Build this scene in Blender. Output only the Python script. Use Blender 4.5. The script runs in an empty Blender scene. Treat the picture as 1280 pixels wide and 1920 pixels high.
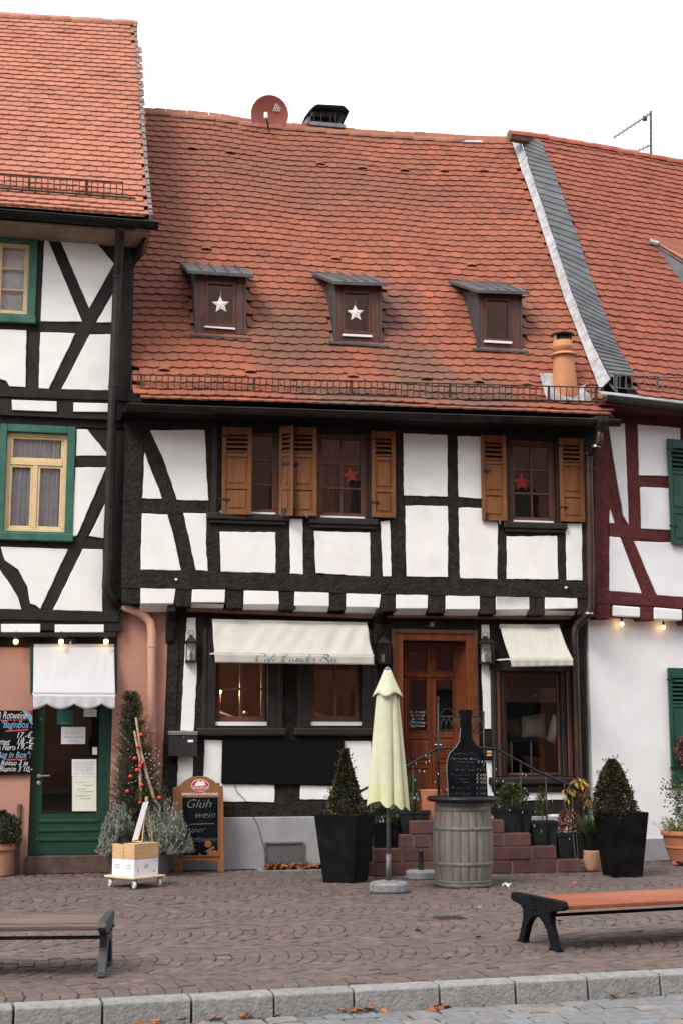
import bpy, math, random
from mathutils import Vector, Matrix, Euler
random.seed(11)
scene = bpy.context.scene
COL = scene.collection
R = math.radians

# ---------------------------------------------------------------- camera
FPX, HOR = 2600.0, 1390.0            # focal length in photo pixels, horizon row of the photo
PITCH = math.atan((HOR - 960.0) / FPX)
CAMZ = 1.6
cam_d = bpy.data.cameras.new('camera'); cam = bpy.data.objects.new('camera', cam_d); COL.objects.link(cam)
cam.location = (0, 0, CAMZ); cam.rotation_euler = (R(90) + PITCH, 0, 0)
cam_d.sensor_fit = 'VERTICAL'; cam_d.sensor_height = 36.0; cam_d.lens = FPX / 1920.0 * 36.0
cam_d.clip_start = 0.1; cam_d.clip_end = 2000
scene.camera = cam

# ---------------------------------------------------------------- sky, sun, exposure
SUN_EL, SUN_AZ = R(48), R(-38)       # azimuth measured from the direction behind the camera, negative = from the left
world = bpy.data.worlds.new('World'); scene.world = world; world.use_nodes = True
wt = world.node_tree; wt.nodes.clear()
wo = wt.nodes.new('ShaderNodeOutputWorld'); wb = wt.nodes.new('ShaderNodeBackground')
sky = wt.nodes.new('ShaderNodeTexSky'); sky.sky_type = 'NISHITA'; sky.sun_disc = False
sky.sun_elevation = SUN_EL; sky.air_density = 1.0; sky.dust_density = 4.0; sky.ozone_density = 0.4
hs = wt.nodes.new('ShaderNodeHueSaturation'); hs.inputs['Saturation'].default_value = 0.12   # cloud cover: nearly colourless
cl = wt.nodes.new('ShaderNodeMix'); cl.data_type = 'RGBA'; cl.inputs[0].default_value = 0.72
cl.inputs[7].default_value = (12.0, 12.15, 12.5, 1)                                            # even cloud layer
wt.links.new(sky.outputs[0], hs.inputs['Color']); wt.links.new(hs.outputs[0], cl.inputs[6])
wt.links.new(cl.outputs[2], wb.inputs[0]); wb.inputs[1].default_value = 0.10
wt.links.new(wb.outputs[0], wo.inputs[0])
sd = bpy.data.lights.new('sun', 'SUN'); sun = bpy.data.objects.new('sun', sd); COL.objects.link(sun)
sd.energy = 1.5; sd.angle = R(18); sd.color = (1.0, 0.93, 0.84)
sv = Vector((math.sin(SUN_AZ) * math.cos(SUN_EL), -math.cos(SUN_AZ) * math.cos(SUN_EL), math.sin(SUN_EL)))  # towards the sun
sun.rotation_euler = sv.to_track_quat('Z', 'Y').to_euler()
sky.sun_rotation = math.atan2(sv.x, sv.y)
sun.location = (-20, -20, 30)
vs = scene.view_settings; vs.view_transform = 'Standard'; vs.look = 'None'; vs.gamma = 1.0; vs.exposure = 0.92
vs.use_curve_mapping = False

# ---------------------------------------------------------------- pixels to places
def ray(u, v):
    du, dv = (u - 640.0) / FPX, (960.0 - v) / FPX
    return Vector((du, math.cos(PITCH) - dv * math.sin(PITCH), math.sin(PITCH) + dv * math.cos(PITCH)))
CAMP = Vector((0, 0, CAMZ))
def gp(u, v, z=0.0):                     # pixel -> point on the ground (or at height z)
    r = ray(u, v); return CAMP + r * ((z - CAMZ) / r.z)
def proj(P):
    d = Vector(P) - CAMP
    y = d.y * math.cos(PITCH) + d.z * math.sin(PITCH); w = -d.y * math.sin(PITCH) + d.z * math.cos(PITCH)
    return 640 + FPX * d.x / y, 960 - FPX * w / y
class Plane:                             # a vertical wall plane; s runs along it to the right, off is towards the street
    def __init__(self, P0, ang):
        self.P0 = Vector((P0[0], P0[1], 0)); self.d = Vector((math.cos(ang), math.sin(ang), 0))
        self.n = Vector((math.sin(ang), -math.cos(ang), 0)); self.ang = ang
    def px(self, u, v, off=0.0):
        r = ray(u, v); t = (self.P0 + self.n * off - CAMP).dot(self.n) / r.dot(self.n)
        return CAMP + r * t
    def sz(self, u, v, off=0.0):
        p = self.px(u, v, off); return (p - self.P0).dot(self.d), p.z
    def w(self, s, z, off=0.0):
        p = self.P0 + self.d * s + self.n * off; return Vector((p.x, p.y, z))
    def off(self, P): return (Vector(P) - self.P0).dot(self.n)
ZO = {'A': (220, 760, 2.9091), 'B': (620, 760, 3.3684), 'C': (900, 760, 3.3684), 'L4': (0, 400, 3.2), 'L7': (0, 760, 3.2),
      'S3': (0, 1160, 4.0), 'S4': (0, 1380, 2.9091), 'G5': (300, 1130, 3.0476), 'G6': (560, 1240, 3.2), 'G7': (680, 1150, 3.0476),
      'G8': (880, 1140, 3.2), 'R5': (300, 450, 2.9091), 'R6': (740, 480, 2.3704), 'D1': (330, 480, 8.0), 'P': (0, 0, 1.0),
      'U1': (0, 1300, 10.667), 'W6': (680, 1400, 7.385), 'T4': (180, 1300, 4.923)}
def q(z, pts):                           # notes taken on enlarged views of the photo -> photo pixels
    ox, oy, k = ZO[z]; return [(ox + x / k, oy + y / k) for x, y in pts]

# ---------------------------------------------------------------- materials
MATS = {}
def lin(c): return tuple((x / 12.92 if x <= 0.04045 else ((x + 0.055) / 1.055) ** 2.4) for x in c)
def pmat(name, base, col2=None, rough=0.75, var=0.18, scale=5.0, bump=0.0, bscale=60.0, metal=0.0, spec=0.4, stretch=(1, 1, 1),
         isl=0.0, islcol=None, stain=0.0, stain_col=(0.05, 0.045, 0.04), stain_scale=1.5, emit=None, bdist=0.004, detail=6.0, coat=0.0, patch=None):
    m = bpy.data.materials.new(name); m.use_nodes = True; nt = m.node_tree; N = nt.nodes; L = nt.links
    b = N['Principled BSDF']; b.inputs['Roughness'].default_value = rough; b.inputs['Metallic'].default_value = metal
    b.inputs['Specular IOR Level'].default_value = spec
    if coat: b.inputs['Coat Weight'].default_value = coat
    tc = N.new('ShaderNodeNewGeometry'); mp = N.new('ShaderNodeMapping'); mp.inputs['Scale'].default_value = stretch
    L.new(tc.outputs['Position'], mp.inputs[0])
    nz = N.new('ShaderNodeTexNoise'); nz.inputs['Scale'].default_value = scale; nz.inputs['Detail'].default_value = detail
    nz.inputs['Roughness'].default_value = 0.62
    L.new(mp.outputs[0], nz.inputs['Vector'])
    c2 = col2 if col2 else tuple(x * (1 - 2 * var) for x in base)
    c1 = base if col2 else tuple(min(1, x * (1 + var * 0.6)) for x in base)
    rp = N.new('ShaderNodeValToRGB'); rp.color_ramp.elements[0].position = 0.32; rp.color_ramp.elements[1].position = 0.68
    rp.color_ramp.elements[0].color = (*c2, 1); rp.color_ramp.elements[1].color = (*c1, 1)
    L.new(nz.outputs[0], rp.inputs[0]); out = rp.outputs[0]
    if isl or islcol:
        ge = N.new('ShaderNodeNewGeometry'); oi = N.new('ShaderNodeObjectInfo')
        ad = N.new('ShaderNodeMath'); ad.operation = 'ADD'; L.new(ge.outputs['Random Per Island'], ad.inputs[0]); L.new(oi.outputs['Random'], ad.inputs[1])
        fr = N.new('ShaderNodeMath'); fr.operation = 'FRACT'; L.new(ad.outputs[0], fr.inputs[0])
        if islcol:
            cr = N.new('ShaderNodeValToRGB'); cr.color_ramp.interpolation = 'CONSTANT'
            n = len(islcol); els = cr.color_ramp.elements
            while len(els) < n: els.new(0.5)
            for i, (pos, cc) in enumerate(islcol): els[i].position = pos; els[i].color = (*cc, 1)
            L.new(fr.outputs[0], cr.inputs[0])
            mx = N.new('ShaderNodeMix'); mx.data_type = 'RGBA'; mx.blend_type = 'MULTIPLY'; mx.inputs[0].default_value = 1.0
            L.new(out, mx.inputs[6]); L.new(cr.outputs[0], mx.inputs[7]); out = mx.outputs[2]
        if isl:
            f7 = N.new('ShaderNodeMath'); f7.operation = 'MULTIPLY'; f7.inputs[1].default_value = 7.13; L.new(fr.outputs[0], f7.inputs[0])
            f8 = N.new('ShaderNodeMath'); f8.operation = 'FRACT'; L.new(f7.outputs[0], f8.inputs[0])
            mr = N.new('ShaderNodeMapRange'); mr.inputs[3].default_value = 1 - isl; mr.inputs[4].default_value = 1 + isl
            L.new(f8.outputs[0], mr.inputs[0])
            m2 = N.new('ShaderNodeMix'); m2.data_type = 'RGBA'; m2.blend_type = 'MULTIPLY'; m2.inputs[0].default_value = 1.0
            L.new(out, m2.inputs[6]); L.new(mr.outputs[0], m2.inputs[7]); out = m2.outputs[2]
    if stain:
        n2 = N.new('ShaderNodeTexNoise'); n2.inputs['Scale'].default_value = stain_scale; n2.inputs['Detail'].default_value = 8.0
        n2.inputs['Roughness'].default_value = 0.7
        L.new(tc.outputs['Position'], n2.inputs['Vector'])
        r2 = N.new('ShaderNodeValToRGB'); r2.color_ramp.elements[0].position = 0.48; r2.color_ramp.elements[1].position = 0.72
        L.new(n2.outputs[0], r2.inputs[0]); sm = N.new('ShaderNodeMath'); sm.operation = 'MULTIPLY'; sm.inputs[1].default_value = stain
        L.new(r2.outputs[0], sm.inputs[0])
        m3 = N.new('ShaderNodeMix'); m3.data_type = 'RGBA'; L.new(sm.outputs[0], m3.inputs[0])
        L.new(out, m3.inputs[6]); m3.inputs[7].default_value = (*stain_col, 1); out = m3.outputs[2]
    if patch:                             # weathered and other darker areas of a roof: list of (centre, radius, strength, colour)
        for (pc, pr, ps, pcol) in patch:
            vm = N.new('ShaderNodeVectorMath'); vm.operation = 'SUBTRACT'; L.new(tc.outputs['Position'], vm.inputs[0]); vm.inputs[1].default_value = pc
            vd = N.new('ShaderNodeVectorMath'); vd.operation = 'DIVIDE'; L.new(vm.outputs[0], vd.inputs[0]); vd.inputs[1].default_value = pr
            vl = N.new('ShaderNodeVectorMath'); vl.operation = 'LENGTH'; L.new(vd.outputs[0], vl.inputs[0])
            ns = N.new('ShaderNodeTexNoise'); ns.inputs['Scale'].default_value = 4.0; ns.inputs['Detail'].default_value = 5.0
            L.new(tc.outputs['Position'], ns.inputs['Vector'])
            a1 = N.new('ShaderNodeMath'); a1.operation = 'MULTIPLY_ADD'; L.new(ns.outputs[0], a1.inputs[0]); a1.inputs[1].default_value = 1.1
            L.new(vl.outputs['Value'], a1.inputs[2])
            m5 = N.new('ShaderNodeMapRange'); L.new(a1.outputs[0], m5.inputs[0]); m5.inputs[1].default_value = 1.0; m5.inputs[2].default_value = 1.7
            m5.inputs[3].default_value = ps; m5.inputs[4].default_value = 0.0
            m4 = N.new('ShaderNodeMix'); m4.data_type = 'RGBA'; L.new(m5.outputs[0], m4.inputs[0]); L.new(out, m4.inputs[6]); m4.inputs[7].default_value = (*pcol, 1)
            out = m4.outputs[2]
    L.new(out, b.inputs['Base Color'])
    if bump:
        nb = N.new('ShaderNodeTexNoise'); nb.inputs['Scale'].default_value = bscale; nb.inputs['Detail'].default_value = 5.0
        L.new(mp.outputs[0], nb.inputs['Vector'])
        bp = N.new('ShaderNodeBump'); bp.inputs['Strength'].default_value = bump; bp.inputs['Distance'].default_value = bdist
        L.new(nb.outputs[0], bp.inputs['Height']); L.new(bp.outputs[0], b.inputs['Normal'])
    if emit:
        b.inputs['Emission Color'].default_value = (*emit[0], 1); b.inputs['Emission Strength'].default_value = emit[1]
    MATS[name] = m; return m
def glassmat(name, tint=(0.88, 0.9, 0.88), refl=0.12, rough=0.0):
    m = bpy.data.materials.new(name); m.use_nodes = True; nt = m.node_tree; N = nt.nodes; L = nt.links
    N.remove(N['Principled BSDF']); o = N['Material Output']
    t = N.new('ShaderNodeBsdfTransparent'); t.inputs[0].default_value = (*tint, 1)
    g = N.new('ShaderNodeBsdfGlossy'); g.inputs['Roughness'].default_value = rough
    tc = N.new('ShaderNodeNewGeometry'); nz = N.new('ShaderNodeTexNoise'); nz.inputs['Scale'].default_value = 2.2; L.new(tc.outputs['Position'], nz.inputs['Vector'])
    bp = N.new('ShaderNodeBump'); bp.inputs['Strength'].default_value = 0.05; bp.inputs['Distance'].default_value = 0.02
    L.new(nz.outputs[0], bp.inputs['Height']); L.new(bp.outputs[0], g.inputs['Normal'])
    fr = N.new('ShaderNodeFresnel'); fr.inputs['IOR'].default_value = 1.5
    ad = N.new('ShaderNodeMath'); ad.operation = 'ADD'; ad.use_clamp = True; ad.inputs[1].default_value = refl; L.new(fr.outputs[0], ad.inputs[0])
    mx = N.new('ShaderNodeMixShader'); L.new(ad.outputs[0], mx.inputs[0]); L.new(t.outputs[0], mx.inputs[1]); L.new(g.outputs[0], mx.inputs[2])
    L.new(mx.outputs[0], o.inputs[0]); MATS[name] = m; return m

# ---------------------------------------------------------------- mesh building
def root_loc(o):
    p = Vector((0, 0, 0))
    while o: p += o.location; o = o.parent
    return p
class MB:
    def __init__(self): self.v = []; self.f = []
    def add(self, vs, fs):
        k = len(self.v); self.v.extend([Vector(p) for p in vs]); self.f.extend([tuple(i + k for i in f) for f in fs]); return self
    def prism(self, front, vec):
        n = len(front); vec = Vector(vec); fr = [Vector(p) for p in front]
        vs = fr + [p + vec for p in fr]
        fs = [tuple(range(n)), tuple(range(2 * n - 1, n - 1, -1))] + [(i, n + i, n + (i + 1) % n, (i + 1) % n) for i in range(n)]
        return self.add(vs, fs)
    def box(self, c, size, M=None):
        c = Vector(c); hx, hy, hz = size[0] / 2, size[1] / 2, size[2] / 2
        vs = [Vector((x, y, z)) for z in (-hz, hz) for y in (-hy, hy) for x in (-hx, hx)]
        if M: vs = [M @ p for p in vs]
        return self.add([p + c for p in vs], [(0, 2, 3, 1), (4, 5, 7, 6), (0, 1, 5, 4), (2, 6, 7, 3), (0, 4, 6, 2), (1, 3, 7, 5)])
    def tube(self, path, r, n=8, cap=True):
        path = [Vector(p) for p in path]; m = len(path); rs = r if isinstance(r, (list, tuple)) else [r] * m
        vs = []; up = None
        for i, p in enumerate(path):
            t = (path[min(i + 1, m - 1)] - path[max(i - 1, 0)]).normalized()
            if up is None: up = t.orthogonal().normalized()
            else: up = (up - t * up.dot(t)).normalized()
            w = t.cross(up)
            for k in range(n):
                a = 2 * math.pi * k / n; vs.append(p + (up * math.cos(a) + w * math.sin(a)) * rs[i])
        fs = [(i * n + k, i * n + (k + 1) % n, (i + 1) * n + (k + 1) % n, (i + 1) * n + k) for i in range(m - 1) for k in range(n)]
        if cap: fs += [tuple(range(n - 1, -1, -1)), tuple((m - 1) * n + k for k in range(n))]
        return self.add(vs, fs)
    def lathe(self, prof, c, n=24, M=None, sq=None):
        c = Vector(c); vs = []; m = len(prof)
        for r, z in prof:
            for k in range(n):
                a = 2 * math.pi * k / n; p = Vector((r * math.cos(a), r * math.sin(a), z)); vs.append((M @ p if M else p) + c)
        fs = [(i * n + k, i * n + (k + 1) % n, (i + 1) * n + (k + 1) % n, (i + 1) * n + k) for i in range(m - 1) for k in range(n)]
        if prof[0][0] > 1e-5: fs.append(tuple(range(n - 1, -1, -1)))
        if prof[-1][0] > 1e-5: fs.append(tuple((m - 1) * n + k for k in range(n)))
        return self.add(vs, fs)
    def grid(self, P, nu, nv):
        vs = [P(i / nu, j / nv) for j in range(nv + 1) for i in range(nu + 1)]
        fs = [(j * (nu + 1) + i, j * (nu + 1) + i + 1, (j + 1) * (nu + 1) + i + 1, (j + 1) * (nu + 1) + i) for j in range(nv) for i in range(nu)]
        return self.add(vs, fs)
    def obj(self, name, mat, parent=None, bevel=0.0, smooth=False, seg=1, loc=None, solid=0.0):
        base = root_loc(parent) if parent else Vector(loc if loc else (0, 0, 0))
        me = bpy.data.meshes.new(name); me.from_pydata([p - base for p in self.v], [], self.f); me.update()
        me.materials.append(MATS[mat] if isinstance(mat, str) else mat)
        if smooth: me.polygons.foreach_set('use_smooth', [True] * len(me.polygons))
        o = bpy.data.objects.new(name, me); COL.objects.link(o)
        if parent: o.parent = parent
        else: o.location = base
        if solid:
            s = o.modifiers.new('solid', 'SOLIDIFY'); s.thickness = solid; s.offset = 0
        if bevel:
            b = o.modifiers.new('bevel', 'BEVEL'); b.width = bevel; b.segments = seg; b.limit_method = 'ANGLE'; b.angle_limit = R(40)
        return o
def tag(o, label=None, cat=None, group=None, kind=None):
    if label: o['label'] = label
    if cat: o['category'] = cat
    if group: o['group'] = group
    if kind: o['kind'] = kind
    return o
def thing(name, label, cat, loc=(0, 0, 0), group=None):
    o = bpy.data.objects.new(name, None); COL.objects.link(o); o.location = loc; o.empty_display_size = 0.1
    return tag(o, label, cat, group)
def part(name, parent, loc=None):       # an empty part that groups sub-parts
    o = bpy.data.objects.new(name, None); COL.objects.link(o); o.parent = parent; o.empty_display_size = 0.05
    return o
def text_mesh(s, size, shear=0.0, thin=0.0, align='CENTER', space=1.0):
    c = bpy.data.curves.new('txt', 'FONT'); c.body = s; c.size = size; c.shear = shear; c.offset = thin; c.align_x = align
    c.space_character = space; c.resolution_u = 3; c.extrude = 0.0
    o = bpy.data.objects.new('txt', c); COL.objects.link(o)
    bpy.context.view_layer.update()
    me = bpy.data.meshes.new_from_object(o.evaluated_get(bpy.context.evaluated_depsgraph_get()))
    vs = [v.co.copy() for v in me.vertices]; fs = [tuple(p.vertices) for p in me.polygons]
    bpy.data.objects.remove(o); bpy.data.curves.remove(c); bpy.data.meshes.remove(me)
    return vs, fs
def text(parent, s, origin, xdir, ydir, size, mat, shear=0.0, thin=0.0, align='CENTER', width=None, name='lettering', lift=0.0015, wob=0.0):
    vs, fs = text_mesh(s, size, shear, thin, align)
    if not vs: return None
    xdir = Vector(xdir).normalized(); ydir = Vector(ydir).normalized(); n = xdir.cross(ydir)
    xs = [p.x for p in vs]; k = 1.0
    if width: k = width / max(1e-4, max(xs) - min(xs))
    mb = MB(); mb.add([Vector(origin) + xdir * (p.x * k) + ydir * (p.y + wob * math.sin(p.x * 40 + len(s))) + n * lift for p in vs], fs)
    return mb.obj(name, mat, parent)
def roughen(poly, step=0.07, amp=0.004, closed=True):
    out = []; n = len(poly)
    for i in range(n):
        a, b = Vector(poly[i]), Vector(poly[(i + 1) % n]); k = max(1, int((b - a).length / step))
        for j in range(k):
            p = a.lerp(b, j / k)
            out.append(p + Vector((random.uniform(-amp, amp), random.uniform(-amp, amp) * 0.3, random.uniform(-amp, amp))))
    return out
def pan(pl, z, pts, off, depth, name, mat, parent, bevel=0.0, rough=0.0, seg=1):   # traced outline -> slab on a wall
    P = [pl.px(u, v, off) for u, v in q(z, pts)]
    if rough:
        P = roughen(P, 0.07, rough)
        P = [p - pl.n * (pl.off(p) - off) for p in P]
    return MB().prism(P, -pl.n * depth).obj(name, mat, parent, bevel, seg=seg)
def rect(pl, s0, s1, z0, z1, off, depth, mb=None):
    mb = mb or MB()
    if depth < 0.0061:                   # sheets of glass, paper and cloth
        return mb.add([pl.w(s0, z0, off), pl.w(s1, z0, off), pl.w(s1, z1, off), pl.w(s0, z1, off)], [(0, 1, 2, 3)])
    return mb.prism([pl.w(s0, z0, off), pl.w(s1, z0, off), pl.w(s1, z1, off), pl.w(s0, z1, off)], -pl.n * depth)
def beam(pl, pts, w, off, depth, name, mat, parent, rough=0.004):   # timber along a traced centre line, w in photo pixels
    mid = pts[len(pts) // 2]; a = pl.px(mid[0], mid[1], off); b = pl.px(mid[0] + w, mid[1], off); W = (b - a).length
    c = [pl.sz(u, v, off) for u, v in pts]; Lp = []; Rp = []
    cc = []
    for i in range(len(c) - 1):
        k = max(1, int(math.dist(c[i], c[i + 1]) / 0.12))
        for j in range(k): cc.append((c[i][0] + (c[i + 1][0] - c[i][0]) * j / k, c[i][1] + (c[i + 1][1] - c[i][1]) * j / k))
    cc.append(c[-1])
    for i, p in enumerate(cc):
        a = cc[max(0, i - 1)]; b = cc[min(len(cc) - 1, i + 1)]; dx, dz = b[0] - a[0], b[1] - a[1]; l = math.hypot(dx, dz)
        nx, nz = -dz / l, dx / l; h = W / 2
        e1, e2 = h + random.uniform(-rough, rough), h + random.uniform(-rough, rough)
        Lp.append(pl.w(p[0] + nx * e1, p[1] + nz * e1, off)); Rp.append(pl.w(p[0] - nx * e2, p[1] - nz * e2, off))
    return MB().prism(Lp + Rp[::-1], -pl.n * depth).obj(name, mat, parent, 0.006)
def holes_wall(pl, s0, s1, z0, z1, off, depth, holes, name, mat, parent):
    S = sorted(set([s0, s1] + [h[0] for h in holes] + [h[1] for h in holes])); Z = sorted(set([z0, z1] + [h[2] for h in holes] + [h[3] for h in holes]))
    S = [s for s in S if s0 <= s <= s1]; Z = [z for z in Z if z0 <= z <= z1]; mb = MB()
    for i in range(len(S) - 1):
        j = 0
        while j < len(Z) - 1:
            cs = (S[i] + S[i + 1]) / 2
            inh = lambda jj: any(h[0] < cs < h[1] and h[2] < (Z[jj] + Z[jj + 1]) / 2 < h[3] for h in holes)
            if inh(j): j += 1; continue
            k = j
            while k + 1 < len(Z) - 1 and not inh(k + 1): k += 1
            rect(pl, S[i], S[i + 1], Z[j], Z[k + 1], off, depth, mb); j = k + 1
    return mb.obj(name, mat, parent)
def hole(pl, z, a, b, off):             # rectangle in wall coordinates from two traced corners
    (u0, v0), (u1, v1) = q(z, [a, b]); s0, z1 = pl.sz(u0, v0, off); s1, z0 = pl.sz(u1, v1, off); return (s0, s1, z0, z1)
# ---------------------------------------------------------------- palette
pmat('plaster', (0.79, 0.78, 0.765), var=0.04, scale=2.5, rough=0.9, bump=0.22, bscale=16, stain=0.30, stain_col=(0.58, 0.55, 0.51), stain_scale=2.6, spec=0.2)
pmat('plaster_cool', (0.76, 0.765, 0.78), var=0.04, scale=2.0, rough=0.9, bump=0.25, bscale=10, stain=0.25, stain_col=(0.58, 0.57, 0.56), spec=0.2)
pmat('plaster_grey', (0.30, 0.30, 0.315), var=0.10, scale=3.0, rough=0.9, bump=0.15, bscale=40, stain=0.35, stain_col=(0.25, 0.23, 0.22), spec=0.2)
pmat('plaster_pink', (0.43, 0.225, 0.172), var=0.06, scale=3.0, rough=0.9, bump=0.12, bscale=50, stain=0.2, stain_col=(0.42, 0.23, 0.18), spec=0.2)
pmat('timber_black', (0.021, 0.0155, 0.0135), var=0.35, scale=9, rough=0.78, bump=0.75, bscale=22, bdist=0.03, stretch=(1, 1, 1), spec=0.25)
pmat('timber_smooth', (0.017, 0.0140, 0.013), var=0.25, scale=5, rough=0.75, bump=0.3, bscale=12, bdist=0.01, spec=0.3)
pmat('timber_red', (0.098, 0.018, 0.016), var=0.22, scale=8, rough=0.72, bump=0.8, bscale=20, bdist=0.018, spec=0.3)
pmat('dark_board', (0.011, 0.0095, 0.009), var=0.3, scale=6, rough=0.8, bump=0.2, bscale=20, spec=0.15)
TILE_T = [(0.0, (1, 1, 1)), (0.30, (0.92, 0.94, 0.96)), (0.52, (1.06, 1.02, 0.98)), (0.68, (0.84, 0.87, 0.92)), (0.78, (1.0, 0.97, 0.95)), (0.93, (1.14, 1.05, 0.98))]
TILE_S = [(0.0, (1, 1, 1)), (0.35, (0.93, 0.94, 0.95)), (0.6, (1.05, 1.02, 1.0)), (0.85, (0.88, 0.88, 0.9)), (0.94, (1.1, 1.04, 1.0))]
pmat('slate', (0.085, 0.090, 0.100), var=0.2, scale=4, rough=0.6, bump=0.2, bscale=40, isl=0.14, spec=0.4)
pmat('mortar', (0.17, 0.12, 0.095), var=0.25, scale=14, rough=0.95, bump=0.5, bscale=50)
pmat('lead', (0.42, 0.42, 0.44), col2=(0.28, 0.28, 0.29), scale=5, rough=0.5, metal=0.3, bump=0.3, bscale=8, bdist=0.02)
pmat('foil_white', (0.40, 0.40, 0.42), col2=(0.22, 0.205, 0.20), scale=7, rough=0.5, metal=0.2, bump=0.6, bscale=9, bdist=0.03)
pmat('zinc_dark', (0.062, 0.064, 0.066), var=0.2, scale=5, rough=0.55, metal=0.1, bump=0.1, bscale=30)
pmat('zinc_slab', (0.085, 0.088, 0.095), col2=(0.05, 0.052, 0.056), scale=6, rough=0.5, metal=0.2, bump=0.2, bscale=14)
pmat('gutter_brown', (0.026, 0.018, 0.016), var=0.35, scale=5, rough=0.55, spec=0.25)
pmat('gutter_black', (0.010, 0.009, 0.009), var=0.3, scale=5, rough=0.5, spec=0.25)
pmat('copper_old', (0.075, 0.045, 0.032), col2=(0.035, 0.026, 0.022), scale=3.5, rough=0.42, metal=0.55)
pmat('pipe_pink', (0.56, 0.31, 0.235), var=0.05, scale=4, rough=0.7)
pmat('iron_rust', (0.060, 0.036, 0.026), var=0.35, scale=12, rough=0.8)
pmat('iron_grey', (0.13, 0.13, 0.13), var=0.2, scale=12, rough=0.6, metal=0.4)
pmat('iron_black', (0.012, 0.012, 0.013), var=0.2, scale=10, rough=0.5, spec=0.4)
pmat('cast_iron', (0.0065, 0.0075, 0.010), var=0.3, scale=14, rough=0.45, spec=0.08, bump=0.1, bscale=80)
pmat('cast_iron_worn', (0.026, 0.031, 0.036), var=0.3, scale=14, rough=0.5, spec=0.5, bump=0.2, bscale=60)
pmat('clay_orange', (0.48, 0.21, 0.095), var=0.08, scale=5, rough=0.7, bump=0.1, bscale=60)
pmat('terracotta', (0.42, 0.155, 0.085), var=0.12, scale=5, rough=0.75, stain=0.15, stain_col=(0.5, 0.3, 0.22))
pmat('terracotta_pale', (0.40, 0.21, 0.125), var=0.15, scale=5, rough=0.8, stain=0.4, stain_col=(0.28, 0.20, 0.15), stain_scale=6)
pmat('shutter_wood', (0.215, 0.078, 0.018), col2=(0.120, 0.040, 0.011), scale=3.0, stretch=(5, 5, 0.5), rough=0.55, bump=0.15, bscale=14, isl=0.06, stain=0.3, stain_col=(0.06, 0.024, 0.012), stain_scale=5)
pmat('frame_brown', (0.105, 0.040, 0.026), var=0.25, scale=5, stretch=(4, 4, 0.6), rough=0.5, bump=0.1, bscale=30)
pmat('frame_dark', (0.018, 0.0125, 0.011), var=0.25, scale=5, rough=0.6, bump=0.2, bscale=30)
pmat('door_wood', (0.175, 0.044, 0.013), col2=(0.085, 0.023, 0.009), scale=3.0, stretch=(6, 6, 0.5), rough=0.34, spec=0.5, bump=0.06, bscale=16)
pmat('moulding_red', (0.10, 0.034, 0.018), var=0.25, scale=4, rough=0.5)
pmat('green_paint', (0.035, 0.125, 0.095), var=0.15, scale=6, rough=0.55, bump=0.1, bscale=30)
pmat('green_dark', (0.010, 0.060, 0.046), var=0.15, scale=6, rough=0.5, bump=0.08, bscale=30)
pmat('green_door', (0.012, 0.055, 0.036), var=0.12, scale=6, rough=0.42, bump=0.05, bscale=30)
pmat('cream_paint', (0.66, 0.49, 0.27), var=0.06, scale=6, rough=0.55)
pmat('soffit_beige', (0.36, 0.27, 0.19), var=0.15, scale=5, rough=0.8)
pmat('white_pvc', (0.72, 0.72, 0.74), var=0.03, rough=0.5)
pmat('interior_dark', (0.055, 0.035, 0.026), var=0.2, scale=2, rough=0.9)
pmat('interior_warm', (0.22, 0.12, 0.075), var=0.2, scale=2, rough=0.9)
pmat('curtain', (0.86, 0.88, 0.92), var=0.06, scale=9, rough=0.9)
pmat('curtain_brown', (0.16, 0.075, 0.045), var=0.2, scale=6, rough=0.9)
glassmat('glass', refl=0.035); glassmat('glass_high', refl=0.26); glassmat('glass_mid', refl=0.10); glassmat('glass_low', tint=(0.96, 0.97, 0.97), refl=0.05)
pmat('awning_cream', (0.43, 0.412, 0.37), var=0.04, scale=4, rough=0.85, bump=0.1, bscale=7, bdist=0.02)
pmat('awning_white', (0.50, 0.50, 0.52), var=0.02, scale=4, rough=0.8, bump=0.1, bscale=9, bdist=0.02)
pmat('parasol_cloth', (0.53, 0.53, 0.39), col2=(0.46, 0.47, 0.33), scale=5, rough=0.85, bump=0.3, bscale=9, bdist=0.02)
pmat('parasol_hem', (0.50, 0.51, 0.30), var=0.05, scale=5, rough=0.85)
pmat('ink_grey', (0.035, 0.034, 0.034), var=0.1)
pmat('chalk', (0.62, 0.63, 0.66), var=0.25, scale=60, rough=0.9)
pmat('chalk_dim', (0.20, 0.215, 0.235), var=0.35, scale=60, rough=0.9)
pmat('chalk_blue', (0.20, 0.36, 0.55), var=0.15, scale=40, rough=0.9)
pmat('chalk_red', (0.52, 0.07, 0.09), var=0.2, scale=40, rough=0.9)
pmat('chalkboard', (0.008, 0.0085, 0.0115), var=0.3, scale=7, rough=0.8, spec=0.05)
pmat('banner_black', (0.0035, 0.0035, 0.005), var=0.12, scale=9, rough=0.85, spec=0.12)
pmat('signboard_wood', (0.27, 0.115, 0.042), col2=(0.16, 0.062, 0.024), scale=3, stretch=(5, 5, 0.6), rough=0.55)
pmat('sign_red', (0.45, 0.018, 0.022), var=0.08, rough=0.5)
pmat('paper', (0.74, 0.74, 0.76), var=0.03, rough=0.8)
pmat('paper_cream', (0.70, 0.70, 0.60), var=0.03, rough=0.8)
pmat('poster_teal', (0.020, 0.135, 0.115), var=0.08, rough=0.6)
pmat('enamel_blue', (0.012, 0.018, 0.060), var=0.1, rough=0.25)
pmat('enamel_black', (0.012, 0.012, 0.014), var=0.1, rough=0.3)
pmat('steel_box', (0.06, 0.058, 0.062), var=0.12, scale=5, stretch=(6, 6, 0.4), rough=0.38, metal=0.6)
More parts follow.
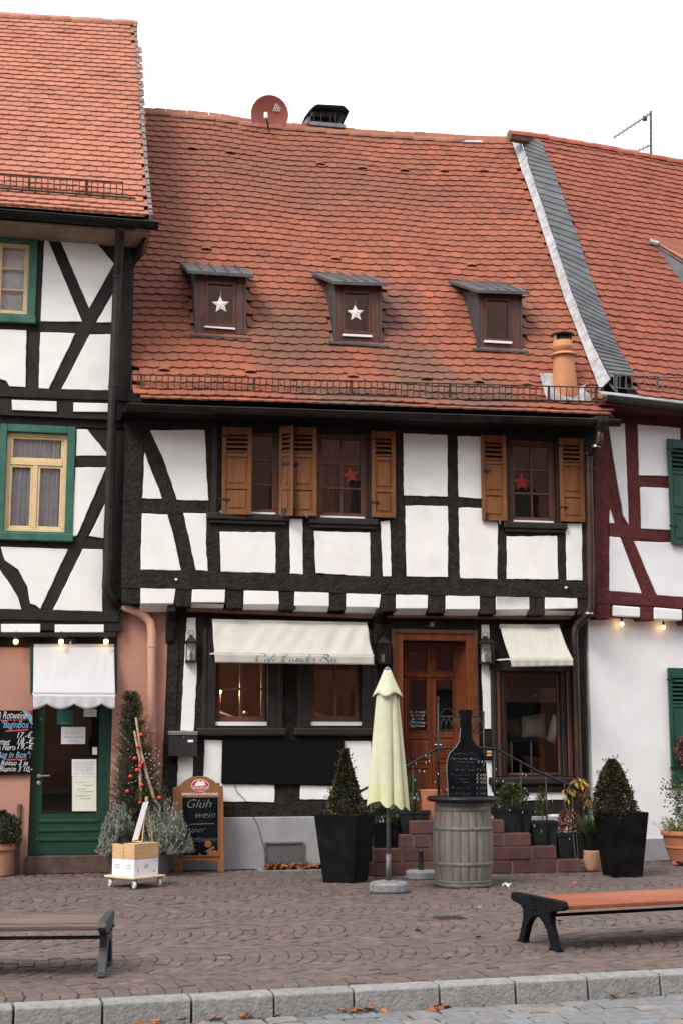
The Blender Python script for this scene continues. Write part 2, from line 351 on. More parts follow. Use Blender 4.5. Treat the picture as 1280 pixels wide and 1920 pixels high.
pmat('steel_bright', (0.30, 0.31, 0.33), var=0.1, rough=0.35, metal=0.6)
pmat('metal_silver', (0.55, 0.55, 0.56), var=0.08, rough=0.3, metal=0.8)
pmat('mesh_grey', (0.12, 0.12, 0.125), var=0.2, scale=40, rough=0.6, metal=0.3, bump=1.0, bscale=260)
pmat('planter_black', (0.0055, 0.0055, 0.006), var=0.3, scale=5, rough=0.6, spec=0.10, stain=0.14, stain_col=(0.035, 0.035, 0.035), stain_scale=5)
pmat('planter_slate', (0.013, 0.016, 0.019), var=0.3, scale=6, rough=0.65, spec=0.25, bump=0.3, bscale=60, stretch=(4, 4, 0.4))
pmat('soil', (0.030, 0.022, 0.016), var=0.4, scale=30, rough=1.0, bump=0.5, bscale=60)
LEAF = [(0.0, (1, 1, 1)), (0.3, (0.7, 0.75, 0.7)), (0.55, (1.35, 1.25, 1.0)), (0.75, (0.85, 0.8, 0.75)), (0.92, (1.7, 1.5, 1.0))]
pmat('leaf_box', (0.040, 0.046, 0.018), var=0.3, scale=8, rough=0.55, islcol=LEAF, spec=0.35)
pmat('leaf_box_brown', (0.085, 0.048, 0.020), var=0.3, scale=8, rough=0.6, islcol=LEAF)
pmat('leaf_fir', (0.042, 0.050, 0.018), var=0.3, scale=8, rough=0.6, islcol=LEAF)
pmat('leaf_green', (0.055, 0.085, 0.022), var=0.3, scale=8, rough=0.5, islcol=LEAF)
pmat('leaf_bright', (0.14, 0.15, 0.030), var=0.3, scale=8, rough=0.5, islcol=LEAF)
pmat('leaf_silver', (0.24, 0.26, 0.235), var=0.2, scale=8, rough=0.7, islcol=LEAF[:3] + [(0.8, (0.8, 0.8, 0.82))])
pmat('leaf_red', (0.22, 0.05, 0.022), var=0.3, scale=8, rough=0.5, islcol=LEAF)
pmat('leaf_yellow', (0.36, 0.23, 0.055), var=0.3, scale=8, rough=0.6, islcol=LEAF)
pmat('leaf_autumn', (0.30, 0.105, 0.035), var=0.35, scale=20, rough=0.75, islcol=LEAF)
pmat('flower_white', (0.72, 0.68, 0.70), var=0.05, rough=0.6)
pmat('bark', (0.16, 0.115, 0.075), col2=(0.07, 0.05, 0.035), scale=14, rough=0.9, bump=0.4, bscale=60)
pmat('birch', (0.48, 0.36, 0.25), col2=(0.20, 0.13, 0.09), scale=16, rough=0.8)
pmat('bauble_red', (0.55, 0.030, 0.018), var=0.1, rough=0.35, spec=0.5)
pmat('star_white', (0.74, 0.73, 0.69), var=0.08, scale=25, rough=0.8)
pmat('star_red', (0.80, 0.055, 0.035), var=0.15, scale=15, rough=0.7)
pmat('pine_pale', (0.56, 0.36, 0.20), col2=(0.46, 0.28, 0.145), scale=4, stretch=(0.6, 0.6, 6), rough=0.65)
pmat('pine_white', (0.62, 0.50, 0.37), col2=(0.52, 0.41, 0.29), scale=4, stretch=(1, 1, 6), rough=0.65)
pmat('cardboard_white', (0.70, 0.69, 0.72), var=0.04, scale=6, rough=0.8)
pmat('rubber_white', (0.66, 0.66, 0.66), var=0.05, rough=0.5)
pmat('ink_dark', (0.03, 0.03, 0.035), var=0.1)
pmat('bottle_dark', (0.012, 0.010, 0.012), var=0.1, rough=0.15)
pmat('bottle_red', (0.12, 0.012, 0.014), var=0.1, rough=0.3)
pmat('barrel_wood', (0.185, 0.160, 0.134), col2=(0.105, 0.089, 0.075), scale=3.0, stretch=(3, 3, 0.5), rough=0.85, isl=0.07, bump=0.25, bscale=30, stain=0.4, stain_col=(0.11, 0.10, 0.09), stain_scale=3)
pmat('barrel_hoop', (0.165, 0.152, 0.138), var=0.2, scale=12, rough=0.65, metal=0.3)
pmat('table_black', (0.009, 0.0095, 0.013), var=0.2, scale=7, rough=0.45, spec=0.3)
pmat('stone_red', (0.105, 0.047, 0.039), var=0.22, scale=4, rough=0.85, bump=0.3, bscale=50, isl=0.14, stain=0.35, stain_col=(0.055, 0.038, 0.034), stain_scale=3)
pmat('stone_sill', (0.105, 0.060, 0.050), var=0.25, scale=6, rough=0.85, bump=0.3, bscale=60)
pmat('stone_grey', (0.20, 0.205, 0.21), var=0.2, scale=10, rough=0.9, bump=0.4, bscale=70)
pmat('joint_pale', (0.20, 0.165, 0.145), var=0.2, scale=12, rough=0.95)
SETT = [(0.0, (1, 1, 1)), (0.2, (0.86, 0.86, 0.9)), (0.42, (1.12, 1.02, 0.96)), (0.6, (0.92, 0.95, 1.0)), (0.78, (1.06, 0.92, 0.88)), (0.94, (1.2, 1.14, 1.06))]
pmat('sett_porphyry', (0.113, 0.086, 0.077), var=0.16, scale=9, rough=0.72, bump=0.4, bscale=60, islcol=SETT, isl=0.12, spec=0.35, bdist=0.006, stain=0.35, stain_col=(0.058, 0.046, 0.042), stain_scale=0.7)
pmat('sett_granite', (0.178, 0.178, 0.177), var=0.14, scale=14, rough=0.7, bump=0.4, bscale=70, islcol=SETT[:4], isl=0.10, spec=0.35, bdist=0.006)
pmat('joint_sand', (0.062, 0.049, 0.043), var=0.3, scale=12, rough=1.0, bump=0.4, bscale=60)
pmat('joint_grey', (0.060, 0.055, 0.048), var=0.4, scale=10, rough=1.0)
pmat('kerb_granite', (0.235, 0.232, 0.228), var=0.16, scale=16, rough=0.8, bump=0.9, bscale=45, bdist=0.012, isl=0.08, spec=0.3, stain=0.35, stain_col=(0.15, 0.145, 0.14), stain_scale=4)
pmat('bench_orange', (0.30, 0.085, 0.035), col2=(0.215, 0.056, 0.024), scale=2.2, stretch=(0.7, 6, 6), rough=0.42, spec=0.45, isl=0.08)
pmat('bench_grey', (0.16, 0.110, 0.082), col2=(0.075, 0.046, 0.035), scale=2.2, stretch=(0.7, 6, 6), rough=0.6, isl=0.15)
pmat('dish_red', (0.36, 0.115, 0.085), var=0.05, rough=0.55)
pmat('hood_black', (0.010, 0.012, 0.014), var=0.2, rough=0.4)
pmat('lantern_black', (0.013, 0.013, 0.013), var=0.2, rough=0.45)
pmat('bulb_warm', (0.9, 0.7, 0.45), emit=((1.0, 0.60, 0.26), 9.0))
pmat('bulb_small', (0.9, 0.7, 0.45), emit=((1.0, 0.66, 0.34), 5.0))
pmat('lamp_small', (0.9, 0.7, 0.45), emit=((1.0, 0.62, 0.28), 14.0))
pmat('led_white', (0.72, 0.72, 0.74), var=0.05, rough=0.3)
pmat('pillow', (0.82, 0.80, 0.77), var=0.05, scale=8, rough=0.9, bump=0.4, bscale=7, bdist=0.03)
pmat('frosted', (0.20, 0.125, 0.11), var=0.1, rough=0.5)
pmat('opp_stone', (0.34, 0.155, 0.105), var=0.2, scale=0.6, rough=0.9)
pmat('opp_window', (0.03, 0.03, 0.033), rough=0.3)
pmat('opp_roof', (0.20, 0.10, 0.075), var=0.2, scale=1, rough=0.9)
# ================================================================= ground
ANG = R(11.5)
P0 = gp(640, 1627)
CAFE = Plane(P0, ANG)                          # street front of the cafe, ground floor
corner = CAFE.px(1108, 1400, 0.0)
RED = Plane(corner, R(20))                     # street front of the red-timbered house
kA, kB = gp(0, 1884), gp(1280, 1818)           # inner edge of the kerb
kd = (kB - kA).normalized(); kn = Vector((kd.y, -kd.x, 0))   # along the kerb, towards the road
KANG = math.atan2(kd.y, kd.x)
def kp(a, b, z=0.0):                           # a along the kerb from kA, b towards the houses
    p = kA + kd * a - kn * b; return Vector((p.x, p.y, z))
ROADZ = -0.13
# one big sheet to the horizon, below everything
mb = MB(); mb.add([(-400, -400, ROADZ - 0.06), (400, -400, ROADZ - 0.06), (400, 400, ROADZ - 0.06), (-400, 400, ROADZ - 0.06)], [(0, 1, 2, 3)])
tag(mb.obj('ground', 'joint_grey'), 'dark earth lying under the street and the houses', 'ground', kind='structure')
mb = MB(); mb.prism([kp(-14, 0.0, -0.013), kp(20, 0.0, -0.013), kp(20, 16, -0.013), kp(-14, 16, -0.013)], (0, 0, -0.10))
pav = tag(mb.obj('pavement', 'joint_sand'), 'brown porphyry sett paving in arcs before the houses', 'pavement', kind='structure')
mb = MB(); mb.prism([kp(-14, -7.8, ROADZ - 0.02), kp(20, -7.8, ROADZ - 0.02), kp(20, -0.17, ROADZ - 0.02), kp(-14, -0.17, ROADZ - 0.02)], (0, 0, -0.03))
road = tag(mb.obj('road', 'joint_grey'), 'grey granite sett carriageway in front of the kerb', 'road', kind='structure')

def sett_mesh(mb, c, ex, ey, lx, ly, z, h=0.03, ch=0.007):
    ex = Vector(ex); ey = Vector(ey); vs = []
    tx, ty = random.uniform(-.022, .022), random.uniform(-.022, .022)
    J = [(random.uniform(-.004, .004), random.uniform(-.004, .004)) for _ in range(4)]
    cs = [(-1, -1), (1, -1), (1, 1), (-1, 1)]
    for lvl in range(3):
        ins = (0, 0, ch)[lvl]
        for k, (a, b) in enumerate(cs):
            x = a * (lx / 2 - ins) + J[k][0]; y = b * (ly / 2 - ins) + J[k][1]
            zz = z - h if lvl == 0 else z + tx * x + ty * y - (ch * 0.8 if lvl == 1 else 0)
            p = c + ex * x + ey * y; vs.append(Vector((p.x, p.y, zz)))
    fs = [(8, 9, 10, 11)]
    for l in (0, 4): fs += [(l + i, l + (i + 1) % 4, l + 4 + (i + 1) % 4, l + 4 + i) for i in range(4)]
    mb.add(vs, fs)
def setts(cands, parent, mat, nind=300):
    # the ones that show largest become parts of their own, the rest one joined part
    def area(cn):
        d = (cn[0] - CAMP).length; u, v = proj(cn[0]); inside = -20 < u < 1300 and v < 1932
        return (0 if inside else 1, d)
    cands.sort(key=area)
    for i, cn in enumerate(cands[:nind]):
        mb = MB(); sett_mesh(mb, *cn); mb.obj('sett', mat, parent)
    mb = MB()
    for cn in cands[nind:]: sett_mesh(mb, *cn)
    tag(mb.obj('sett_field', mat, parent), kind='stuff')
# pavement in segmental arcs: lanes run from the kerb to the houses
W = 1.38; Rr = 1.02; cands = []
def seen(P, m=190):
    u, v = proj(P); return -m < u < 1280 + m and v < 1990
amax = math.asin(W / 2 / Rr); na = int(2 * amax * Rr / 0.112)
for lane in range(-1, 9):                      # bands of arcs run along the kerb, the arcs are stacked from left to right
    cy = lane * W + 0.30; flip = 1
    for k in range(-80, 160):
        x0 = k * 0.112 + (lane % 2) * 0.05
        for i in range(na + 1):
            a0 = -amax + (i + (k % 2) * 0.5) * (2 * amax / na)
            if a0 > amax - 0.02: continue
            x = x0 + Rr * (math.cos(a0) - 1); y = cy + Rr * math.sin(a0)
            if y < 0.06 or y > 14: continue
            P = kp(x, y)
            if not seen(P) or CAFE.off(P) < -0.15: continue
            w = 2 * amax * Rr / na
            ex = kd * -math.sin(a0) - kn * math.cos(a0); ey = -(kd * math.cos(a0) - kn * math.sin(a0)) * -1
            lx = w * random.uniform(0.91, 0.98); ly = 0.112 * math.cos(a0) * random.uniform(0.90, 0.98)
            cands.append((P + Vector((random.uniform(-.005, .005), random.uniform(-.005, .005), 0)), ey, ex, ly, lx, random.uniform(-0.006, 0.004)))
setts(cands, pav, 'sett_porphyry')
# carriageway: rows of larger granite setts parallel to the kerb
cands = []
for r_ in range(0, 34):
    y = -0.26 - r_ * 0.145; x = -6 + random.uniform(0, .2)
    while x < 9:
        l = random.uniform(0.15, 0.24); P = kp(x + l / 2, y, ROADZ); x += l + 0.014
        if not seen(P, 260) and proj(P)[1] > 0: 
            if proj(P)[1] > 2300 or abs(proj(P)[0] - 640) > 1300: continue
        cands.append((P, kd, -kn, l, 0.131 * random.uniform(.95, 1.0), ROADZ + random.uniform(-.006, .006), 0.03, 0.014))
setts(cands, road, 'sett_granite')
# kerb of single granite stones
kerb = thing('kerb', 'row of rough grey granite kerbstones between paving and road', 'kerb', kp(0, 0, ROADZ)); del kerb['category']; kerb['kind'] = 'structure'
# joints read off the photo along the kerb's upper inner edge
jo = [-520, -330, -150, 23, 187, 351, 503, 650, 808, 948, 1081, 1215, 1350, 1480, 1620]
ja = []
for u in jo:
    v = 1884 + (1818 - 1884) * u / 1280.0; ja.append((gp(u, v) - kA).dot(kd))
for a0, a1 in zip(ja[:-1], ja[1:]):
    mb = MB(); g = 0.007; prof = [(0.0, -0.16), (0.0, 0.004), (-0.012, 0.012), (-0.135, 0.010), (-0.158, -0.004), (-0.172, -0.16)]
    front = [kp(a0 + g + random.uniform(0, .003), b, z) for b, z in prof]
    mb.prism(front, kd * (a1 - a0 - 2 * g)); mb.obj('kerbstone', 'kerb_granite', kerb, 0.008, seg=2)
# ================================================================= houses: empties first
HOUSE_C = thing('half_timbered_house', 'black and white timbered cafe house with orange shutters and three dormers', 'house', CAFE.w(0.3, 0, 0))
HOUSE_L = thing('half_timbered_house', 'tall timbered house with pink ground floor and green window surrounds at left edge', 'house', CAFE.w(-3.6, 0, 0))
HOUSE_R = thing('half_timbered_house', 'red timbered house with white ground floor and green shutters at right edge', 'house', RED.w(0.8, 0, 0))

def interp(tab, x):
    if x <= tab[0][0]:
        (x0, y0), (x1, y1) = tab[0], tab[1]
    elif x >= tab[-1][0]:
        (x0, y0), (x1, y1) = tab[-2], tab[-1]
    else:
        for i in range(len(tab) - 1):
            if tab[i][0] <= x <= tab[i + 1][0]: (x0, y0), (x1, y1) = tab[i], tab[i + 1]; break
    return y0 + (y1 - y0) * (x - x0) / (x1 - x0)
class Roof:
    def __init__(self, pl, oe, run, eave, ridge, c=0.03, w=0.07):
        self.pl, self.oe, self.run, self.c, self.wd = pl, oe, run, c, w
        self.E = [pl.sz(u, v, oe) for u, v in eave]; self.G = [pl.sz(u, v, oe - run) for u, v in ridge]
    def prof(self, r): return (r - self.c * (1 - math.exp(-r / self.wd))) / (1 - self.c)
    def pt(self, s, r):
        ze, zr = interp(self.E, s), interp(self.G, s)
        return self.pl.w(s, ze + (zr - ze) * self.prof(r), self.oe - self.run * r)
    def frame(self, s, r):
        p = self.pt(s, r); t = (self.pt(s + .02, r) - self.pt(s - .02, r)).normalized(); u = (self.pt(s, r + .01) - self.pt(s, r - .01)).normalized()
        n = t.cross(u).normalized(); u = n.cross(t); return p, t, u, n
    def hit(self, u, v):
        d = ray(u, v); a, b = 8.0, 40.0
        def f(t):
            P = CAMP + d * t; r = (self.oe - self.pl.off(P)) / self.run; s = (P - self.pl.P0).dot(self.pl.d)
            ze, zr = interp(self.E, s), interp(self.G, s)
            zz = ze + (zr - ze) * self.prof(max(r, -0.2)) if r > 0 else ze + (zr - ze) * r * 0.6
            return P.z - zz
        for _ in range(60):
            m = (a + b) / 2
            if f(m) > 0: a = m
            else: b = m
        P = CAMP + d * a; return P, (P - self.pl.P0).dot(self.pl.d), (self.oe - self.pl.off(P)) / self.run
TW = 0.176
def tile_geo(w=TW * 0.985, L=0.27, th=0.019, bulge=0.029):
    n = 6; out = []
    for i in range(n + 1):
        x = -w / 2 + w * i / n; k = 2 * x / w; out.append((x, -bulge * (1 - k * k) ** 0.8 + 0.0))
    out += [(w / 2, L), (-w / 2, L)]
    m = len(out); vs = [(x, y, 0.0) for x, y in out] + [(x, y, -th) for x, y in out]
    fs = [tuple(range(m)), tuple(range(2 * m - 1, m - 1, -1))] + [(i, m + i, m + (i + 1) % m, (i + 1) % m) for i in range(m)]
    return [Vector(v) for v in vs], fs
TV, TF = tile_geo()
def tile_field(house, roof_part, roof, s0f, s1f, row, mat, skip=None, rmax=1.0, nind=300, wav=0.0):
    smid = (s0f(0.3) + s1f(0.3)) / 2; L = 0; prev = roof.pt(smid, 0); rs = [0.0]; acc = 0; r = 0
    while r < rmax:
        r += 0.001; p = roof.pt(smid, r); acc += (p - prev).length; prev = p
        if acc >= row: rs.append(r); acc = 0
    items = []
    for k, r in enumerate(rs):
        s = math.floor(s0f(r) / TW) * TW + (TW / 2 if k % 2 else 0.0)
        while s < s1f(r):
            if s >= s0f(r):
                rr = r + wav * math.sin(s * 3.1 + k * 0.15) / roof.run
                p, t, u, n = roof.frame(s, max(rr, 0.0005))
                uu, vv = proj(p)
                if -170 < uu < 1450 and vv > -120 and not (skip and skip(uu, vv, p)):
                    tilt = 0.125 + random.uniform(-.02, .02); u2 = (u * math.cos(tilt) - n * math.sin(tilt)).normalized(); n2 = t.cross(u2)
                    yaw = random.uniform(-.018, .018); t2 = t * math.cos(yaw) + u2 * math.sin(yaw); u3 = n2.cross(t2)
                    M = Matrix((t2, u3, n2)).transposed().to_4x4(); M.translation = p + n * (0.050 + random.uniform(-.002, .003)) + u * random.uniform(-.006, .006)
                    vis = -30 < uu < 1310 and vv > -30
                    D = (CAMP - p); score = (abs(D.normalized().dot(n2)) / D.length_squared) if vis else 0
                    items.append((score, M))
            s += TW
    items.sort(key=lambda a: -a[0])
    base = root_loc(house)
    me = bpy.data.meshes.new('roof_tile'); me.from_pydata(TV, [], TF); me.materials.append(MATS[mat])
    for sc, M in items[:nind]:
        o = bpy.data.objects.new('roof_tile', me); COL.objects.link(o); o.parent = roof_part; M2 = M.copy(); M2.translation -= base; o.matrix_local = M2
    mb = MB()
    for sc, M in items[nind:]: mb.add([M @ v for v in TV], TF)
    tag(mb.obj('roof_tile_field', mat, roof_part), kind='stuff')
def deck(house, roof, s0f, s1f, mat, thick=0.05, rmax=1.0):
    mb = MB(); nu, nv = 24, 30
    mb.grid(lambda a, b: roof.pt(s0f(b * rmax) + (s1f(b * rmax) - s0f(b * rmax)) * a, b * rmax) - Vector((0, 0, 0.01)), nu, nv)
    # rear slope
    pl = roof.pl
    def back(a, b):
        s = s0f(1) + (s1f(1) - s0f(1)) * a; p = roof.pt(s, 1.0); return p - pl.n * (3.2 * b) - Vector((0, 0, 4.0 * b))
    mb.grid(back, nu, 2)
    return mb.obj('roof', mat, house)
def ridge_caps(roof_part, roof, s0, s1, mat, r=0.105, step=0.36, lift=0.02):
    s = s0; pl = roof.pl
    mbm = MB(); mbm.tube([roof.pt(s0 + (s1 - s0) * i / 20, 1.0) - Vector((0, 0, .06)) for i in range(21)], 0.092, 8); mbm.obj('ridge_mortar', 'mortar', roof_part)
    while s < s1 - 0.05:
        a, b = roof.pt(s, 1.0), roof.pt(min(s + step + .05, s1 + .05), 1.0); n = 9; vs = []
        jit = random.uniform(-.008, .008)
        for j, (p, rad) in enumerate(((a, r), (b, r * 1.14))):
            for ring in (rad, rad - 0.016):
                for i in range(n):
                    an = math.pi * (i / (n - 1)); vs.append(p + Vector((0, 0, lift + jit + (0.012 if j else 0) - 0.07)) + pl.n * (ring * math.cos(an)) + Vector((0, 0, ring * 1.05 * math.sin(an))))
        fs = []
        for i in range(n - 1):
            fs += [(i, i + 1, 2 * n + i + 1, 2 * n + i), (n + i, 3 * n + i, 3 * n + i + 1, n + i + 1), (i, n + i, n + i + 1, i + 1), (2 * n + i, 2 * n + i + 1, 3 * n + i + 1, 3 * n + i)]
        fs += [(0, 2 * n, 3 * n, n), (n - 1, 2 * n - 1, 4 * n - 1, 3 * n - 1)]
        MB().add(vs, fs).obj('ridge_tile', mat, roof_part, smooth=False); s += step
def gutter(house, pl, pa, pb, off, r, name, mat, z_dn=0.0):
    A, B = pl.px(pa[0], pa[1], off), pl.px(pb[0], pb[1], off); n = 9; mb = MB(); prof = []
    for rad in (r, r - 0.012):
        rng = range(n) if rad == r else range(n - 1, -1, -1)
        for i in rng:
            a = math.pi * i / (n - 1); prof.append((rad * math.cos(a), -rad * math.sin(a)))
    # bead along the front lip
    mb.prism([A + pl.n * x + Vector((0, 0, z)) for x, z in prof], B - A)
    o = mb.obj(name, mat, house)
    MB().tube([A + pl.n * r, B + pl.n * r], 0.011, 6).obj('gutter_bead', mat, o)
    for P in (A, B):
        MB().prism([P + pl.n * (r * math.cos(math.pi * i / 8)) - Vector((0, 0, r * math.sin(math.pi * i / 8))) for i in range(9)], (B - A).normalized() * (0.012 if P is A else -0.012)).obj('gutter_end', mat, o)
    return o
def snow_guard(house, pl, off, tl, tr, bl, br, n_bar, brk, mat, kf=None):
    e = part('snow_guard', house); P = lambda p: pl.px(p[0], p[1], off)
    for name, a, b in (('rail', tl, tr), ('rail', bl, br)):
        MB().tube([P(a), P(((a[0] + b[0]) / 2, (a[1] + b[1]) / 2 + 0.6)), P(b)], 0.0095, 6).obj(name, mat, e)
    mb = MB()
    for i in range(n_bar + 1):
        k = i / n_bar; a = (tl[0] + (tr[0] - tl[0]) * k + random.uniform(-.6, .6), tl[1] + (tr[1] - tl[1]) * k); b = (bl[0] + (br[0] - bl[0]) * k, bl[1] + (br[1] - bl[1]) * k)
        mb.tube([P(a), P(b)], 0.0075, 5)
    tag(mb.obj('guard_bar', mat, e), kind='stuff')
    for k in brk:
        a = (tl[0] + (tr[0] - tl[0]) * k, tl[1] + (tr[1] - tl[1]) * k - 1); b = (bl[0] + (br[0] - bl[0]) * k, bl[1] + (br[1] - bl[1]) * k + 6)
        A, B = P(a), P(b); mb = MB(); w = pl.d * 0.016
        mb.prism([A - w, A + w, B + w, B - w], -pl.n * 0.02); mb.prism([B - w, B + w, B + w - pl.n * .35 + Vector((0, 0, .30)), B - w - pl.n * .35 + Vector((0, 0, .30))], Vector((0, 0, -.02)))
        mb.obj('bracket', mat, e)
    return e

# ----------------------------------------------------------------- cafe roof
ROOF_C = Roof(CAFE, 0.62, 4.2, [(250, 750), (300, 752), (520, 758), (740, 766), (1150, 782)],
              [(272, 214), (400, 226), (524, 243), (640, 252), (775, 262), (861, 266), (950, 268)], c=0.035, w=0.06)
def along(roof, pe, pr):
    se = roof.pl.sz(pe[0], pe[1], roof.oe)[0]; sr = roof.pl.sz(pr[0], pr[1], roof.oe - roof.run)[0]; return lambda r: se + (sr - se) * r
c1f = along(ROOF_C, (1152, 782), (957, 268)); c1 = lambda r: c1f(r) - (0.0 if r < 0.05 else 0.03) + 0.14 * max(0.0, (r - .88) / .12); c0e = CAFE.sz(247, 748, .62)[0] + .08; c0 = lambda r: c0e if r < 0.11 else -3.35
def patch_at(roof, u, v, rad): return tuple(roof.hit(u, v)[0]), rad
pc = lambda u, v, rad, st, col: (*patch_at(ROOF_C, u, v, rad), st, col)
pmat('tile_cafe', (0.280, 0.096, 0.057), col2=(0.215, 0.075, 0.049), scale=1.1, rough=0.85, islcol=TILE_T, isl=0.07, spec=0.2, bump=0.25, bscale=70,
     stain=0.45, stain_col=(0.185, 0.075, 0.054), stain_scale=0.75,
     patch=[pc(555, 640, (.70, .8, 1.1), .85, (0.125, 0.066, 0.050)), pc(735, 590, (.50, .7, .9), .8, (0.115, 0.062, 0.052)), pc(775, 690, (.55, .6, .7), .8, (0.135, 0.074, 0.055)),
            pc(290, 500, (.7, 2.0, 2.8), .5, (0.145, 0.058, 0.046)), pc(480, 320, (3.8, 1.8, 1.4), .6, (0.165, 0.070, 0.052)), pc(660, 757, (.8, .5, .4), .8, (0.11, 0.075, 0.060)), pc(860, 738, (1.0, .5, .45), .75, (0.12, 0.08, 0.064)), pc(970, 600, (.5, .7, .7), .6, (0.13, 0.065, 0.052))])  # first patch of this row darkens the tiles beside the left house
roofC = deck(HOUSE_C, ROOF_C, c0, c1, 'dark_board')
FLUE = ROOF_C.hit(1060, 738)
DORM = [('D1', [(60, 115), (180, 205), (1170, 270), (1060, 205)], (290, 262), (1050, 1172), (1050, 300), (290, 1150), [(475, 405), (860, 430), (860, 1035), (470, 1018)], [(430, 1045), (890, 1075), (890, 1103), (430, 1068)], [(195, 1172), (1140, 1222), (1140, 1248), (205, 1190)]),
        ('R5', [(820, 183), (945, 222), (1245, 232), (1150, 205)], (950, 238), (1205, 562), (1205, 246), (950, 548), [(1003, 285), (1135, 290), (1137, 503), (1003, 495)], [(995, 510), (1155, 518), (1155, 530), (995, 522)], [(920, 550), (1245, 572), (1245, 582), (920, 560)]),
        ('R6', [(228, 112), (365, 148), (597, 156), (490, 128)], (365, 158), (562, 412), (562, 164), (365, 404), [(403, 193), (503, 198), (508, 373), (400, 368)], [(397, 373), (520, 380), (520, 390), (397, 383)], [(345, 409), (590, 420), (590, 428), (345, 416)])]
DPX = []
for (z, slab, a, b, *_r) in DORM:
    (x0, y0), (x1, y1) = q(z, [a, b]); DPX.append((x0, y0, x1, y1))
LO = [(1121, 738), (1090, 655), (1055, 565), (1022, 462), (985, 350), (956, 268)]   # photo lines of the slate verge: lead outer edge, lead inner edge, slate inner edge
LI = [(1138, 728), (1100, 651), (1065, 561), (1031, 457), (994, 346), (966, 262)]
SI = [(1185, 716), (1150, 655), (1118, 575), (1078, 455), (1037, 340), (1006, 268)]
def u_at(line, v):
    t = sorted((b, a) for a, b in line); return interp(t, v)
def skipC(u, v, p):
    if v < 742 and u > u_at(LO, v) + 11: return True
    for (x0, y0, x1, y1) in DPX:
        if x0 - 2 < u < x1 + 2 and y0 + 10 < v < y1 - 2: return True
    return False
tile_field(HOUSE_C, roofC, ROOF_C, c0, c1, 0.152, 'tile_cafe', skip=skipC, wav=0.012)
pmat('ridge_clay', (0.30, 0.118, 0.075), col2=(0.20, 0.085, 0.058), scale=6, rough=0.9, isl=0.12, stain=0.35, stain_col=(0.16, 0.13, 0.10), stain_scale=6)
sR = ROOF_C.pl.sz(861, 266, ROOF_C.oe - ROOF_C.run)[0]
ridge_caps(roofC, ROOF_C, -3.3, sR, 'ridge_clay', r=0.095, step=0.37)
A, B = ROOF_C.pt(sR, 1.0), ROOF_C.pt(sR + .38, 1.0)
MB().prism([A + CAFE.n * .12 - Vector((0, 0, .05)), B + CAFE.n * .12 - Vector((0, 0, .05)), B + Vector((0, 0, .05)), A + Vector((0, 0, .05))], -CAFE.n * .12 - Vector((0, 0, .1))).obj('ridge_flashing', 'lead', roofC)
# little vent hoods
for (u, v) in [(360, 284), (432, 292), (600, 313), (678, 321), (757, 325), (831, 326), (905, 326), (387, 473), (629, 491), (882, 503), (308, 700), (470, 703), (660, 712), (798, 716), (895, 722), (985, 727)]:
    P, s, r = ROOF_C.hit(u, v); p, t, up, n = ROOF_C.frame(s, r); mb = MB(); w = 0.085
    a = [p + n * .035 + up * .12 - t * w * .6, p + n * .035 + up * .12 + t * w * .6, p + n * .068 - t * w * .75 - up * .01, p + n * .068 + t * w * .75 - up * .01, p + n * .03 - t * w, p + n * .03 + t * w, p + n * .080 - up * .012]
    mb.add(a, [(0, 1, 3, 6, 2), (0, 2, 4), (1, 5, 3)]); mb.obj('vent_tile', 'tile_cafe', roofC, solid=0.012)
# chimney on the ridge
CH_O = ROOF_C.oe - ROOF_C.run - 0.35
ch = part('chimney', HOUSE_C)
x = CAFE.sz(583, 262, CH_O + .3); x2 = CAFE.sz(644, 262, CH_O + .3)
zt = CAFE.sz(610, 238, CH_O + .3)[1]; zc = CAFE.sz(610, 232, CH_O + .3)[1]
MB_ = rect(CAFE, x[0] + .02, x2[0] - .02, zt - 1.2, zt, CH_O + .28, .5); MB_.obj('chimney_stack', 'terracotta', ch)
rect(CAFE, x[0] - .03, x2[0] + .03, zt, zt + .07, CH_O + .33, .6).obj('chimney_slab', 'stone_grey', ch, 0.008)
zh0 = zt + .07
for ds in (.05, .17, .33, .42): rect(CAFE, x[0] + ds, x[0] + ds + .018, zh0, zh0 + .24, CH_O + .25, .018).obj('hood_post', 'hood_black', ch)
rect(CAFE, x[0] + .05, x2[0] - .05, zh0, zh0 + .22, CH_O + .05, .04).obj('hood_back', 'hood_black', ch)
# curved hood sheet
Lh0, Lh1 = CAFE.sz(570, 232, CH_O + .3)[0], CAFE.sz(652, 232, CH_O + .3)[0]
def hood(a, b):
    s = Lh0 + (Lh1 - Lh0) * a; z = zh0 + .27 + .03 * a - (.25 * max(0, (.3 - a) / .3) ** 1.6 if a < .5 else .10 * max(0, (a - .86) / .14) ** 1.5); return CAFE.w(s, z, CH_O + .38 - .75 * b)
MB().grid(hood, 20, 3).obj('chimney_hood', 'hood_black', ch, solid=0.02, smooth=True)
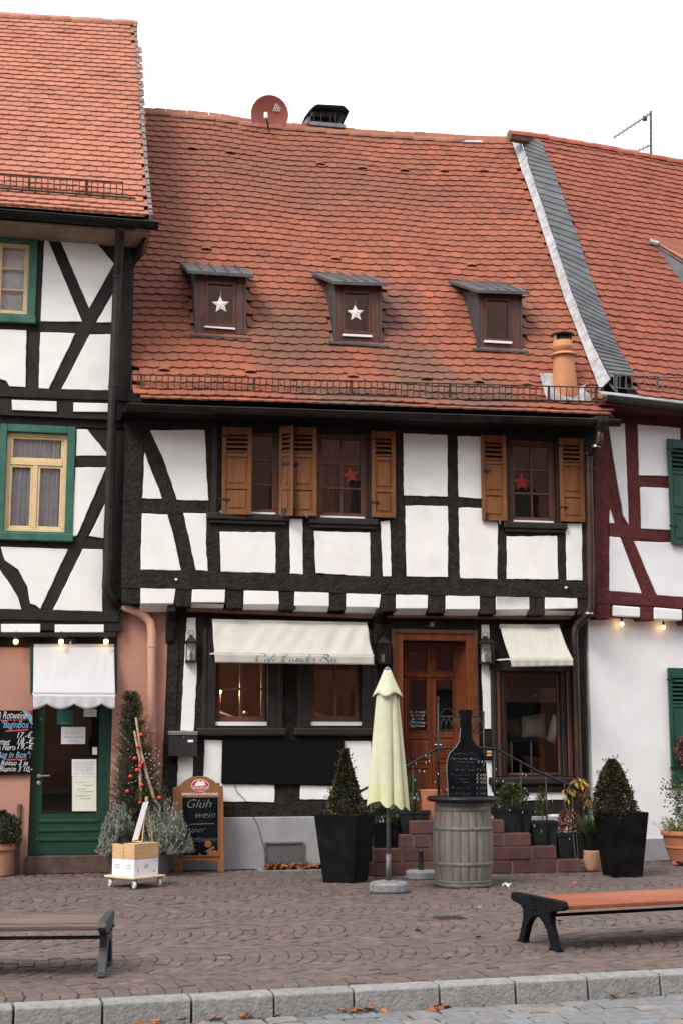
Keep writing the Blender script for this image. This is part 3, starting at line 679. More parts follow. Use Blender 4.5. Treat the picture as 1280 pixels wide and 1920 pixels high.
# flue pipe of clay with a collar
fp, fs_, fr_ = FLUE; fl = part('flue_pipe', HOUSE_C)
fb = ROOF_C.pt(fs_, fr_); kpx = FPX / (fb - CAMP).length
zz = lambda v: CAFE.sz(1055, v, CAFE.off(fb))[1]
axis = CAFE.w(CAFE.sz(1055, 735, CAFE.off(fb))[0], 0, CAFE.off(fb) - 0.02); axis.z = 0
lean = (CAFE.px(1052, 640, CAFE.off(fb)) - CAFE.px(1057, 735, CAFE.off(fb)))
rr = lambda px: px / kpx
def flp(v): 
    a = CAFE.px(1059 - (738 - v) * 0.055, v, CAFE.off(fb) - 0.02); return a
def ring_tube(vs_rs, name, mat, n=28):
    mb = MB(); prof = []
    mb.tube([flp(v) for v, r in vs_rs], [rr(r) for v, r in vs_rs], n); return mb.obj(name, mat, fl, smooth=True)
ring_tube([(760, 24), (735, 23.5), (700, 21), (664, 18.5)], 'pipe', 'clay_orange').modifiers.new('e', 'EDGE_SPLIT')
ring_tube([(668, 25), (667, 25), (662, 19)], 'collar', 'clay_orange')
ring_tube([(664, 18), (654, 18.5), (653, 19), (650, 19), (649, 18), (640, 17.5)], 'pipe_head', 'clay_orange')
for k in range(5):      # half cage of the cowl: two panels and thin posts below the cap
    a0 = R(150 + k * 24); p0, p1 = flp(641), flp(627); rad = rr(17)
    dv = lambda a: CAFE.d * math.cos(a) * rad - CAFE.n * math.sin(a) * rad * -1
    a1 = a0 + R(24)
    MB().add([p0 + dv(a0), p0 + dv(a1), p1 + dv(a1), p1 + dv(a0)], [(0, 1, 2, 3)]).obj('cowl_panel', 'clay_orange', fl, solid=0.012)
for an in (20, 60, 340):
    a0 = R(an); rad = rr(15.5); d_ = CAFE.d * math.cos(a0) * rad + CAFE.n * math.sin(a0) * rad
    MB().tube([flp(641) + d_, flp(627) + d_], 0.01, 6).obj('cowl_post', 'iron_rust', fl)
ring_tube([(641, 14), (632, 13.5)], 'flue_core', 'iron_black')
ring_tube([(629, 22), (628, 22), (625, 17), (624, 4)], 'cowl_cap', 'iron_rust')
# crumpled pale flashing round the flue
def fls(a, b):
    u = 1022 + a * (1104 - 1022) - 14 * b * (1 - a) ** 2 + 6 * math.sin(b * 7) * a - 10 * b * a; v = 756 - b * (36 + 14 * (1 - a) ** 3 + 8 * math.sin(a * 6)) + a * 3
    p, s, r = ROOF_C.hit(u, v); _, t, up, n = ROOF_C.frame(s, max(r, .003)); return p + n * (0.062 + .018 * math.sin(a * 23 + b * 9) * math.cos(b * 13 + a * 5))
MB().grid(fls, 16, 10).obj('flue_flashing', 'foil_white', roofC, smooth=True)
# gutter, fascia
gutC = gutter(HOUSE_C, CAFE, (238, 760), (1160, 790), 0.72, 0.075, 'gutter', 'gutter_brown')
gz = CAFE.sz(238, 760, .72); gz2 = CAFE.sz(1155, 789, .72)
mb = MB(); mb.prism([CAFE.w(-2.95, gz[1] - .02, .66), CAFE.w(3.5, gz2[1] - .02, .66), CAFE.w(3.5, gz2[1] - .02, -.1), CAFE.w(-2.95, gz[1] - .02, -.1)], (0, 0, -.05)); mb.obj('soffit', 'dark_board', HOUSE_C)
# snow guard standing above the eave
GO = CAFE.off(ROOF_C.hit(690, 744)[0]) + 0.05
snow_guard(HOUSE_C, CAFE, GO, (248, 702), (1130, 727), (246, 732), (1130, 753), 77, (0.02, .26, .465, .675, .885, .985), 'iron_rust')
# dormers
STAR_SPOTS = []
for (z, slab, a, b, tr, bl, pane, strip, base) in DORM:
    d = part('dormer', HOUSE_C)
    (bx0, by0), (bx1, by1) = q(z, [bl, b]); H = ROOF_C.hit((bx0 + bx1) / 2, (by0 + by1) / 2 + 4)[0]; od = CAFE.off(H) + 0.04
    F = [CAFE.px(u, v, od) for u, v in q(z, [a, tr, b, bl])]              # TL TR BR BL of the front
    pn = [CAFE.px(u, v, od) for u, v in q(z, pane)]
    # front frame around the pane
    mb = MB(); mb.prism([F[0], F[1], pn[1], pn[0]], -CAFE.n * .06); mb.prism([pn[3], pn[2], F[2], F[3]], -CAFE.n * .06); mb.prism([F[0], pn[0], pn[3], F[3]], -CAFE.n * .06); mb.prism([pn[1], F[1], F[2], pn[2]], -CAFE.n * .06)
    mb.obj('window_surround', 'frame_brown', d)
    cen = sum(pn, Vector()) / 4
    sash = [cen + (p - cen) * 1.10 + CAFE.n * .018 for p in pn]; ins = [cen + (p - cen) * 0.97 + CAFE.n * .018 for p in pn]
    mb = MB()
    for i in range(4): mb.prism([sash[i], sash[(i + 1) % 4], ins[(i + 1) % 4], ins[i]], -CAFE.n * .04)
    mb.obj('sash', 'frame_brown', d)
    MB().add([p - CAFE.n * .025 for p in pn], [(3, 2, 1, 0)]).obj('pane', 'glass_high', d)
    MB().prism([cen + (p - cen) * 1.25 - CAFE.n * .22 for p in pn], -CAFE.n * .01).obj('room_wall', 'interior_dark', d)
    pan(CAFE, z, strip, od + .035, .03, 'drip_strip', 'white_pvc', d)
    # corner posts in zinc
    for i, j in ((0, 3), (1, 2)):
        w = CAFE.d * (0.024 if i == 0 else -0.024); mb = MB(); mb.prism([F[i] - w * .2 + CAFE.n * .012, F[i] + w + CAFE.n * .012, F[j] + w + CAFE.n * .012, F[j] - w * .2 + CAFE.n * .012], -CAFE.n * .05); mb.obj('corner_trim', 'zinc_dark', d)
    sl = q(z, slab); fo = od + .13
    _n = ROOF_C.frame(0, .5)[3]; bL, bR = ROOF_C.hit(*sl[0])[0] + _n * .075, ROOF_C.hit(*sl[3])[0] + _n * .075; fL, fR = CAFE.px(sl[1][0], sl[1][1], fo), CAFE.px(sl[2][0], sl[2][1], fo)
    MB().prism([fL, fR, bR - CAFE.n * .1, bL - CAFE.n * .1], (0, 0, -.055)).obj('dormer_roof', 'zinc_slab', d, 0.006)
    for k in (.22, .42, .62, .82):
        MB().tube([fL.lerp(fR, k) + Vector((0, 0, .008)), bL.lerp(bR, k) + Vector((0, 0, .002))], 0.008, 6).obj('standing_seam', 'zinc_slab', d)
    # cheeks
    for i, j, bk in ((0, 3, bL), (1, 2, bR)):
        sgn = 1 if i == 0 else -1; top = F[i] + Vector((0, 0, .02)); bt = F[j].copy(); back = top + (bk - (fL if i == 0 else fR)) ; back.z = min(back.z, bk.z) - .02
        back = top - CAFE.n * max(.35, (bk - top).dot(-CAFE.n)); back.z = top.z + (.25 if i == 0 else .2)
        MB().prism([top, bt - Vector((0, 0, .1)), back - Vector((0, 0, .35)), back], CAFE.d * (.03 * sgn)).obj('cheek', 'zinc_dark', d)
    bs = [CAFE.px(u, v, od + .05) for u, v in q(z, base)]
    MB().prism([bs[0] - CAFE.n * .06 + Vector((0, 0, .03)), bs[1] - CAFE.n * .06 + Vector((0, 0, .03)), bs[2] + CAFE.n * .03, bs[3] + CAFE.n * .03], (0, 0, -.02)).obj('apron_flashing', 'zinc_dark', d)
    STAR_SPOTS.append((cen - CAFE.n * .05, od))

# ----------------------------------------------------------------- left house roof
ROOF_L = Roof(CAFE, 0.60, 4.2, [(-200, 372), (0, 391), (288, 413)], [(-200, 18), (0, 33), (258, 48)], c=0.04, w=0.07)
l1 = along(ROOF_L, (284, 413), (253, 48)); l0 = lambda r: l1(r) - 3.4
pmat('tile_left', (0.375, 0.158, 0.106), col2=(0.318, 0.127, 0.087), scale=1.2, rough=0.85, islcol=TILE_S, isl=0.05, spec=0.2, bump=0.25, bscale=70, stain=0.2, stain_col=(0.30, 0.13, 0.085), stain_scale=1.2)
roofL = deck(HOUSE_L, ROOF_L, l0, l1, 'dark_board')
tile_field(HOUSE_L, roofL, ROOF_L, l0, l1, 0.150, 'tile_left')
ridge_caps(roofL, ROOF_L, l0(1), l1(1), 'ridge_clay', r=0.085, step=0.33)
pmat('verge_grey', (0.17, 0.145, 0.135), var=0.2, scale=8, rough=0.8, isl=0.15)
# verge cover pieces down the right edge
nv = 34
for i in range(nv):
    r0, r1 = i / nv, (i + 1) / nv
    p0, t, up, n = ROOF_L.frame(l1(r0), max(r0, .003)); p1 = ROOF_L.pt(l1(r1), r1)
    a = [p0 + n * .072 - t * .02, p0 + n * .072 + t * .028, p1 + n * .055 + t * .028, p1 + n * .055 - t * .02]
    MB().prism(a, -n * .09).obj('verge_tile', 'verge_grey', roofL)
gutter(HOUSE_L, CAFE, (-220, 379), (297, 421), 0.70, 0.078, 'gutter', 'gutter_black')
za = CAFE.sz(0, 412, .62)[1]; s_end = CAFE.sz(283, 430, .62)[0]
zs = lambda s: interp([CAFE.sz(0, 412, .62), CAFE.sz(283, 433, .62)], s)
MB().prism([CAFE.w(-6, zs(-6), .62), CAFE.w(s_end, zs(s_end), .62), CAFE.w(s_end - .02, zs(s_end) - .06, 0), CAFE.w(-6, zs(-6) - .06, 0)], (0, 0, -.04)).obj('soffit', 'soffit_beige', HOUSE_L)
sgb = CAFE.sz(250, 560, .18)[0]
MB().prism([CAFE.w(s_end - .02, zs(s_end) - .01, .58), CAFE.w(s_end - .02, zs(s_end) - .01, -.2), CAFE.w(sgb + .01, zs(s_end) - .22, -.2), CAFE.w(sgb + .01, zs(s_end) - .22, .22)], -CAFE.d * .03).obj('eaves_bracket', 'dark_board', HOUSE_L)
GOL = CAFE.off(ROOF_L.hit(120, 366)[0]) + 0.05
snow_guard(HOUSE_L, CAFE, GOL, (-120, 316), (231, 342), (-120, 347), (230, 372), 30, (.15, .50, .81), 'iron_rust')

# ----------------------------------------------------------------- right house roof with its slate verge
ROOF_R = Roof(RED, 0.50, 3.6, [(1130, 738), (1280, 753), (1400, 766)], [(958, 250), (1100, 275), (1280, 308), (1500, 350)], c=0.02, w=0.06)
r0_ = along(ROOF_R, (1168, 742), (990, 256)); r1_ = lambda r: r0_(r) + 3.6
pmat('tile_right', (0.258, 0.082, 0.053), col2=(0.210, 0.067, 0.046), scale=1.2, rough=0.85, islcol=TILE_S, isl=0.06, spec=0.2, bump=0.25, bscale=70, stain=0.35, stain_col=(0.20, 0.075, 0.055), stain_scale=0.9)
roofR = deck(HOUSE_R, ROOF_R, lambda r: r0_(r) + .10, r1_, 'dark_board')
tile_field(HOUSE_R, roofR, ROOF_R, r0_, r1_, 0.150, 'tile_right', skip=lambda u, v, p: u < u_at(SI, v) + 2, wav=0.008)
pmat('ridge_clay_red', (0.335, 0.085, 0.05), col2=(0.24, 0.065, 0.042), scale=6, rough=0.85, isl=0.1)
sv0 = RED.sz(953, 244, ROOF_R.oe - ROOF_R.run)[0]
ridge_caps(roofR, ROOF_R, sv0, sv0 + 4.6, 'ridge_clay_red', r=0.10, step=0.33)
# the pixel lines of the verge: lead outer, lead inner, slate inner
def lerp2(a, b, k): return (a[0] + (b[0] - a[0]) * k, a[1] + (b[1] - a[1]) * k)
def poly_at(pts, k):
    n = len(pts) - 1; x = min(k * n, n - 1e-6); i = int(x); return lerp2(pts[i], pts[i + 1], x - i)
def cafe_up(uv, h):
    P, s, r = ROOF_C.hit(*uv); r = max(r, .003); _, t, up, n = ROOF_C.frame(s, r); return P + n * h
def red_up(uv, h):
    P, s, r = ROOF_R.hit(*uv); r = max(r, .003); _, t, up, n = ROOF_R.frame(s, r); return P + n * h
nl = 9
for i in range(nl):                          # lead pieces, each overlapping the one below
    k0, k1 = i / nl, (i + 1.06) / nl; mb = MB(); pts = []
    for k in (k0, (k0 + k1) / 2, k1): pts.append((cafe_up(poly_at(LO, min(k, 1)), .065), cafe_up(poly_at(LI, min(k, 1)), .15 + .012 * (1 if k == k0 else 0))))
    vs = [p for ab in pts for p in ab]; mb.add(vs, [(0, 1, 3, 2), (2, 3, 5, 4)]); mb.obj('lead_flashing', 'foil_white', roofR, solid=0.014)
ns = 46
for i in range(ns):                          # courses of slate
    for h in (0,):
        k0, k1 = (i - .12) / ns, (i + 1.1) / ns; k0 = max(k0, 0); k1 = min(k1, 1)
        def sp(k, a, lift):
            A_ = cafe_up(poly_at(LI, k), .17); B_ = red_up(poly_at(SI, k), .085); p = A_.lerp(B_, a); return p + Vector((-.15, -.7, .6)) * lift
        a0, a1 = -.02, 1.0 + random.uniform(-.02, .03)
        sk = 0.018 * (a1 - a0)
        quad = [sp(k0, a0, .030), sp(max(0, k0 - sk), a1, .030), sp(max(0, k1 - sk), a1, .012), sp(k1, a0, .012)]
        MB().add(quad, [(0, 1, 2, 3)]).obj('slate', 'slate', roofR, solid=0.012)
mb = MB()                                    # masonry of the party wall under the verge
for i in range(20):
    ks = [i / 20, (i + 1) / 20]; a = [cafe_up(poly_at(LO, k), .05) for k in ks]; b = [red_up(poly_at(SI, k), 0.0) for k in ks]
    dn = Vector((.1, .9, -.4)) * 0.25
    mb.add([a[0], a[1], a[1] + dn, a[0] + dn], [(0, 1, 2, 3)])
mb.obj('party_wall', 'mortar', HOUSE_R)
gutter(HOUSE_R, RED, (1133, 743), (1420, 778), 0.60, 0.075, 'gutter', 'zinc_dark')
A, B = RED.px(1128, 738, .62), RED.px(1420, 770, .62)
MB().prism([A, B, B - RED.n * .12 + Vector((0, 0, .07)), A - RED.n * .12 + Vector((0, 0, .07))], (0, 0, -.015)).obj('eaves_flashing', 'foil_white', HOUSE_R)
zr0 = RED.sz(1140, 752, .6)[1]
MB().prism([RED.w(-.02, zr0, .58), RED.w(3.2, zr0, .58), RED.w(3.2, zr0, -.1), RED.w(-.02, zr0, -.1)], (0, 0, -.05)).obj('soffit', 'timber_red', HOUSE_R)
GOR = RED.off(ROOF_R.hit(1220, 733)[0]) + .05
snow_guard(HOUSE_R, RED, GOR, (1150, 703), (1400, 712), (1150, 727), (1400, 744), 22, (.02, .33, .7), 'iron_grey')
# side cheek of a dormer that begins at the right edge
d = part('dormer', HOUSE_R)
tip = red_up((1213, 455), .06); e1 = RED.px(1285, 490, RED.off(tip) + .42); edge = (e1 - tip) * 2.6
up1 = red_up((1292, 458), .05); rise = (up1 - tip) * 2.6
nrow = 7
for i in range(nrow):                         # courses of tiles on the small dormer roof, each lapping the next
    a, b = i / nrow, (i + 1.25) / nrow; w = lambda k: tip + edge + (rise - edge) * k
    L0, L1 = tip.lerp(tip + edge, 1.0), None
    q0, q1 = tip + (edge * (1 - a) + rise * a) * .0, tip + (edge * (1 - a) + rise * a)
    q2, q3 = tip + (edge * (1 - min(b, 1)) + rise * min(b, 1)), tip + (edge * (1 - min(b, 1)) + rise * min(b, 1)) * .0
    MB().prism([q0 + Vector((0, 0, .03)), q1 + Vector((0, 0, .03)), q2 + Vector((0, 0, .012))], (0, 0, -.022)).obj('tile_course', 'tile_left' if i == 0 else 'tile_right', d)
MB().prism([tip - Vector((0, 0, .01)), tip + edge - Vector((0, 0, .01)), tip + edge - Vector((0, 0, .075)), tip - Vector((0, 0, .05))], -RED.n * .06).obj('mortar_edge', 'mortar', d)
foot = red_up((1290, 560), .03)
MB().prism([tip - Vector((0, 0, .06)), tip + edge - Vector((0, 0, .08)) - RED.n * .05, tip + edge - Vector((0, 0, 1.9)) - RED.n * .05, foot], -RED.n * .04).obj('cheek', 'slate', d)
MB().tube([red_up((1214, 458), .06), red_up((1229, 466), .09)], .045, 8).obj('dormer_flashing', 'lead', d)
# ================================================================= cafe house walls
OU = 0.25                                      # upper floor stands out over the street
ZJ = CAFE.sz(660, 1140, OU)[1]                 # underside of the jetty
ZTOP = CAFE.sz(660, 790, OU)[1] + .25
SL, SR = CAFE.sz(232, 1080, OU)[0], CAFE.sz(1112, 1080, OU)[0]
PF, TFR = 0.020, 0.010                         # infill panels stand a little proud of the timbers
# windows of the upper floor: outer casing (photo px), pane area, rows, columns
UW = [((484, 800), (520, 968), 2, 3), ((594, 808), (690, 976), 2, 3), ((956, 822), (1040, 982), 2, 3)]
UWIN = [((408, 800), (524, 966)), ((594, 808), (690, 974)), ((953, 822), (1044, 982))]
hl = [hole(CAFE, 'P', a, b, OU) for a, b in UWIN]
wallU = holes_wall(CAFE, SL, SR, ZJ + .02, ZTOP, OU - .002, .16, hl, 'upper_wall', 'timber_black', HOUSE_C)
TB = 'timber_black'
tim = [([(253, 803), (246, 1075)], 36), ([(398, 800), (399, 1078)], 28), ([(531, 985), (531, 1082)], 28), ([(580, 965), (580, 1082)], 24), ([(703, 970), (706, 1088)], 22),
       ([(746, 805), (745, 1090)], 26), ([(849, 808), (850, 1090)], 21), ([(941, 975), (941, 1092)], 20), ([(1053, 980), (1053, 1094)], 18), ([(1100, 800), (1101, 1098)], 24),
       ([(262, 949), (390, 950)], 26), ([(405, 991), (530, 993)], 14), ([(585, 988), (700, 993)], 14), ([(752, 940), (905, 944)], 17), ([(948, 998), (1060, 1001)], 12),
       ([(269, 806), (304, 897), (323, 952), (342, 1018), (355, 1072)], 27)]
for i, (pts, w) in enumerate(tim):
    horiz = abs(pts[0][0] - pts[-1][0]) > abs(pts[0][1] - pts[-1][1])
    if horiz:
        m = pts[0]; a = CAFE.px(m[0], m[1] - w / 2, OU); b = CAFE.px(m[0], m[1] + w / 2, OU); w = w * 1.0
    beam(CAFE, pts, w, OU + TFR - .0022 * (i % 4), .04, 'timber', TB, wallU)
beam(CAFE, [(228, 1086), (500, 1091), (660, 1097), (830, 1101), (1118, 1107)], 32, OU + .018, .07, 'sill_beam', TB, wallU)
beam(CAFE, [(232, 792), (660, 802), (1115, 808)], 22, OU + .014, .06, 'top_plate', TB, wallU)
# joist ends between the jetty infills
jo_c = [(247, 1117), (344, 1122), (440, 1125), (540, 1128), (633, 1129), (728, 1131), (818, 1134), (915, 1136), (1006, 1138), (1098, 1138)]
for i, (u, v) in enumerate(jo_c):
    w = 15 if i else 18; P = [CAFE.px(u - w, v - 19, OU + .008), CAFE.px(u + w, v - 19, OU + .008), CAFE.px(u + w, v + 16, OU + .008), CAFE.px(u - w, v + 16, OU + .008)]
    MB().prism(P, -CAFE.n * .55).obj('joist_end', TB, wallU, 0.012)
PU = [('A', [(180, 135), (478, 133), (485, 300), (497, 520), (328, 515), (255, 300)]), ('A', [(150, 255), (247, 510), (138, 508)]), ('A', [(135, 590), (275, 595), (313, 735), (350, 900), (128, 897)]),
      ('A', [(362, 588), (486, 590), (486, 780), (496, 903), (430, 900)]), ('A', [(560, 690), (863, 692), (865, 915), (566, 908)]), ('A', [(940, 617), (1010, 617), (1015, 922), (944, 918)]),
      ('P', [(589.5, 995.8), (693.6, 998.4), (693.6, 1081.3), (592.3, 1074.5)]), ('B', [(313, 735), (373, 728), (383, 1080), (330, 1080)]), ('B', [(457, 177), (735, 185), (737, 578), (460, 570)]),
      ('B', [(470, 632), (737, 635), (740, 760), (737, 1085), (478, 1082)]), ('B', [(800, 192), (965, 195), (968, 590), (805, 580)]), ('B', [(806, 645), (968, 650), (970, 728), (1054, 735), (1050, 1097), (816, 1092)]),
      ('C', [(168, 828), (485, 824), (491, 1100), (168, 1097)]), ('C', [(538, 745), (640, 746), (645, 1105), (545, 1103)])]
for z, pts in PU: pan(CAFE, z, pts, OU + PF, .03, 'infill_panel', 'plaster', wallU, .006, rough=.0045, seg=2)
PJ = [('A', [(128, 993), (320, 993), (308, 1080), (128, 1080)]), ('A', [(410, 1003), (590, 1003), (586, 1073), (405, 1073)]), ('A', [(692, 1010), (880, 1013), (884, 1085), (690, 1085)]),
      ('A', [(968, 1015), (1155, 1018), (1155, 1095), (965, 1092)]), ('B', [(97, 1187), (316, 1190), (305, 1275), (97, 1272)]), ('B', [(410, 1190), (612, 1196), (610, 1282), (410, 1282)]),
      ('B', [(724, 1193), (938, 1200), (940, 1287), (724, 1287)]), ('B', [(1041, 1205), (1250, 1205), (1252, 1287), (1041, 1290)]), ('C', [(99, 1205), (305, 1205), (308, 1287), (99, 1287)]), ('C', [(408, 1205), (610, 1205), (613, 1280), (408, 1285)])]
for z, pts in PJ:
    P = [CAFE.px(u, v, OU + .016) for u, v in q(z, pts)]; dn = Vector((0, 0, -.10)) - CAFE.n * .16
    # face plus the coved underside running back to the wall below
    mb = MB(); vs = P + [P[3] + dn, P[2] + dn, P[0] - CAFE.n * .2, P[1] - CAFE.n * .2]
    mb.add(vs, [(0, 1, 2, 3), (3, 2, 5, 4), (4, 5, 7, 6), (6, 7, 1, 0), (0, 3, 4, 6), (1, 7, 5, 2)]); mb.obj('infill_panel', 'plaster', wallU, .006, seg=2)
for (u, v) in [(331, 1087), (1060, 1102)]:
    MB().lathe([(.018, 0), (.018, .02), (.008, .03)], CAFE.px(u, v, OU + .018), 10, M=Matrix.Rotation(R(90), 3, 'X')).obj('tie_bolt', 'white_pvc', wallU)
def casement(house, pl, off, a, b, rows, cols, mat, fw=0.05, bar=0.026, glass='glass', back=None, depth=.06, split=None, inset=0.0, backoff=.25, z='P'):
    """a window: frame, glazing bars and a pane in every light"""
    e = part('window', house); (s0, s1, z0, z1) = hole(pl, z, a, b, off)
    o = off - inset; mb = MB()
    for rc in ((s0, s1, z0, z0 + fw), (s0, s1, z1 - fw, z1), (s0, s0 + fw, z0 + fw, z1 - fw), (s1 - fw, s1, z0 + fw, z1 - fw)): rect(pl, *rc, o, depth, mb)
    mb.obj('frame', mat, e, .006)
    S = [s0 + fw + (s1 - s0 - 2 * fw) * i / cols for i in range(cols + 1)]; Z = [z0 + fw + (z1 - z0 - 2 * fw) * i / rows for i in range(rows + 1)] if not split else [z0 + fw + (z1 - z0 - 2 * fw) * k for k in split]
    for s in S[1:-1]: rect(pl, s - bar / 2, s + bar / 2, z0 + fw, z1 - fw, o - .012, depth * .6).obj('glazing_bar', mat, e)
    for zz_ in Z[1:-1]: rect(pl, s0 + fw, s1 - fw, zz_ - bar / 2, zz_ + bar / 2, o - .014, depth * .55).obj('glazing_bar', mat, e)
    for i in range(len(S) - 1):
        for j in range(len(Z) - 1):
            rect(pl, S[i], S[i + 1], Z[j], Z[j + 1], o - .036 - random.uniform(0, .0015), .004).obj('pane', glass, e)
    if back: rect(pl, s0 - .3, s1 + .4, z0 - .25, z1 + .35, o - backoff, .02).obj('room_wall', back, e)
    return e, (s0, s1, z0, z1)
def curtain(e, pl, off, rc, mat, folds=14, amp=.02, s=(0, 1)):
    s0, s1, z0, z1 = rc; a0, a1 = s0 + (s1 - s0) * s[0], s0 + (s1 - s0) * s[1]
    return MB().grid(lambda a, b: pl.w(a0 + (a1 - a0) * a, z0 + (z1 - z0) * b, off + amp * math.sin(a * folds * 6.283) + amp * .4 * math.sin(a * folds * 2.6 * 6.283 + b * 2)), 90, 4).obj('curtain', mat, e, smooth=True)
for (a, b) in UWIN:
    e, rc = casement(HOUSE_C, CAFE, OU, a, b, 3, 2, 'frame_brown', glass='glass_mid', inset=.05, back='interior_dark', backoff=.5, fw=.085 if a[0] > 500 else .085)
    (u0, v0), (u1, v1) = a, b
    if a[0] > 500: curtain(e, CAFE, OU - .2, rc, 'curtain_brown', 5, .02, (0, .42) if a[0] < 700 else (0.0, .28))
    s0, s1, z0, z1 = rc
    rect(CAFE, s0 + .05, s1 - .05, z0 + .005, z0 + .035, OU - .01, .04).obj('drip_strip', 'white_pvc', e)
    # dark casing and sill
    rect(CAFE, s0 - .07, s0 + .004, z0, z1, OU + .028, .06).obj('casing', 'frame_dark', e, .005); rect(CAFE, s1 - .004, s1 + .07, z0, z1, OU + .028, .06).obj('casing', 'frame_dark', e, .005)
    rect(CAFE, s0 - .12, s1 + .12, z0 - .085, z0, OU + .075, .13).obj('sill', 'frame_dark', e, .012, seg=2)
    rect(CAFE, s0 - .09, s1 + .09, z0 - .135, z0 - .085, OU + .05, .08).obj('sill_moulding', 'frame_dark', e, .01)
def shutter(house, pl, off, a, b, mat, latch=0, tilt=0.0, narrow=False, louvre=4):
    e = part('shutter', house); (s0, s1, z0, z1) = hole(pl, 'P', a, b, off); w = s1 - s0; h = z1 - z0; fw = .055 if not narrow else .035; o = off
    T = lambda s, z, k: pl.w(s, z, o + k + tilt * (s - s0))
    def bx(sa, sb, za, zb, k, d, nm, m=mat, bev=.004): MB().prism([T(sa, za, k), T(sb, za, k), T(sb, zb, k), T(sa, zb, k)], -pl.n * d).obj(nm, m, e, bev)
    bx(s0, s0 + fw, z0, z1, 0, .035, 'stile'); bx(s1 - fw, s1, z0, z1, 0, .035, 'stile')
    zl0 = z0 + h * .70; zl1 = z1 - h * .085
    for za, zb in ((z0, z0 + .06), (z0 + h * .29, z0 + h * .335), (zl0 - .05, zl0), (zl1, z1)): bx(s0 + fw, s1 - fw, za, zb, -.002, .031, 'rail')
    for za, zb in ((z0 + .06, z0 + h * .29), (z0 + h * .335, zl0 - .05)):
        bx(s0 + fw, s1 - fw, za, zb, -.016, .012, 'panel'); bx(s0 + fw + .025, s1 - fw - .025, za + .03, zb - .03, -.006, .012, 'raised_field', mat, .008)
    bx(s0 + fw, s1 - fw, zl0, zl1, -.031, .004, 'louvre_back', 'dark_board', 0)
    n = louvre; st = (zl1 - zl0) / n
    for i in range(n):
        za = zl0 + i * st + st * .12
        A = [T(s0 + fw - .012, za, .006), T(s1 - fw + .012, za, .006), T(s1 - fw + .012, za + st * .42, -.024), T(s0 + fw - .012, za + st * .42, -.024)]
        MB().prism(A, Vector((0, 0, st * .16))).obj('louvre', mat, e)
    for zz_ in (z0 + h * .17, z0 + h * .9):
        hs_ = s1 if latch == 1 else s0
        if latch != 1: bx(s0 - .035, s0 + .10, zz_ - .012, zz_ + .012, .006, .008, 'strap_hinge', 'iron_black', 0)
    if latch:
        zz_ = z0 + h * .58; bx(s0 + .03, s0 + .11, zz_ - .02, zz_ + .02, .012, .015, 'latch', 'iron_black', .003); bx(s0 + .04, s0 + .075, z0 + .01, z0 + .11, .010, .012, 'bolt', 'iron_black', .003)
    return e
for a, b, lt, tl, nr in [((418, 800), (471, 966), 0, .10, False), ((524, 800), (546, 970), 1, .9, True), ((545, 800), (593, 969), 1, .12, False), ((696, 807), (742, 971), 0, .0, False), ((901, 815), (950, 977), 1, .05, False), ((1047, 820), (1097, 979), 0, .0, False)]:
    shutter(HOUSE_C, CAFE, OU + (.075 if not nr else .05), a, b, 'shutter_wood', lt, tl, nr)
for (u, v) in [(576, 966), (937, 978)]:
    MB().tube([CAFE.px(u, v, OU + .06), CAFE.px(u, v + 4, OU + .11), CAFE.px(u - 1, v - 3, OU + .13)], .011, 6).obj('shutter_stay', 'metal_silver', HOUSE_C)

# ----------------------------------------------------------------- cafe ground floor
GW = [hole(CAFE, 'G5', (328, 190), (606, 690), 0), hole(CAFE, 'G5', (866, 190), (1145, 690), 0)]
# the display window and the door opening, in wall coordinates
DW = hole(CAFE, 'G7', (808, 335), (1140, 925), 0)
DO = hole(CAFE, 'G7', (222, 155), (600, 1160), 0)
ZL = 0.66                                       # landing in front of the door
DO = (DO[0], DO[1], ZL, DO[3])
SGL = CAFE.sz(312, 1400, 0)[0]; SGR = CAFE.sz(1096, 1400, 0)[0]
ZPL = CAFE.sz(500, 1533, 0)[1]                  # top of the plinth
wallG = holes_wall(CAFE, SGL, SGR, ZPL, ZJ + .05, -.002, .30, [GW[0], GW[1], DW, DO], 'ground_floor_wall', TB, HOUSE_C)
rect(CAFE, SGL, CAFE.sz(735, 1500, 0)[0], 0, ZPL + .01, .03, .3).obj('plinth', 'plaster_grey', HOUSE_C, .01)
rect(CAFE, DO[1] + .02, SGR, 0, ZPL - .02, .03, .3).obj('plinth', 'plaster_grey', HOUSE_C, .01)
rect(CAFE, DO[0] - .3, DO[1] + .02, 0, ZL, -.02, .3).obj('plinth', 'stone_red', HOUSE_C)
def slant(pts, w, off=.008, mat=TB, pl=CAFE, par=None): return beam(pl, pts, w, off, .04, 'timber', mat, par or wallG)
gt = [([(328, 1140), (322, 1300), (312, 1530)], 22), ([(377, 1140), (374, 1380), (370, 1470)], 24), ([(545, 1240), (545, 1390)], 40), ([(390, 1165), (392, 1380)], 10), ([(716, 1150), (716, 1540)], 26),
      ([(891, 1150), (895, 1520)], 8), ([(932, 1160), (936, 1500)], 24), ([(1085, 1160), (1090, 1580)], 22), ([(400, 1378), (700, 1382)], 14), ([(400, 1517), (700, 1517)], 28), ([(925, 1520), (1090, 1516)], 26), ([(525, 1480), (525, 1508)], 46)]
for i, (pts, w) in enumerate(gt): slant(pts, w, .010 - .0023 * (i % 4))
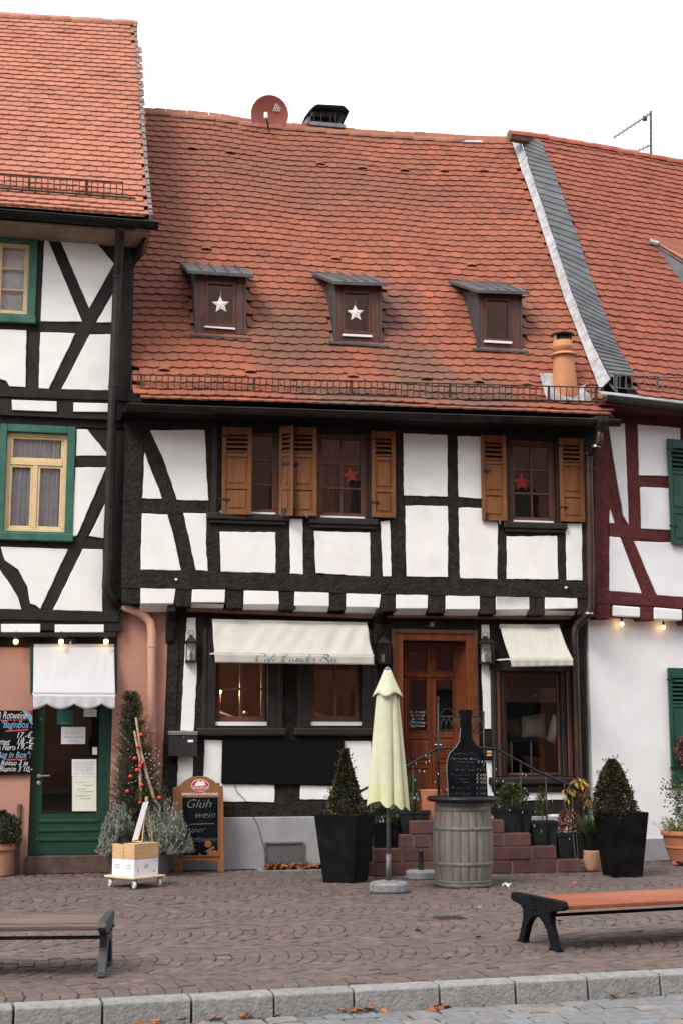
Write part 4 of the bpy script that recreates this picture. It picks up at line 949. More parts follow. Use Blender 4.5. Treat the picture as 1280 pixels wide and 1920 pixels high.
GP = [('G5', [(155, 85), (205, 85), (212, 392), (195, 735), (120, 732), (137, 390)]), ('G5', [(107, 878), (190, 878), (188, 1000), (98, 1060)]), ('G5', [(257, 785), (365, 787), (360, 1035), (250, 1030)]),
      ('G5', [(1045, 790), (1207, 792), (1200, 1060), (1045, 1040)]), ('G5', [(340, 1035), (655, 1040), (655, 1140), (340, 1138)]), ('G5', [(803, 1043), (1195, 1050), (1195, 1125), (800, 1125)]),
      ('G7', [(678, 65), (720, 65), (735, 332), (742, 662), (690, 660), (678, 330)]), ('G7', [(706, 838), (735, 838), (750, 1057), (710, 1052)]),
      ('G8', [(310, 1095), (560, 1092), (590, 1150), (325, 1155)]), ('G8', [(470, 1240), (600, 1235), (600, 1300), (470, 1300)])]
for z, pts in GP: pan(CAFE, z, pts, PF, .03, 'infill_panel', 'plaster', wallG, .006, rough=.004, seg=2)
pan(CAFE, 'G5', [(150, 28), (1215, 70), (1215, 92), (150, 50)], .17, .15, 'cornice_moulding', 'moulding_red', HOUSE_C, .012, seg=2)
P = [CAFE.px(u, v, .16) for u, v in q('G7', [(135, 10), (1190, 20), (1190, 36), (135, 26)])]
MB().prism(P, -CAFE.n * .14).obj('cornice_moulding', 'moulding_red', HOUSE_C, .012, seg=2)
for (u, v) in ((322, 1142), (711, 1144), (1090, 1150)):     # brackets that carry the jetty
    A = CAFE.px(u, v, .2); w = CAFE.d * .055; mb = MB()
    pr = [(.24, .06), (.24, -.04), (.10, -.16), (.03, -.42), (0.0, -.42), (0.0, .06)]
    mb.prism([CAFE.w(CAFE.sz(u, v, .2)[0] - .055, A.z + dz, o_) for o_, dz in pr], CAFE.d * .11); mb.obj('corbel', TB, HOUSE_C, .01)
MB().prism([CAFE.w(SGL, ZJ + .03, OU), CAFE.w(SR, ZJ + .03, OU), CAFE.w(SR, ZJ + .03, -.3), CAFE.w(SGL, ZJ + .03, -.3)], (0, 0, .04)).obj('jetty_soffit', 'dark_board', HOUSE_C)
for rc, nm in ((GW[0], 0), (GW[1], 1)):
    e = part('window', HOUSE_C); s0, s1, z0, z1 = rc; fw = .055; mb = MB(); o = -.06
    for r4 in ((s0, s1, z0 + .0, z0 + fw + .035), (s0, s1, z1 - fw, z1), (s0, s0 + fw, z0 + .09, z1 - fw), (s1 - fw, s1, z0 + .09, z1 - fw)): rect(CAFE, *r4, o, .06, mb)
    mb.obj('frame', 'frame_brown', e, .006)
    sm = (s0 + s1) / 2 + .005; hts = [z0 + .09, CAFE.sz(500, 1130 + 493 / 3.0476, 0)[1], CAFE.sz(500, 1130 + 340 / 3.0476, 0)[1] + .06, z1 - fw]
    rect(CAFE, sm - .018, sm + .018, z0 + .09, z1 - fw, o - .01, .04).obj('glazing_bar', 'frame_brown', e)
    for zz_ in hts[1:-1]: rect(CAFE, s0 + fw, s1 - fw, zz_ - .016, zz_ + .016, o - .012, .035).obj('glazing_bar', 'frame_brown', e)
    for (sa, sb) in ((s0 + fw, sm), (sm, s1 - fw)):
        for k in range(3): rect(CAFE, sa, sb, hts[k], hts[k + 1], o - .034 - .001 * k, .004).obj('pane', 'glass', e)
    rect(CAFE, s0 - .02, s1 + .03, z0 - .03, z0 + .02, .012, .06).obj('drip_strip', 'white_pvc', e)
    for r4 in ((s0 - .14, s0 - .01, z0 - .06, z1 + .1), (s1 + .01, s1 + .16, z0 - .06, z1 + .1)): rect(CAFE, *r4, .045, .08).obj('casing', 'frame_dark', e, .008)
    for r4 in ((s0 - .19, s0 - .13, z0 - .06, z1 + .1), (s1 + .15, s1 + .21, z0 - .06, z1 + .1)): rect(CAFE, *r4, .062, .09).obj('casing_edge', 'frame_dark', e, .008)
    rect(CAFE, s0 - .24, s1 + .25, z0 - .16, z0 - .055, .10, .12).obj('sill', 'frame_dark', e, .02, seg=2)
# display window
e = part('window', HOUSE_C); s0, s1, z0, z1 = DW; mb = MB(); fw = .03
for r4 in ((s0, s1, z0, z0 + fw), (s0, s1, z1 - fw, z1), (s0, s0 + fw, z0 + fw, z1 - fw), (s1 - fw, s1, z0 + fw, z1 - fw)): rect(CAFE, *r4, -.05, .06, mb)
mb.obj('frame', 'frame_brown', e, .006)
rect(CAFE, s0 + fw, s1 - fw, z0 + fw, z1 - fw, -.08, .006).obj('pane', 'glass', e)
for k, (w, oo) in enumerate(((.07, .02), (.14, .045), (.21, .07))):
    wi = w - .07
    for r4 in ((s0 - w, s0 - wi - .006, z0 - .02, z1 + .05), (s1 + wi + .006, s1 + w, z0 - .02, z1 + .05)): rect(CAFE, *r4, oo, .10).obj('casing', 'frame_brown' if k == 1 else 'frame_dark', e, .012)
rect(CAFE, s0 - .22, s1 + .24, z1 + .005, z1 + .13, .05, .1).obj('head_casing', 'frame_dark', e, .01)
rect(CAFE, s0 - .26, s1 + .24, z0 - .12, z0 - .02, .11, .15).obj('sill', 'frame_dark', e, .02, seg=2)
rect(CAFE, s0 - .22, s1 + .2, z0 - .22, z0 - .12, .06, .1).obj('sill_moulding', 'frame_dark', e, .03, seg=2)
za, zb = CAFE.sz(960, 1150 + 508 / 3.0476, -.09)[1], CAFE.sz(960, 1150 + 425 / 3.0476, -.09)[1]
rect(CAFE, s0 + fw, s1 - fw, za, zb, -.089, .002).obj('frosted_band', 'frosted', e)
text(e, 'CAFE LEANDER', CAFE.w((s0 + s1) / 2 - .12, (za + zb) / 2 - .03, -.073), CAFE.d, (0, 0, 1), .085, 'moulding_red', shear=.1, thin=-.004)
# rooms behind the glass
def room(pl, s0, s1, z0, z1, o0, o1, mat, house, name='room'):
    mb = MB(); c = [pl.w(s, z, o) for o in (o0, o1) for z in (z0, z1) for s in (s0, s1)]
    mb.add(c, [(4, 5, 7, 6), (0, 4, 6, 2), (1, 3, 7, 5), (0, 1, 5, 4), (2, 6, 7, 3)]); return mb.obj(name, mat, house, solid=.02)
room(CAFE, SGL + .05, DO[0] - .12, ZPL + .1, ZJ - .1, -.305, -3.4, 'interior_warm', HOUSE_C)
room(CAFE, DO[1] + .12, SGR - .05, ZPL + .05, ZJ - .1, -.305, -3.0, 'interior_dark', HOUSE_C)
# door recess and door
OD = -0.34
DL = hole(CAFE, 'G7', (232, 165), (524, 1160), OD); DL = (DL[0], DL[1], ZL + .02, DL[3])
rect(CAFE, DO[0] - .1, DL[0] + .01, ZL, DO[3] + .05, OD - .0, .06).obj('door_lining', 'door_wood', HOUSE_C)
P = [CAFE.w(DO[1], ZL, -.0), CAFE.w(DO[1], DO[3], -.0), CAFE.w(DL[1] - .005, DO[3], OD), CAFE.w(DL[1] - .005, ZL, OD)]
MB().prism(P, CAFE.d * .06).obj('door_lining', 'door_wood', HOUSE_C)
P = [CAFE.w(DO[0], ZL, -.0), CAFE.w(DO[0], DO[3], -.0), CAFE.w(DL[0], DO[3], OD), CAFE.w(DL[0], ZL, OD)]
MB().prism(P, -CAFE.d * .06).obj('door_lining', 'door_wood', HOUSE_C)
P = [CAFE.w(DO[0], DO[3], -.0), CAFE.w(DO[1], DO[3], -.0), CAFE.w(DL[1], DL[3] + .03, OD), CAFE.w(DL[0], DL[3] + .03, OD)]
MB().prism(P, (0, 0, .05)).obj('door_lining', 'door_wood', HOUSE_C)
mb = MB(); FO = hole(CAFE, 'G7', (167, 100), (655, 1160), 0)
rect(CAFE, FO[0], DO[0] + .004, ZL, FO[3], .05, .08, mb); rect(CAFE, DO[1] - .004, FO[1], ZL, FO[3], .05, .08, mb); rect(CAFE, DO[0] + .004, DO[1] - .004, DO[3] - .004, FO[3], .05, .08, mb)
mb.obj('door_frame', 'door_wood', HOUSE_C, .014, seg=2)
mb = MB(); rect(CAFE, FO[0] - .02, FO[0] + .035, ZL, FO[3] + .02, .07, .08, mb); rect(CAFE, FO[1] - .035, FO[1] + .02, ZL, FO[3] + .02, .07, .08, mb); rect(CAFE, FO[0] + .035, FO[1] - .035, FO[3] - .035, FO[3] + .02, .07, .08, mb)
mb.obj('door_moulding', 'moulding_red', HOUSE_C, .01, seg=2)
dr = part('door', HOUSE_C); s0, s1, z0, z1 = DL; sm = (s0 + s1) / 2
lights = [hole(CAFE, 'G7', a, b, OD) for a, b in (((258, 220), (360, 328)), ((412, 220), (512, 328)), ((258, 380), (360, 670)), ((412, 380), (512, 665)))]
pans = [hole(CAFE, 'G7', a, b, OD) for a, b in (((252, 718), (384, 848)), ((410, 712), (514, 845)), ((252, 888), (384, 1030)), ((410, 884), (514, 1030)))]
holes_wall(CAFE, s0, s1, z0, z1, OD + .03, .045, lights, 'leaf', 'door_wood', dr)
for (a, b, c, d_) in lights:
    rect(CAFE, a, b, c, d_, OD, .006).obj('pane', 'glass', dr); mb = MB(); t = .018
    for r4 in ((a - t, b + t, c - t, c), (a - t, b + t, d_, d_ + t), (a - t, a, c, d_), (b, b + t, c, d_)): rect(CAFE, *r4, OD + .042, .03, mb)
    mb.obj('glazing_bead', 'door_wood', dr, .005)
for (a, b, c, d_) in pans:
    mb = MB(); t = .02
    for r4 in ((a - t, b + t, c - t, c), (a - t, b + t, d_, d_ + t), (a - t, a, c, d_), (b, b + t, c, d_)): rect(CAFE, *r4, OD + .042, .03, mb)
    mb.obj('panel_moulding', 'door_wood', dr, .006); rect(CAFE, a + .03, b - .03, c + .03, d_ - .03, OD + .044, .03).obj('raised_panel', 'door_wood', dr, .012)
rect(CAFE, sm - .028, sm + .028, z0, z1, OD + .046, .02).obj('meeting_strip', 'door_wood', dr, .01)
zk = CAFE.sz(820, 1150 + 355 / 3.0476, OD)[1]; rect(CAFE, s0, s1, zk - .03, zk + .02, OD + .055, .03).obj('cross_rail', 'door_wood', dr, .01)
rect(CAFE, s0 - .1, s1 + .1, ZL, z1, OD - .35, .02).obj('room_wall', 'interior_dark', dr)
zt0 = CAFE.sz(775, 1150 + 570 / 3.0476, OD)[1]; a, b = lights[2][0], lights[2][1]
for i, tx in enumerate(['Di - Fr 15-24', 'Sa 11-24', 'So 11-22', 'Montag', 'Ruhetag']):
    text(dr, tx, CAFE.w((a + b) / 2, zt0 - i * .045, OD + .006), CAFE.d, (0, 0, 1), .04, 'chalk', shear=.2, width=(b - a) * (.9 - .1 * (i % 3)))
MB().tube([CAFE.w((a + b) / 2 - .06 + .05 * math.cos(t * .3), lights[2][2] + .09 + .05 * math.sin(t * .3), OD + .01) for t in range(22)], .005, 5).obj('round_sticker', 'chalk_dim', dr)
MB().tube([CAFE.w(sm + .05, zt0 - .42, OD + .05), CAFE.w(sm + .05, zt0 - .42, OD + .1), CAFE.w(sm + .14, zt0 - .42, OD + .1)], .011, 6).obj('handle', 'metal_silver', dr)

# ================================================================= left house walls
O1, O2 = 0.10, 0.18
ZP1 = CAFE.sz(100, 1182, O1)[1]; Z12 = CAFE.sz(100, 782, O2)[1]; ZT2 = CAFE.sz(100, 440, O2)[1] + .6
SL2 = CAFE.sz(250, 560, O2)[0]; SL1 = CAFE.sz(236, 950, O1)[0]; SLL = -6.2
wl2 = hole(CAFE, 'L4', (-190, 150), (165, 615), O2); wl1 = hole(CAFE, 'L7', (45, 158), (390, 765), O1)
wall2 = holes_wall(CAFE, SLL, SL2, Z12, ZT2, O2 - .002, .3, [wl2], 'second_floor_wall', 'timber_smooth', HOUSE_L)
wall1 = holes_wall(CAFE, SLL, SL1, ZP1, Z12 + .02, O1 - .002, .3, [wl1], 'first_floor_wall', 'timber_smooth', HOUSE_L)
TS = 'timber_smooth'
def tl2(z, pts, w, k, par, off): return beam(CAFE, q(z, pts), w, off + .010 - .0023 * (k % 4), .04, 'timber', TS, par)
for k, (pts, w) in enumerate([([(238, 140), (200, 1060)], 24), ([(325, 145), (520, 640)], 22), ([(700, 330), (540, 640), (335, 1060)], 24), ([(240, 680), (690, 690)], 20), ([(0, 670), (240, 680)], 20), ([(735, 140), (715, 1080)], 40), ([(0, 120), (790, 150)], 18)]): tl2('L4', pts, w, k, wall2, O2)
beam(CAFE, q('L4', [(-300, 1060), (670, 1095), (780, 1100)]), 18, O2 + .02, .06, 'sill_beam', TS, wall2)
beam(CAFE, q('L4', [(-300, 1215), (670, 1250), (740, 1252)]), 26, O1 + .02, .05, 'rail_beam', TS, wall1)
for k, (pts, w) in enumerate([([(450, 140), (425, 830)], 8), ([(445, 337), (650, 338)], 18), ([(660, 420), (480, 800), (280, 1225)], 24), ([(0, 825), (620, 835)], 19), ([(685, 150), (660, 1240)], 46), ([(550, 170), (680, 330)], 28), ([(0, 920), (60, 980), (125, 1060), (150, 1150), (165, 1230)], 16)]): tl2('L7', pts, w, k, wall1, O1)
beam(CAFE, q('L7', [(-300, 1245), (620, 1268), (715, 1270)]), 20, O1 + .02, .06, 'sill_beam', TS, wall1)
beam(CAFE, q('L7', [(-300, 1376), (700, 1376)]), 8, O1 + .03, .08, 'bottom_moulding', TS, wall1)
LP2 = [[(268, 148), (285, 148), (495, 650), (245, 648)], [(360, 155), (575, 170), (685, 300), (537, 570)], [(685, 470), (685, 655), (578, 655)], [(-200, 690), (160, 700), (155, 1042), (60, 1038), (40, 1005), (0, 995), (-200, 990)], [(243, 712), (455, 718), (295, 1052), (233, 1048)], [(540, 725), (678, 725), (663, 1063), (370, 1055)]]
for pts in LP2: pan(CAFE, 'L4', pts, O2 + PF, .03, 'infill_panel', 'plaster', wall2, .006, rough=.003, seg=2)
for pts in [[(-260, 1105), (-60, 1112), (-60, 1172), (-260, 1165)], [(72, 1118), (342, 1128), (342, 1190), (75, 1180)], [(442, 1135), (660, 1140), (660, 1192), (442, 1190)]]: pan(CAFE, 'L4', pts, O2 + PF, .12, 'infill_panel', 'plaster', wall2, .006, seg=2)
LP1 = [[(462, 142), (525, 145), (645, 290), (640, 303), (458, 303)], [(453, 372), (640, 372), (465, 780), (432, 790)], [(632, 590), (622, 797), (535, 785)], [(5, 848), (410, 862), (243, 1222), (215, 1198), (182, 1190), (165, 1090), (110, 985), (30, 930)], [(498, 862), (620, 865), (615, 1237), (320, 1228)], [(-250, 985), (0, 985), (60, 1070), (110, 1150), (130, 1225), (-250, 1218)]]
for pts in LP1: pan(CAFE, 'L7', pts, O1 + PF, .03, 'infill_panel', 'plaster', wall1, .006, rough=.003, seg=2)
for pts in [[(8, 1312), (243, 1312), (243, 1362), (8, 1362)], [(330, 1315), (625, 1315), (625, 1362), (330, 1362)], [(-330, 1308), (-80, 1310), (-80, 1360), (-330, 1358)]]: pan(CAFE, 'L7', pts, O1 + PF, .05, 'infill_panel', 'plaster', wall1, .006, seg=2)
# windows of the left house
e, rc = casement(HOUSE_L, CAFE, O2, *q('L4', [(-190, 158), (165, 612)]), 3, 2, 'cream_paint', fw=.06, bar=.02, glass='glass_low', inset=.02, back='interior_dark', backoff=.45)
s0, s1, z0, z1 = rc; sm = (s0 + s1) / 2
rect(CAFE, sm - .05, sm + .05, z0, z1, O2 - .012, .05).obj('mullion', 'cream_paint', e)
rect(CAFE, s0 + .02, s1 - .02, z0 + .05, z1 - .03, O2 - .10, .004).obj('roller_blind', 'curtain', e)
def surround(e, pl, off, outer, inner, mat, z, sill=None):
    (a0, a1, c0_, c1_), (b0, b1, d0, d1) = outer, inner; mb = MB()
    rect(pl, a0, b0 + .003, c0_, c1_, off, .06, mb); rect(pl, b1 - .003, a1, c0_, c1_, off, .06, mb); rect(pl, b0 + .003, b1 - .003, d1 - .003, c1_, off, .06, mb); rect(pl, b0 + .003, b1 - .003, c0_, d0 + .003, off, .06, mb)
    mb.obj('surround', mat, e, .008); rect(pl, a0 - .01, a1 + .01, c0_ - .07, c0_ + .03, off + .04, .1).obj('sill', mat, e, .012, seg=2)
surround(e, CAFE, O2 + .04, hole(CAFE, 'L4', (-250, 110), (212, 640), O2), rc, 'green_paint', 'L4')
e = part('window', HOUSE_L); s0, s1, z0, z1 = wl1; mb = MB(); fw = .05; o = O1 - .02
ztr = CAFE.sz(70, 760 + 345 / 3.2, o)[1]; sm = CAFE.sz(760, 900, o)[0]; sm = CAFE.sz(213 / 3.2, 900, o)[0]
for r4 in ((s0, s1, z0, z0 + fw), (s0, s1, z1 - fw, z1), (s0, s0 + fw, z0 + fw, z1 - fw), (s1 - fw, s1, z0 + fw, z1 - fw), (s0 + fw, s1 - fw, ztr - .035, ztr + .035), (sm - .03, sm + .03, z0 + fw, ztr - .035)): rect(CAFE, *r4, o, .06, mb)
mb.obj('frame', 'cream_paint', e, .006)
for r4 in ((s0 + fw, s1 - fw, ztr + .035, z1 - fw), (s0 + fw, sm - .03, z0 + fw, ztr - .035), (sm + .03, s1 - fw, z0 + fw, ztr - .035)):
    mb = MB(); t = .03
    for r5 in ((r4[0], r4[1], r4[2], r4[2] + t), (r4[0], r4[1], r4[3] - t, r4[3]), (r4[0], r4[0] + t, r4[2] + t, r4[3] - t), (r4[1] - t, r4[1], r4[2] + t, r4[3] - t)): rect(CAFE, *r5, o - .012, .04, mb)
    mb.obj('sash', 'cream_paint', e, .004); rect(CAFE, r4[0] + t, r4[1] - t, r4[2] + t, r4[3] - t, o - .03, .004).obj('pane', 'glass_low', e)
curtain(e, CAFE, o - .085, (s0, s1, z0, z1), 'curtain', 13, .018); rect(CAFE, s0 - .2, s1 + .2, z0 - .2, z1 + .2, o - .4, .02).obj('room_wall', 'interior_dark', e)
surround(e, CAFE, O1 + .04, hole(CAFE, 'L7', (5, 112), (436, 790), O1), wl1, 'green_paint', 'L7')
# pink ground floor with the green shop door
SPR = CAFE.sz(316, 1400, 0)[0]
dpl = hole(CAFE, 'S4', (200, -100), (590, 655), -.12); ZST = CAFE.sz(140, 1604, .08)[1]
DH = hole(CAFE, 'P', (66, 1210), (204, 1606), 0); DH = (DH[0], DH[1], ZST, CAFE.sz(140, 1240, 0)[1])
holes_wall(CAFE, SLL, SPR, 0, ZP1 + .02, .0, .3, [DH], 'ground_floor_wall', 'plaster_pink', HOUSE_L)
rect(CAFE, CAFE.sz(246, 1350, 0)[0], SPR - .001, ZP1 + .021, ZJ + .04, -.001, .3).obj('wall_pier', 'plaster_pink', HOUSE_L)
rect(CAFE, CAFE.sz(236, 1150, .0)[0] - .1, CAFE.sz(258, 1150, 0)[0], ZP1 + .022, ZJ + .25, -.002, .28).obj('wall_pier', 'plaster_pink', HOUSE_L)
rect(CAFE, SLL, CAFE.sz(220, 1200, 0)[0], CAFE.sz(100, 1213, .03)[1], ZP1 + .01, .03, .04).obj('fascia_board', 'dark_board', HOUSE_L)
rect(CAFE, CAFE.sz(48, 1620, .1)[0], CAFE.sz(228, 1620, .1)[0], 0, ZST, .13, .45).obj('door_step', 'stone_sill', HOUSE_L, .012, seg=2)
e = part('door', HOUSE_L); s0, s1, z0, z1 = DH; OX = -.10
gl = hole(CAFE, 'P', (88, 1245), (182, 1525), OX); gl = (gl[0], gl[1], gl[2], z1 - .08)
holes_wall(CAFE, s0, s1, z0, z1, OX, .05, [gl], 'leaf', 'green_door', e)
rect(CAFE, gl[0], gl[1], gl[2], gl[3], OX - .02, .006).obj('pane', 'glass_low', e)
rect(CAFE, s0 - .1, s1 + .1, z0, z1, OX - 1.6, .02).obj('room_wall', 'interior_dark', e)
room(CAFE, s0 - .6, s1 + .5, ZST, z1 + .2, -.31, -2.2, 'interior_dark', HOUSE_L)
for k, v in enumerate((1541, 1558, 1576)):
    zz_ = CAFE.sz(130, v, OX)[1]; rect(CAFE, s0 + .12, s1 - .12, zz_ - .012, zz_ + .03, OX + .012, .02).obj('raised_board', 'green_door', e, .008)
hz = CAFE.sz(75, 1455, OX)[1]; hs0 = CAFE.sz(74, 1455, OX)[0]
for dz in (0, -.085): MB().lathe([(.026, 0), (.026, .012), (.012, .014)], CAFE.w(hs0, hz + dz, OX), 16, M=Matrix.Rotation(R(90), 3, 'X')).obj('rosette', 'metal_silver', e)
MB().tube([CAFE.w(hs0, hz, OX), CAFE.w(hs0, hz, OX + .05), CAFE.w(hs0 + .13, hz + .005, OX + .05)], .010, 8).obj('handle', 'metal_silver', e)
for dz in (.78, -.85): MB().lathe([(.016, 0), (.016, .012)], CAFE.w(hs0, hz + dz * .9, OX), 12, M=Matrix.Rotation(R(90), 3, 'X')).obj('lock', 'iron_grey', e)

# ================================================================= red-timbered house
OR = 0.15; zj = RED.sz(1200, 1158, OR)[1]; zt = zr0 + .1
wallR = holes_wall(RED, -.06, 3.4, zj, zt, OR - .002, .3, [], 'upper_wall', 'timber_red', HOUSE_R)
for k, (pts, w) in enumerate([([(770, 100), (765, 1260)], 30), ([(950, 100), (975, 790)], 24), ([(800, 120), (850, 480), (920, 760), (1000, 960), (1075, 1200)], 24), ([(1000, 480), (1200, 485)], 20), ([(800, 785), (1010, 800), (1250, 830), (1500, 850)], 22), ([(780, 90), (1500, 110)], 12)]):
    beam(RED, q('C', pts), w, OR + .010 - .0023 * (k % 4), .04, 'timber', 'timber_red', wallR)
beam(RED, q('C', [(722, 1205), (1010, 1220), (1500, 1262)]), 22, OR + .02, .06, 'sill_beam', 'timber_red', wallR)
for u, v in q('C', [(775, 1300), (1055, 1310), (1325, 1335)]):
    P = [RED.px(u - 14, v - 18, OR + .012), RED.px(u + 14, v - 18, OR + .012), RED.px(u + 14, v + 15, OR + .012), RED.px(u - 14, v + 15, OR + .012)]; MB().prism(P, -RED.n * .3).obj('joist_end', 'timber_red', wallR, .015)
for pts in [[(808, 125), (912, 110), (938, 755), (905, 700), (855, 430), (825, 240)], [(993, 118), (1262, 142), (1262, 448), (1003, 442)], [(1010, 515), (1262, 527), (1262, 790), (1017, 780)], [(820, 655), (848, 745), (815, 745)], [(816, 828), (883, 835), (1020, 1190), (816, 1172)], [(972, 858), (1300, 870), (1600, 890), (1600, 1235), (1280, 1212), (1115, 1200)]]:
    pan(RED, 'C', pts, OR + PF + .004, .03, 'infill_panel', 'plaster_cool', wallR, .008, rough=.003, seg=2)
for pts in [[(840, 1262), (1010, 1275), (1010, 1340), (840, 1332)], [(1098, 1275), (1275, 1290), (1275, 1360), (1098, 1352)], [(1370, 1296), (1550, 1310), (1550, 1380), (1370, 1370)]]: pan(RED, 'C', pts, OR + PF + .012, .14, 'infill_panel', 'plaster_cool', wallR, .02, seg=3)
zz0 = RED.sz(1225, 1613 - 55, 0)[1]
rect(RED, -.0, 3.4, .30, zj + .02, 0, .3).obj('ground_floor_wall', 'plaster_cool', HOUSE_R)
P = [RED.px(u, v, .02) for u, v in [(1094, 1250), (1096, 1200), (1106, 1182), (1125, 1178), (1125, 1250)]]
rect(RED, -.0, 3.4, 0, .30, .015, .3).obj('plinth', 'plaster_grey', HOUSE_R, .008)
MB().prism([RED.w(-.06, zj - .01, OR), RED.w(3.4, zj - .01, OR), RED.w(3.4, zj - .01, -.2), RED.w(-.06, zj - .01, -.2)], (0, 0, .03)).obj('jetty_soffit', 'timber_red', HOUSE_R)
shutter(HOUSE_R, RED, OR + .09, (1251, 822), (1330, 1024), 'green_dark', 0, 0, False, 5)
shutter(HOUSE_R, RED, .06, (1252, 1252), (1332, 1478), 'green_dark', 0, 0, False, 6)
# ----------------------------------------------------------------- downpipes
def pipe(house, pl, pts, r, mat, name='downpipe'):
    P = [pl.px(u, v, o) for u, v, o in pts]; Q = [P[0]]
    for i in range(1, len(P) - 1):              # soften the bends
        a, b, c = P[i - 1], P[i], P[i + 1]; k1 = min(.3, .06 / (a - b).length); k2 = min(.3, .06 / (c - b).length)
        Q += [b.lerp(a, k1), b.lerp(a, k1 * .3).lerp(b.lerp(c, k2 * .3), .5), b.lerp(c, k2)]
    Q.append(P[-1]); o = MB().tube(Q, r, 14).obj(name, mat, house, smooth=True); return o
def clip(house, pl, u, v, o, r, mat): 
    P = pl.px(u, v, o); MB().lathe([(r, -.014), (r + .006, -.014), (r + .006, .014), (r, .014)], P, 14).obj('pipe_clip', mat, house)
pipe(HOUSE_L, CAFE, [(227, 424, .68), (225, 445, .55), (221, 520, .36), (212, 740, .34), (207, 900, .26), (203, 1050, .24), (200, 1102, .22), (205, 1117, .20), (226, 1134, .10)], .060, 'gutter_brown')
for u, v, o in ((213, 725, .34), (204, 1050, .24), (221, 520, .36)): clip(HOUSE_L, CAFE, u, v, o, .062, 'gutter_brown')
pipe(HOUSE_L, CAFE, [(225, 1133, .10), (268, 1152, .09), (282, 1166, .09), (285, 1185, .09), (285, 1632, .09)], .055, 'pipe_pink', 'lower_downpipe')
for v in (1211, 1370, 1520): clip(HOUSE_L, CAFE, 285, v, .09, .057, 'pipe_pink')
pipe(HOUSE_C, CAFE, [(1123, 800, .70), (1123, 826, .70), (1118, 836, .66), (1105, 851, .42), (1103, 870, .40), (1106, 1000, .38), (1107, 1136, .36), (1104, 1150, .34), (1092, 1161, .22), (1080, 1172, .13), (1076, 1186, .12), (1077, 1230, .12), (1083, 1440, .12), (1090, 1610, .12)], .050, 'copper_old')
for u, v, o in ((1117, 837, .65), (1106, 850, .43), (1104, 880, .4), (1103, 1150, .335), (1084, 1168, .16), (1078, 1245, .12)): clip(HOUSE_C, CAFE, u, v, o, .053, 'metal_silver' if v in (837, 850, 1150) else 'copper_old')
T, Bm = CAFE.px(1124, 786, .70), CAFE.px(1124, 812, .70)
MB().lathe([(.055, Bm.z - T.z), (.12, -.06), (.125, .02)], T, 16).obj('gutter_funnel', 'gutter_brown', HOUSE_C)
# ================================================================= the building across the square (seen only mirrored in the panes)
OB = Plane((0, -13.5), R(180 + 8))
opp = thing('town_hall', 'red sandstone building across the square, mirrored in the window panes', 'building', OB.w(0, 0, 0))
oh = []
for i in range(24):
    s = -61 + i * 3.1; oh += [(s, s + 1.3, 1.0, 3.6), (s, s + 1.3, 5.2, 7.4), (s, s + 1.3, 9.0, 11.2)]
holes_wall(OB, -63, 13, 0, 14.0, 0, .5, oh, 'wall', 'opp_stone', opp)
for h_ in oh: rect(OB, h_[0], h_[1], h_[2], h_[3], -.3, .05).obj('window', 'opp_window', opp)
MB().prism([OB.w(-63.3, 14, .5), OB.w(-63.3, 23, -5.5), OB.w(-63.3, 14, -11.5)], OB.d * 76.6).obj('roof', 'opp_roof', opp)

# ================================================================= foliage helpers
def leaf(mb, p, d, up, L, w, fold=0.15):
    d = d.normalized(); side = d.cross(up)
    if side.length < 1e-3: side = d.orthogonal()
    side.normalize(); n = side.cross(d)
    mb.add([p, p + d * (L * .5) + side * (w / 2) + n * (fold * w), p + d * L, p + d * (L * .5) - side * (w / 2) + n * (fold * w)], [(0, 1, 2, 3)])
def rv(): 
    while True:
        v = Vector((random.uniform(-1, 1), random.uniform(-1, 1), random.uniform(-1, 1)))
        if 0.05 < v.length < 1: return v.normalized()
def bush_leaves(mb, c, prof, H, n, L, w, inner=.55, lump=.12, seed=0, upbias=.4):
    """prof(k) -> radius at height fraction k; leaves crowd the outer shell, with dents and tufts"""
    ph = [random.uniform(0, 6.28) for _ in range(6)]
    for _ in range(n):
        k = random.random() ** .85; a = random.uniform(0, 6.283)
        bumpy = 1 + lump * (math.sin(a * 3 + ph[0] + k * 7) * .6 + math.sin(a * 5 + ph[1] - k * 13) * .5 + math.sin(a * 9 + k * 23 + ph[2]) * .35)
        r = prof(k) * bumpy * (inner + (1 - inner) * random.random() ** .35); p = c + Vector((r * math.cos(a), r * math.sin(a), k * H))
        out = Vector((math.cos(a), math.sin(a), upbias)); leaf(mb, p, (out + rv() * .9), rv(), L * random.uniform(.7, 1.25), w * random.uniform(.8, 1.2))
def core(par, c, prof, H, mat, k=.6):
    MB().lathe([(max(.002, prof(i / 8) * k), H * i / 8) for i in range(9)], c, 12).obj('branch_core', mat, par, smooth=True)
